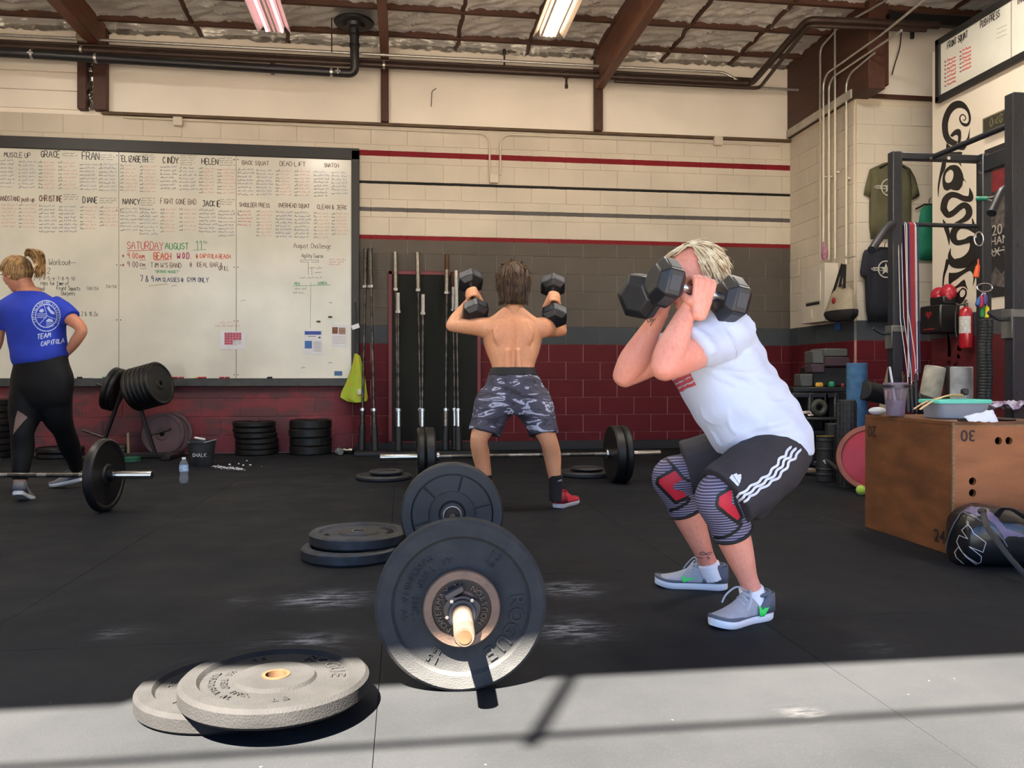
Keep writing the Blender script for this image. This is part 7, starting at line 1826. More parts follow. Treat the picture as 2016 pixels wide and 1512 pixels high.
# knee sleeves
def sleeve(kn_, hip_, ank_, pts_lab):
    q = MB(); limb(q, [(kn_.lerp(hip_, .20), .078, .078), (kn_.lerp(hip_, .10), .079, .079), (kn_ + LEFT * .006, .0775, .077), (kn_.lerp(ank_, .12) + LEFT * .004, .073, .073), (kn_.lerp(ank_, .25), .066, .068), (kn_.lerp(ank_, .37), .0655, .069)], side=V(0, 1, 0), caps=False, k=8, n=26)
    return q
def stripes_mat():
    m = bpy.data.materials.new('wavy_striped_neoprene'); m.use_nodes = True; N = m.node_tree.nodes; L = m.node_tree.links; b_ = N['Principled BSDF']
    tc = N.new('ShaderNodeTexCoord'); w = N.new('ShaderNodeTexWave'); w.wave_type = 'BANDS'; w.bands_direction = 'Z'; w.inputs['Scale'].default_value = 34; w.inputs['Distortion'].default_value = 2.2; w.inputs['Detail'].default_value = 0; w.inputs['Detail Scale'].default_value = .35
    mp = N.new('ShaderNodeMapping'); mp.inputs['Rotation'].default_value = (0, .12, 0); L.new(tc.outputs['Object'], mp.inputs[0]); L.new(mp.outputs[0], w.inputs['Vector'])
    r = N.new('ShaderNodeValToRGB'); r.color_ramp.elements[0].position = .52; r.color_ramp.elements[0].color = (*lin((52, 50, 68)), 1); r.color_ramp.elements[1].position = .62; r.color_ramp.elements[1].color = (*lin((128, 124, 152)), 1)
    L.new(w.outputs[0], r.inputs[0]); L.new(r.outputs[0], b_.inputs['Base Color']); b_.inputs['Roughness'].default_value = .7; return m
M_STR = stripes_mat(); M_KRED = mat('red_neoprene', (186, 24, 48), .65, var=.08); M_KBLK = mat('black_binding', (18, 18, 20), .6)
for hip_, k_, an2, edge, redp in ((hipn, kn, an_, [[(1366, 930), (1380, 922), (1400, 919), (1420, 926), (1436, 940), (1447, 954), (1455, 975)], [(1398, 1056), (1415, 1059), (1435, 1054), (1452, 1042), (1461, 1028)], [(1436, 962), (1414, 975), (1411, 990), (1414, 1000), (1452, 1028), (1460, 1018), (1448, 990), (1445, 968)], [(1437, 962), (1414, 976), (1411, 995), (1440, 1020), (1456, 1032)]], [[(1432, 962), (1414, 977), (1412, 988), (1417, 1001), (1430, 1012), (1452, 1026), (1459, 1018), (1456, 1005), (1440, 990), (1441, 978), (1440, 966)]]),
                                  (hipf, kf, af, [[(1296, 892), (1304, 894), (1318, 910), (1332, 925), (1345, 940), (1358, 948)], [(1308, 1000), (1318, 1005), (1335, 1000), (1352, 990), (1358, 980)], [(1328, 924), (1296, 942), (1294, 952), (1330, 989), (1356, 978)]], [[(1326, 923), (1295, 945), (1295, 955), (1310, 968), (1332, 988), (1352, 978), (1346, 968), (1325, 962), (1326, 954), (1344, 944)]])):
    q = sleeve(k_, hip_, an2, None); o = put('knee_sleeve', fuse(q, .0055, 'knee_sleeve', 3, .5), M_STR, pw); bv = world_bvh(o)
    put('red_panel', decal(redp, bv, .8, .0014), M_KRED, o)
    put('black_binding', stroke_decal(edge, 6.0, bv, .0022), M_KBLK, o)
    for c_, e_, r_ in ((k_.lerp(hip_, .20), hip_ - k_, .079), (k_.lerp(an2, .37), an2 - k_, .067)):
        e_ = e_.normalized(); u_ = e_.orthogonal().normalized(); w_ = e_.cross(u_); q = MB(); q.tube([c_ + (u_ * math.cos(a) + w_ * math.sin(a)) * r_ for a in np.linspace(0, 2 * PI, 40)], .006, 8); put('black_binding', q, M_KBLK, o)
# hair
rs = random.Random(21); roots = []
rad = (.106, .084, .098); hcen = hc + HM @ V(-.008, 0, .024)
for i in range(900):
    u = rs.uniform(-1, 1); ph = rs.uniform(0, 2 * PI); f = math.sqrt(1 - u * u) * math.cos(ph); s_ = math.sqrt(1 - u * u) * math.sin(ph)
    if u < -.55 and f > -.3: continue
    if f > .60 and u < .62: continue
    if f > .15 and u < .12: continue
    if s_ > -.35 and f > .22 and u < .80: continue
    if u < -.8: continue
    if f > .35:      # fringe swept forward
        d1 = (f + .35, s_ * 1.15, max(.38, u - .35)); l1 = rs.uniform(.10, .24)
    elif abs(s_) > .5 and f > -.35:
        d1 = (f - .12, s_ * 1.0, u - .55 if u > -.1 else u - .3); l1 = rs.uniform(.04, .12)
    else:
        d1 = (f - .35, s_ * .9, u - .6); l1 = rs.uniform(.05, .17)
    roots.append(((f, s_, u), d1, rs.uniform(.02, .07), l1, rs.choice((0, 0, .06, .1))))
hm = hair_mesh(hcen, HM, rad, roots, rs, .0055)
n0 = len(hm.v)
M_BLOND = mat('ash_blond_hair', (226, 216, 186), .55, var=.3, scale=30, col2=(150, 126, 92), spec=.4, stretch=(1, 1, 1))
cap = MB(); g = []
for i in range(20):
    row = []
    for j in range(40):
        th_, ph = PI * (.02 + .60 * i / 19), 2 * PI * j / 40
        d = V(math.sin(th_) * math.cos(ph), math.sin(th_) * math.sin(ph), math.cos(th_)); lim = .17 if d.x > .2 else (.62 if d.x < -.2 else .48)
        th2 = min(th_, PI * lim); d = V(math.sin(th2) * math.cos(ph), math.sin(th2) * math.sin(ph), math.cos(th2))
        row.append(hcen + HM @ V(d.x * rad[0] * 1.015, d.y * rad[1] * 1.015, d.z * rad[2] * 1.015))
    row.append(row[0]); g.append(row)
hm.grid(g)
put('hair', hm, M_BLOND, pw)
# socks, shoes
M_SOCK = mat('white_sock', (228, 230, 238), .85, var=.05, bump=.2, bscale=80)
for an2, e in ((an_, W(1484, 1186, 2.78)), (af, W(1404, 1140, 3.17))):
    q = MB(); limb(q, [(an2 + V(0, 0, .0), .042, .044), (an2.lerp(e, .5), .042, .048), (e, .042, .055)], side=LEFT, caps=False, n=22); put('sock', fuse(q, .005, 'sock', 3), M_SOCK, pw)
SH = (mat('grey_mesh_shoe', (160, 166, 178), .75, var=.1, scale=30, bump=.3, bscale=300), mat('slate_shoe_trim', (86, 94, 108), .7, var=.1), mat('white_foam_sole', (222, 226, 234), .6, var=.06), mat('neon_green', (40, 222, 96), .5, var=.05), mat('grey_lace', (176, 182, 194), .8))
hn, tn = onZ(1512, 1215, 0), onZ(1400, 1238, 0); bvs = shoe('near', pw, hn, tn, (tn - hn).length, SH)
put('swoosh', decal([[(1491, 1194), (1494, 1193), (1498, 1201), (1517, 1182), (1517, 1186), (1502, 1211), (1496, 1214), (1492, 1207)]], bvs, .6, .008), SH[3], pw)
hn2, tn2 = onZ(1430, 1160, 0), onZ(1289, 1152, 0); bvs = shoe('far', pw, hn2, tn2, (tn2 - hn2).length, SH)
put('swoosh', decal([[(1343, 1134), (1346, 1133), (1349, 1139), (1375, 1137), (1352, 1144), (1344, 1145)]], bvs, .6, .007), SH[3], pw)
# tattoos
M_TAT = mat('tattoo_ink', (60, 66, 72), .6)
put('tattoo', stroke_decal([[(1274, 628), (1275, 634), (1281, 634), (1282, 627), (1276, 627)], [(1284, 622), (1285, 632), (1281, 642)], [(1279, 630), (1291, 630)], [(1280, 641), (1285, 634), (1290, 626)]], 1.1, bv_body, .0012, .8), M_TAT, pw)
put('tattoo', stroke_decal([[(1376, 1090), (1384, 1086), (1390, 1090), (1397, 1087), (1402, 1088)], [(1378, 1092), (1386, 1091), (1394, 1092), (1400, 1090)], [(1364, 1098), (1374, 1097), (1384, 1099)], [(1390, 1098), (1394, 1096), (1397, 1099), (1393, 1101)]], 1.4, bv_body, .0012, .8), M_TAT, pw)
# dumbbells
hex_dumbbell('black hex dumbbell held level before the face of the person in white', db1, db2, .081, .094, V(0, 0, 1) * .42 + NEAR * .9)
hex_dumbbell('black hex dumbbell in the far hand of the person in white', fb1, fb2, .082, .094, V(0, 0, 1) * .5 + NEAR * .86)

# ================================================================== SHIRTLESS MAN FROM BEHIND
SK2 = skin('tanned_skin', (222, 164, 126), (212, 148, 108), (196, 124, 90))
DM = 5.1
pm = thing('person', 'shirtless person seen from behind in camouflage shorts holding two dumbbells at the shoulders', 'person', (W(1012, HORIZON, DM).x, W(1012, HORIZON, DM).y, 0))
AWAY = V(SY, CY, 0); RIGHT = V(CY, -SY, 0)
b = MB()
hsec(b, [(600, 997, 1028, .055, .02), (612, 989, 1036, .065, .02), (624, 972, 1052, .080, .02), (638, 957, 1064, .10, .02), (655, 951, 1068, .118, .03), (675, 952, 1066, .122, .03), (695, 958, 1061, .118, .02), (715, 966, 1054, .108, .01), (730, 969, 1052, .105, 0), (750, 965, 1056, .115, 0), (790, 962, 1060, .12, 0)], DM, pw=2.2)
# shoulder blades, spine muscles, lats
for s, x in ((-1, 985), (1, 1036)):
    limb(b, [(W(x - 4 * s, 634, DM - .060), .03, .016), (W(x + 2 * s, 655, DM - .076), .042, .02), (W(x + 1 * s, 676, DM - .076), .028, .016)], side=RIGHT)
    limb(b, [(W(1010 + s * 9, 690, DM - .098), .018, .012), (W(1010 + s * 10, 720, DM - .095), .022, .014), (W(1010 + s * 10, 745, DM - .095), .02, .012)], side=RIGHT)
    limb(b, [(W(1010 + s * 14, 612, DM - .03), .03, .025), (W(1010 + s * 34, 630, DM - .02), .035, .03), (W(1010 + s * 54, 643, DM), .04, .04)], side=V(0, 0, 1))
limb(b, [(W(1011, 622, DM + .0), .055, .055), (W(1012, 605, DM + .02), .052, .052), (W(1012, 585, DM + .03), .05, .05)])
mh = W(1011, 558, DM + .04); MM = head(b, mh, AWAY + V(0, 0, -.08), V(0, 0, 1), .97)
shl, ell, wrl = W(960, 645, 5.1), W(890, 641, 5.17), W(922, 596, 5.27)
shr, elr, wrr = W(1066, 645, 5.12), W(1104, 651, 5.32), W(1090, 606, 5.30)
l1, l2 = W(926, 554, 5.34), W(936, 613, 5.14); r1, r2 = W(1088, 562, 5.36), W(1091, 622, 5.16)
for sh_, el_, wr__, d1, d2, sg in ((shl, ell, wrl, l1, l2, -1), (shr, elr, wrr, r1, r2, 1)):
    hm_ = d1.lerp(d2, .5)
    limb(b, [(sh_ - RIGHT * sg * .03, .062, .064), (sh_ + RIGHT * sg * .01, .066, .066), (sh_.lerp(el_, .4), .054, .054), (sh_.lerp(el_, .8), .046, .046), (el_, .040, .042)])
    limb(b, [(el_, .040, .041), (el_.lerp(wr__, .25), .046, .044), (el_.lerp(wr__, .7), .035, .033), (wr__, .028, .026), (wr__.lerp(hm_, .5), .03, .024)])
    fist(b, hm_, d1 - d2, wr__ - hm_, -AWAY * .6 - RIGHT * sg * .9, 1.0, -sg)
for hip_, k_, c_, a_, e_ in ((W(988, 775, DM), W(944, 862, DM - .06), W(947, 895, DM), W(960, 962, DM + .04), W(960, 980, DM + .03)), (W(1034, 775, DM), W(1078, 862, DM - .06), W(1087, 895, DM), W(1094, 958, DM + .02), W(1094, 978, DM + .02))):
    limb(b, [(hip_, .095, .1), (hip_.lerp(k_, .5), .085, .085), (k_, .057, .058), (c_, .056, .062), (c_.lerp(a_, .5), .045, .05), (a_, .035, .038), (e_, .037, .045)], side=RIGHT)
def spine(co):
    c_ = np.array(W(1011, 680, DM)); x = (co - c_) @ np.array(RIGHT); dpt = (co - c_) @ np.array(AWAY); z = co[:, 2]
    k = np.clip((z - .80) / .06, 0, 1) * np.clip((1.24 - z) / .1, 0, 1) * (dpt < -.01)
    bl = np.clip((z - .98) / .06, 0, 1) * np.clip((1.2 - z) / .06, 0, 1) * (dpt < -.01)
    return k * (-.011 * np.exp(-(x / .013) ** 2) + .004 * np.exp(-((np.abs(x) - .04) / .02) ** 2)) - bl * .006 * np.exp(-((np.abs(x) - .105 + .25 * (z - 1.05)) / .016) ** 2)
put('body', fuse(b, .006, 'body', 4, .5, spine), SK2, pm); eyes(mh, MM, .97, pm, Vector(pm.location))
mb_o = [o for o in pm.children if o.name.startswith('body')][0]
# shorts
s = MB()
hsec(s, [(738, 961, 1059, .128, 0), (750, 957, 1066, .135, 0), (775, 949, 1076, .145, 0), (800, 945, 1080, .14, 0), (815, 970, 1060, .12, 0)], DM)
for P in ([(W(988, 772, DM), .112, .115), (W(972, 800, DM - .01), .125, .13), (W(958, 838, DM - .03), .103, .12), (W(954, 853, DM - .04), .103, .12)], [(W(1034, 772, DM), .112, .115), (W(1052, 800, DM - .01), .120, .13), (W(1067, 840, DM - .03), .097, .12), (W(1070, 856, DM - .04), .096, .12)]):
    limb(s, P, side=RIGHT, caps=False, n=26)
def camo():
    m = bpy.data.materials.new('camouflage_cloth'); m.use_nodes = True; N = m.node_tree.nodes; L = m.node_tree.links; b_ = N['Principled BSDF']
    tc = N.new('ShaderNodeTexCoord'); mp = N.new('ShaderNodeMapping'); mp.inputs['Scale'].default_value = (1, 1, 3.2); mp.inputs['Rotation'].default_value = (0, .25, 0); L.new(tc.outputs['Object'], mp.inputs[0])
    n = N.new('ShaderNodeTexNoise'); n.inputs['Scale'].default_value = 5.2; n.inputs['Detail'].default_value = 4; n.inputs['Distortion'].default_value = 1.6; L.new(mp.outputs[0], n.inputs['Vector'])
    r = N.new('ShaderNodeValToRGB'); e = r.color_ramp.elements; e[0].position = .40; e[0].color = (*lin((44, 44, 54)), 1); e[1].position = .46; e[1].color = (*lin((66, 66, 82)), 1)
    for p_, c in ((.57, (66, 66, 82)), (.585, (172, 176, 196)), (.64, (172, 176, 196)), (.655, (78, 78, 94))): q = e.new(p_); q.color = (*lin(c), 1)
    L.new(n.outputs[0], r.inputs[0]); L.new(r.outputs[0], b_.inputs['Base Color']); b_.inputs['Roughness'].default_value = .8; return m
put('shorts', fuse(s, .007, 'shorts', 4, .5, wrinkle(1.0, [((1, .1, .2), 60, .003), ((1, 0, -.3), 95, .0015), ((.2, .1, 1), 40, .003)], 4)), camo(), pm)
s = MB(); hsec(s, [(739, 960, 1060, .130, 0), (731, 964, 1056, .124, 0), (723, 967, 1053, .118, 0)], DM); put('waistband', fuse(s, .006, 'waistband', 2), mat('black_waistband', (20, 20, 24), .7, bump=.3, bscale=60), pm)
# hair
rs = random.Random(3); roots = []
for i in range(620):
    u = rs.uniform(-.95, 1); ph = rs.uniform(0, 2 * PI); f = math.sqrt(1 - u * u) * math.cos(ph); s_ = math.sqrt(1 - u * u) * math.sin(ph)
    if f > .55 and u < .5: continue
    if f > .3 and u < 0: continue
    end = -.95 if f < 0 else -.55
    d1 = (f - .12, s_ * .95, max(end, u - rs.uniform(.5, 1.0))); roots.append(((f, s_, u), d1, rs.uniform(.04, .10), rs.uniform(.10, .22), rs.choice((0, .05, .14, .2))))
hcen = mh + MM @ V(-.006, 0, .018)
hm = hair_mesh(hcen, MM, (.108, .090, .108), roots, rs, .008)
hm.ball(hcen + MM @ V(-.012, 0, .008), (.106, .090, .106), 28, MM)
for i in range(170):
    a = rs.uniform(-1.25, 1.25); z0_ = rs.uniform(-.05, .02); rr_ = rs.uniform(.98, 1.12); P = [hcen + MM @ V(-.106 * rr_ * math.cos(a), .094 * rr_ * math.sin(a), z0_), hcen + MM @ V(-.098 * rr_ * math.cos(a), .09 * rr_ * math.sin(a), z0_ - .06), hcen + MM @ V(-.078 * rr_ * math.cos(a), .082 * rr_ * math.sin(a), -.125 - rs.uniform(0, .03)), hcen + MM @ V(-.088 * rr_ * math.cos(a), .094 * rr_ * math.sin(a), -.14 - rs.uniform(0, .03))]
    hm.tube([Vector(q) for q in spline([tuple(p_) for p_ in P], 3)], [.008, .009, .009, .009, .008, .007, .006, .005, .004, .002], 6, True, None, .6)
put('hair', hm, mat('brown_hair', (88, 64, 42), .5, var=.4, scale=30, col2=(38, 26, 18), spec=.3), pm)
# socks, shoes
M_BSOCK = mat('black_sock', (22, 22, 25), .85)
for a_ in (W(1094, 934, DM + .01), W(955, 934, DM + .02)):
    q = MB(); e_ = V(a_.x, a_.y + .01, .05); limb(q, [(a_, .046, .05), (a_.lerp(e_, .5), .042, .045), (e_, .042, .052)], side=RIGHT, caps=False, n=20); so = put('sock', fuse(q, .006, 'sock', 2), M_BSOCK, pm)
    if a_.x > .5:
        bv = world_bvh(so); put('logo', decal([[(1097, 948), (1099, 946), (1101, 948)], [(1100, 946), (1102, 944), (1104, 948)], [(1103, 944), (1105, 943), (1106, 948)]], bv, .4, .002), MATS['pale_stripe'], so)
SHR = (mat('red_knit_shoe', (196, 40, 62), .6, var=.15, scale=20), mat('dark_red_trim', (150, 30, 48), .6), mat('pale_sole', (200, 196, 196), .6), M_CHALK, mat('maroon_lace', (110, 30, 40), .7))
for hx, tx in ((1096, 1138), (955, 925)):
    h_ = onZ(hx, 1001, 0); h_.z = 0; t_ = h_ + (AWAY * .95 + RIGHT * (.55 if hx > 1000 else -.5)).normalized() * .27
    shoe('m', pm, h_, t_, .275, SHR, laces=False, sc=1.05)
hex_dumbbell('black hex dumbbell in the left hand of the shirtless person', l2, l1, .09, .112, V(0, 0, .3) - AWAY + RIGHT * .2)
hex_dumbbell('black hex dumbbell in the right hand of the shirtless person', r2, r1, .09, .112, V(0, 0, .3) - AWAY)

# ================================================================== WOMAN IN BLUE AT THE LEFT
SK3 = skin('warm_skin', (202, 144, 116), (190, 126, 98), (176, 108, 84))
DW = 5.55
p3 = thing('person', 'person in royal blue team t-shirt and black leggings walking at the left edge', 'person', (W(80, HORIZON, DW).x, W(80, HORIZON, DW).y, 0))
b = MB(); LF = V(-CY, SY, 0)
hsec(b, [(565, 42, 74, .055, 0), (580, 28, 88, .07, 0), (592, 8, 112, .09, 0), (615, 2, 124, .11, 0), (650, 20, 120, .11, 0), (690, 30, 122, .105, 0), (720, 32, 128, .115, 0), (760, 32, 136, .13, 0)], DW)
limb(b, [(W(60, 582, DW), .055, .055), (W(54, 568, DW), .05, .052), (W(46, 552, DW), .05, .052)])
wh = W(33, 540, DW); WF = LF + V(SY, CY, 0) * .35 + V(0, 0, -.42); WM = head(b, wh, WF, V(0, 0, 1) + LF * .35, .98)
for N_ in ([(W(116, 608, DW), .05, .052), (W(140, 628, DW - .03), .046, .046), (W(161, 648, DW - .04), .036, .036), (W(150, 670, DW - .02), .037, .035), (W(134, 692, DW + .05), .026, .028), (W(122, 700, DW + .10), .03, .02), (W(112, 704, DW + .16), .036, .014)], [(W(6, 608, DW), .05, .052), (W(-3, 645, DW), .044, .044), (W(-8, 680, DW), .036, .036), (W(-30, 712, DW + .05), .034, .032), (W(-52, 735, DW + .1), .026, .024), (W(-66, 748, DW + .14), .034, .015)]):
    limb(b, N_)
for k in range(4):
    limb(b, [(W(-62 - k * 3, 746 + k * 3, DW + .15), .009, .009), (W(-72 - k * 3, 756 + k * 4, DW + .17), .0085, .0085), (W(-76 - k * 2, 766 + k * 4, DW + .17), .008, .008)], n=8, k=3)
    limb(b, [(W(110 - k, 700 + k * 3.4, DW + .17), .009, .009), (W(103 - k, 703 + k * 3.4, DW + .21), .0085, .0085), (W(96 - k, 706 + k * 3.4, DW + .22), .008, .008)], n=8, k=3)
limb(b, [(W(-58, 742, DW + .12), .011, .011), (W(-56, 756, DW + .13), .01, .01), (W(-60, 766, DW + .14), .008, .008)], n=8, k=3); limb(b, [(W(117, 696, DW + .14), .011, .011), (W(110, 691, DW + .2), .009, .009)], n=8, k=3)
legs = ([(W(57, 765, DW), .108, .108), (W(52, 795, DW - .01), .102, .102), (W(49, 820, DW - .02), .094, .094), (W(44, 852, DW - .06), .066, .066), (W(45, 882, DW - .05), .066, .068), (W(42, 915, DW - .08), .052, .055), (W(39, 945, DW - .1), .040, .042)], [(W(107, 765, DW + .01), .108, .108), (W(109, 795, DW + .04), .1, .1), (W(113, 820, DW + .08), .09, .09), (W(126, 848, DW + .2), .066, .066), (W(137, 878, DW + .34), .064, .068), (W(147, 905, DW + .45), .048, .05), (W(151, 922, DW + .52), .042, .044)])
for Lg in legs: limb(b, Lg, side=RIGHT)
limb(b, [(W(39, 940, DW - .1), .036, .038), (W(37, 958, DW - .1), .035, .038), (W(36, 968, DW - .12), .036, .045)]); limb(b, [(W(150, 918, DW + .5), .036, .038), (W(149, 930, DW + .54), .036, .04)])
put('body', fuse(b, .0075, 'body', 4), SK3, p3); eyes(wh, WM, .98, p3, Vector(p3.location))
# leggings
s = MB(); hsec(s, [(695, 32, 130, .118, 0), (715, 31, 133, .128, 0), (740, 25, 142, .132, 0), (762, 23, 143, .132, 0), (785, 27, 138, .112, 0), (799, 33, 130, .085, 0), (812, 52, 110, .045, 0)], DW)
for Lg in legs: limb(s, [(p_, a_ + .006, c_ + .006) for p_, a_, c_ in Lg], side=RIGHT, caps=False, n=24)
o = put('leggings', fuse(s, .007, 'leggings', 9), mat('black_leggings', (13, 14, 17), .7, var=.1, spec=.2), p3); bv = world_bvh(o)
put('sheer_panel', decal([[(35, 808), (45, 814), (55, 822), (43, 834), (33, 846), (26, 856), (28, 840), (31, 822)]], bv, 1.0, .002), mat('sheer_mesh', (112, 88, 80), .6, var=.1), o)
# shirt
s = MB(); hsec(s, [(722, 31, 96, .09, 0), (712, 29, 122, .13, 0), (698, 26, 131, .135, 0), (680, 21, 129, .13, 0), (660, 17, 127, .13, 0), (640, 12, 126, .132, 0), (615, -4, 130, .128, 0), (598, -2, 122, .11, 0), (584, 16, 100, .085, 0), (574, 34, 84, .065, 0)], DW, pw=2.2)
limb(s, [(W(104, 600, DW), .07, .07), (W(124, 612, DW - .01), .068, .068), (W(140, 627, DW - .03), .066, .066)], caps=False); limb(s, [(W(16, 602, DW), .07, .07), (W(4, 622, DW), .068, .068), (W(-2, 648, DW), .066, .066)], caps=False)
o = put('blue_shirt', fuse(s, .007, 'blue_shirt', 5, .5, wrinkle(1.0, [((.4, .2, 1), 40, .003), ((1, .2, .5), 34, .0025), ((-.6, 0, 1), 60, .0016)], 6)), mat('royal_blue_cotton', (26, 54, 172), .85, var=.12, scale=6), p3); bv = world_bvh(o)
M_WP = mat('white_team_print', (176, 190, 224), .8)
cx, cy = 91, 622
def ell(r, n=36): return [(cx + r * .93 * math.cos(2 * PI * k / n), cy + r * math.sin(2 * PI * k / n)) for k in range(n)]
put('crest_ring', decal([ell(31), ell(29)], bv, .6, .002), M_WP, o); put('crest_ring', decal([ell(23.5), ell(21.5)], bv, .6, .002), M_WP, o)
paths = []
for s_, a0, a1 in (('CAPITOLA', 205, 135), ('JUNIOR', 125, 80), ('LIFEGUARDS', 70, -30)):
    for k, ch in enumerate(s_):
        a = math.radians(a0 + (a1 - a0) * k / (len(s_) - 1)); ux, uy = math.sin(a), math.cos(a); vx, vy = math.cos(a), -math.sin(a)
        paths += px_text(ch, (cx + 24.2 * .93 * math.cos(a) - ux * 1.3, cy - 24.2 * math.sin(a) - uy * 1.3), (ux, uy), (vx, vy), 4.2)
put('crest_lettering', stroke_decal(paths, .9, bv, .0022, .6), M_WP, o)
wv = lambda x0, x1, y: [(x, y + .9 * math.sin((x - x0) * 1.1)) for x in np.arange(x0, x1, .8)]
paths = [[(cx + 2, cy), (cx - 4, cy - 21)], [(cx + 2, cy), (cx + 20, cy + 7)], [(cx + 2, cy), (cx - 13, cy + 16)]] + [wv(73, 92, y) for y in (618, 621.5, 625)] + [wv(91, 106, y) for y in (634, 637.5, 641)]
put('crest_lines', stroke_decal(paths, 1.1, bv, .0022, .7), M_WP, o)
for lp in ([(77, 612), (80, 609), (84, 608), (87, 612), (84, 615), (79, 615)], [(92, 606), (96, 603), (100, 610), (107, 615), (108, 619), (101, 618), (96, 612)], [(91, 631), (96, 627), (103, 629), (105, 633), (92, 633)]): put('crest_figure', decal([lp], bv, .6, .0022), M_WP, o)
paths = px_text('TEAM', (73, 668), (.97, -.16), (.1, -1), 9.5, .18) + px_text('CAPITOLA', (80, 682), (.97, -.16), (.1, -1), 9, .16)
put('team_lettering', stroke_decal(paths, 2.0, bv, .0022, .8), M_WP, o)
# hair with ponytail
rs = random.Random(9); roots = []
for i in range(420):
    u = rs.uniform(-.75, 1); ph = rs.uniform(0, 2 * PI); f = math.sqrt(1 - u * u) * math.cos(ph); s_ = math.sqrt(1 - u * u) * math.sin(ph)
    if f > .62 and u < .55: continue
    if f > .25 and u < .15: continue
    if u < -.35 and f > -.2: continue
    roots.append(((f, s_, u), (-.62, s_ * .1, .75), .02, .07, 0))
hcen = wh + WM @ V(-.006, 0, .02); hm = hair_mesh(hcen, WM, (.104, .084, .10), roots, rs, .006); pt = W(50, 505, DW - .02)
for i in range(150):
    e = (rs.gauss(0, .6), rs.gauss(0, .6)); P = [pt, W(60 + e[0] * 6, 496 + e[1] * 3, DW - .03 + e[1] * .03), W(74 + e[0] * 7, 504 + e[1] * 6, DW - .03 + e[1] * .04), W(80 + e[0] * 6, 522 + e[1] * 6, DW - .03 + e[0] * .05), W(76 + e[0] * 9, 540 + rs.uniform(-8, 8), DW - .03 + e[1] * .06)]
    hm.tube([Vector(q) for q in spline([tuple(p_) for p_ in P], 3)], [.007, .008, .009, .009, .009, .009, .008, .008, .007, .006, .005, .004, .002], 6, True, None, .6)
hm.ball(hcen + WM @ V(-.012, 0, .004), (.098, .08, .096), 24, WM)
put('hair', hm, mat('streaked_blond_hair', (190, 152, 100), .5, var=.4, scale=34, col2=(96, 66, 38), spec=.4), p3)
SHW = (mat('grey_knit_shoe', (112, 112, 118), .8, var=.2, scale=40), mat('grey_trim', (92, 92, 98), .7), mat('white_boost_sole', (214, 214, 218), .6), M_CHALK, mat('grey_lace2', (130, 130, 134), .8))
h_ = onZ(34, 990, 0); h_ = h_ + V(0, 0, .05); t_ = h_ + (V(SY, CY, 0) - RIGHT * .25).normalized() * .25
shoe('l', p3, h_ - V(0, 0, .0), t_, .25, SHW, pitch=.32, laces=False)
h_ = W(163, 938, 6.1); h_.z = .05; t_ = W(112, 955, 6.1); shoe('r', p3, h_, t_, .25, SHW, pitch=.2, laces=False)

# ================================================================== DUFFEL BAG
# duffel lies in front of the jump box, its near end to the left
o0 = onZ(1902, 1122, 0); ub = V(CY, -SY, 0) * .93 + V(SY, CY, 0) * -.10; ub.normalize(); vb = V(-ub.y, ub.x, 0)
tb = thing('duffel_bag', 'black and lavender sports duffel with white outline emblem beside the jump box', 'bag', o0 + ub * .35)
q = MB(); rr = []
S = spline([(.0, .05, .16), (.012, .10, .20), (.03, .125, .225), (.10, .145, .262), (.2, .15, .255), (.32, .15, .235), (.45, .15, .25), (.6, .145, .24), (.68, .11, .20), (.70, .05, .14)], 4)
for x, w, h in S:
    rr.append([o0 + ub * x + vb * (.14 + w * math.copysign(abs(math.cos(t)) ** .7, math.cos(t))) + V(0, 0, max(.004, h * .5 + h * .5 * math.copysign(abs(math.sin(t)) ** .75, math.sin(t)))) for t in np.linspace(0, 2 * PI, 36, endpoint=False)])
q.rings(rr)
me = fuse(q, .007, 'shell', 3, .5, wrinkle(1.0, [((.6, .3, 1), 40, .003), ((1, .2, .1), 30, .003), ((.3, 1, .6), 55, .002)], 12))
M_BAGK = mat('glossy_black_nylon', (22, 24, 28), .28, var=.15, scale=6, spec=.6, bump=.15, bscale=18)
M_LAV = mat('lavender_nylon', (110, 100, 128), .6, var=.15, scale=10, bump=.2, bscale=30)
ob = put('shell', me, M_BAGK, tb); bv = world_bvh(ob)
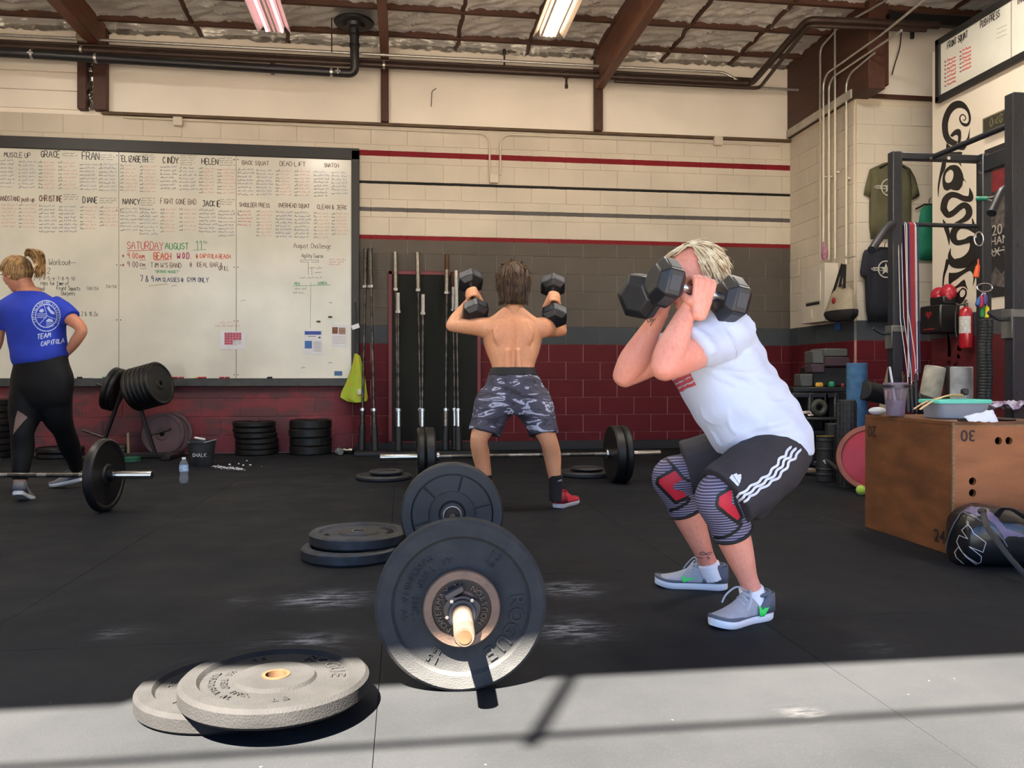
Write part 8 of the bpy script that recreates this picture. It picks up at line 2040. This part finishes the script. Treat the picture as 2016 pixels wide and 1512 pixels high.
put('lavender_panel', decal([[(1896, 1006), (1912, 997), (1938, 1000), (1958, 1014), (1980, 1040), (2016, 1052), (2016, 1006), (1990, 1000), (2030, 1000), (2030, 1058), (1984, 1055), (1978, 1062), (1960, 1034), (1940, 1020), (1915, 1012)]], bv, 1.5, .002), M_LAV, ob)
M_PIP = mat('white_emblem_line', (206, 206, 206), .5)
put('emblem', stroke_decal([[(1906, 1033), (1912, 1040), (1917, 1050), (1941, 1068), (1935, 1087), (1908, 1076), (1932, 1095), (1931, 1106), (1925, 1109), (1907, 1098), (1896, 1088), (1888, 1075), (1884, 1066), (1889, 1054), (1906, 1061), (1894, 1044), (1906, 1033)], [(1888, 1076), (1880, 1088), (1884, 1098), (1898, 1110)], [(1888, 1078), (1902, 1096), (1926, 1114), (1926, 1120)]], 1.3, bv, .002, 1.0), M_PIP, ob)
put('piping', stroke_decal([[(1895, 1007), (1880, 1030), (1870, 1052), (1864, 1075), (1864, 1095), (1870, 1105)], [(1896, 1008), (1925, 1022), (1955, 1040), (1975, 1062), (1983, 1076)]], 2.5, bv, .003), mat('grey_piping', (86, 94, 108), .5), ob)
P = [W(1934, 1004, 3.42), W(1938, 1020, 3.34), W(1945, 1040, 3.28), W(1965, 1068, 3.22), W(1990, 1100, 3.2), W(2030, 1145, 3.2)]
q = MB(); q.tube([Vector(p) for p in spline([tuple(p) for p in P], 5)], .012, 8, True, (0, 0, 1), .3); obj('shoulder_strap', q, mat('black_webbing', (26, 27, 30), .7), tb)
q = MB(); q.tube([W(1934, 1006, 3.4) + V(.018 * math.cos(a), 0, .012 * math.sin(a)) for a in np.linspace(0, 6.28, 16)], .004, 6); q.tube([W(1936, 1012, 3.39), W(1940, 1026, 3.34)], .007, 8); obj('snap_hook', q, M_DARKSTEEL, tb)
q = MB(); P = [W(1962, 1016, 3.5), W(1975, 1002, 3.42), W(1995, 1004, 3.4), W(2018, 1020, 3.45)]; q.tube([Vector(p) for p in spline([tuple(p) for p in P], 5)], .014, 8, True, (0, 0, 1), .4); obj('carry_handle', q, MATS['black_webbing'], tb)
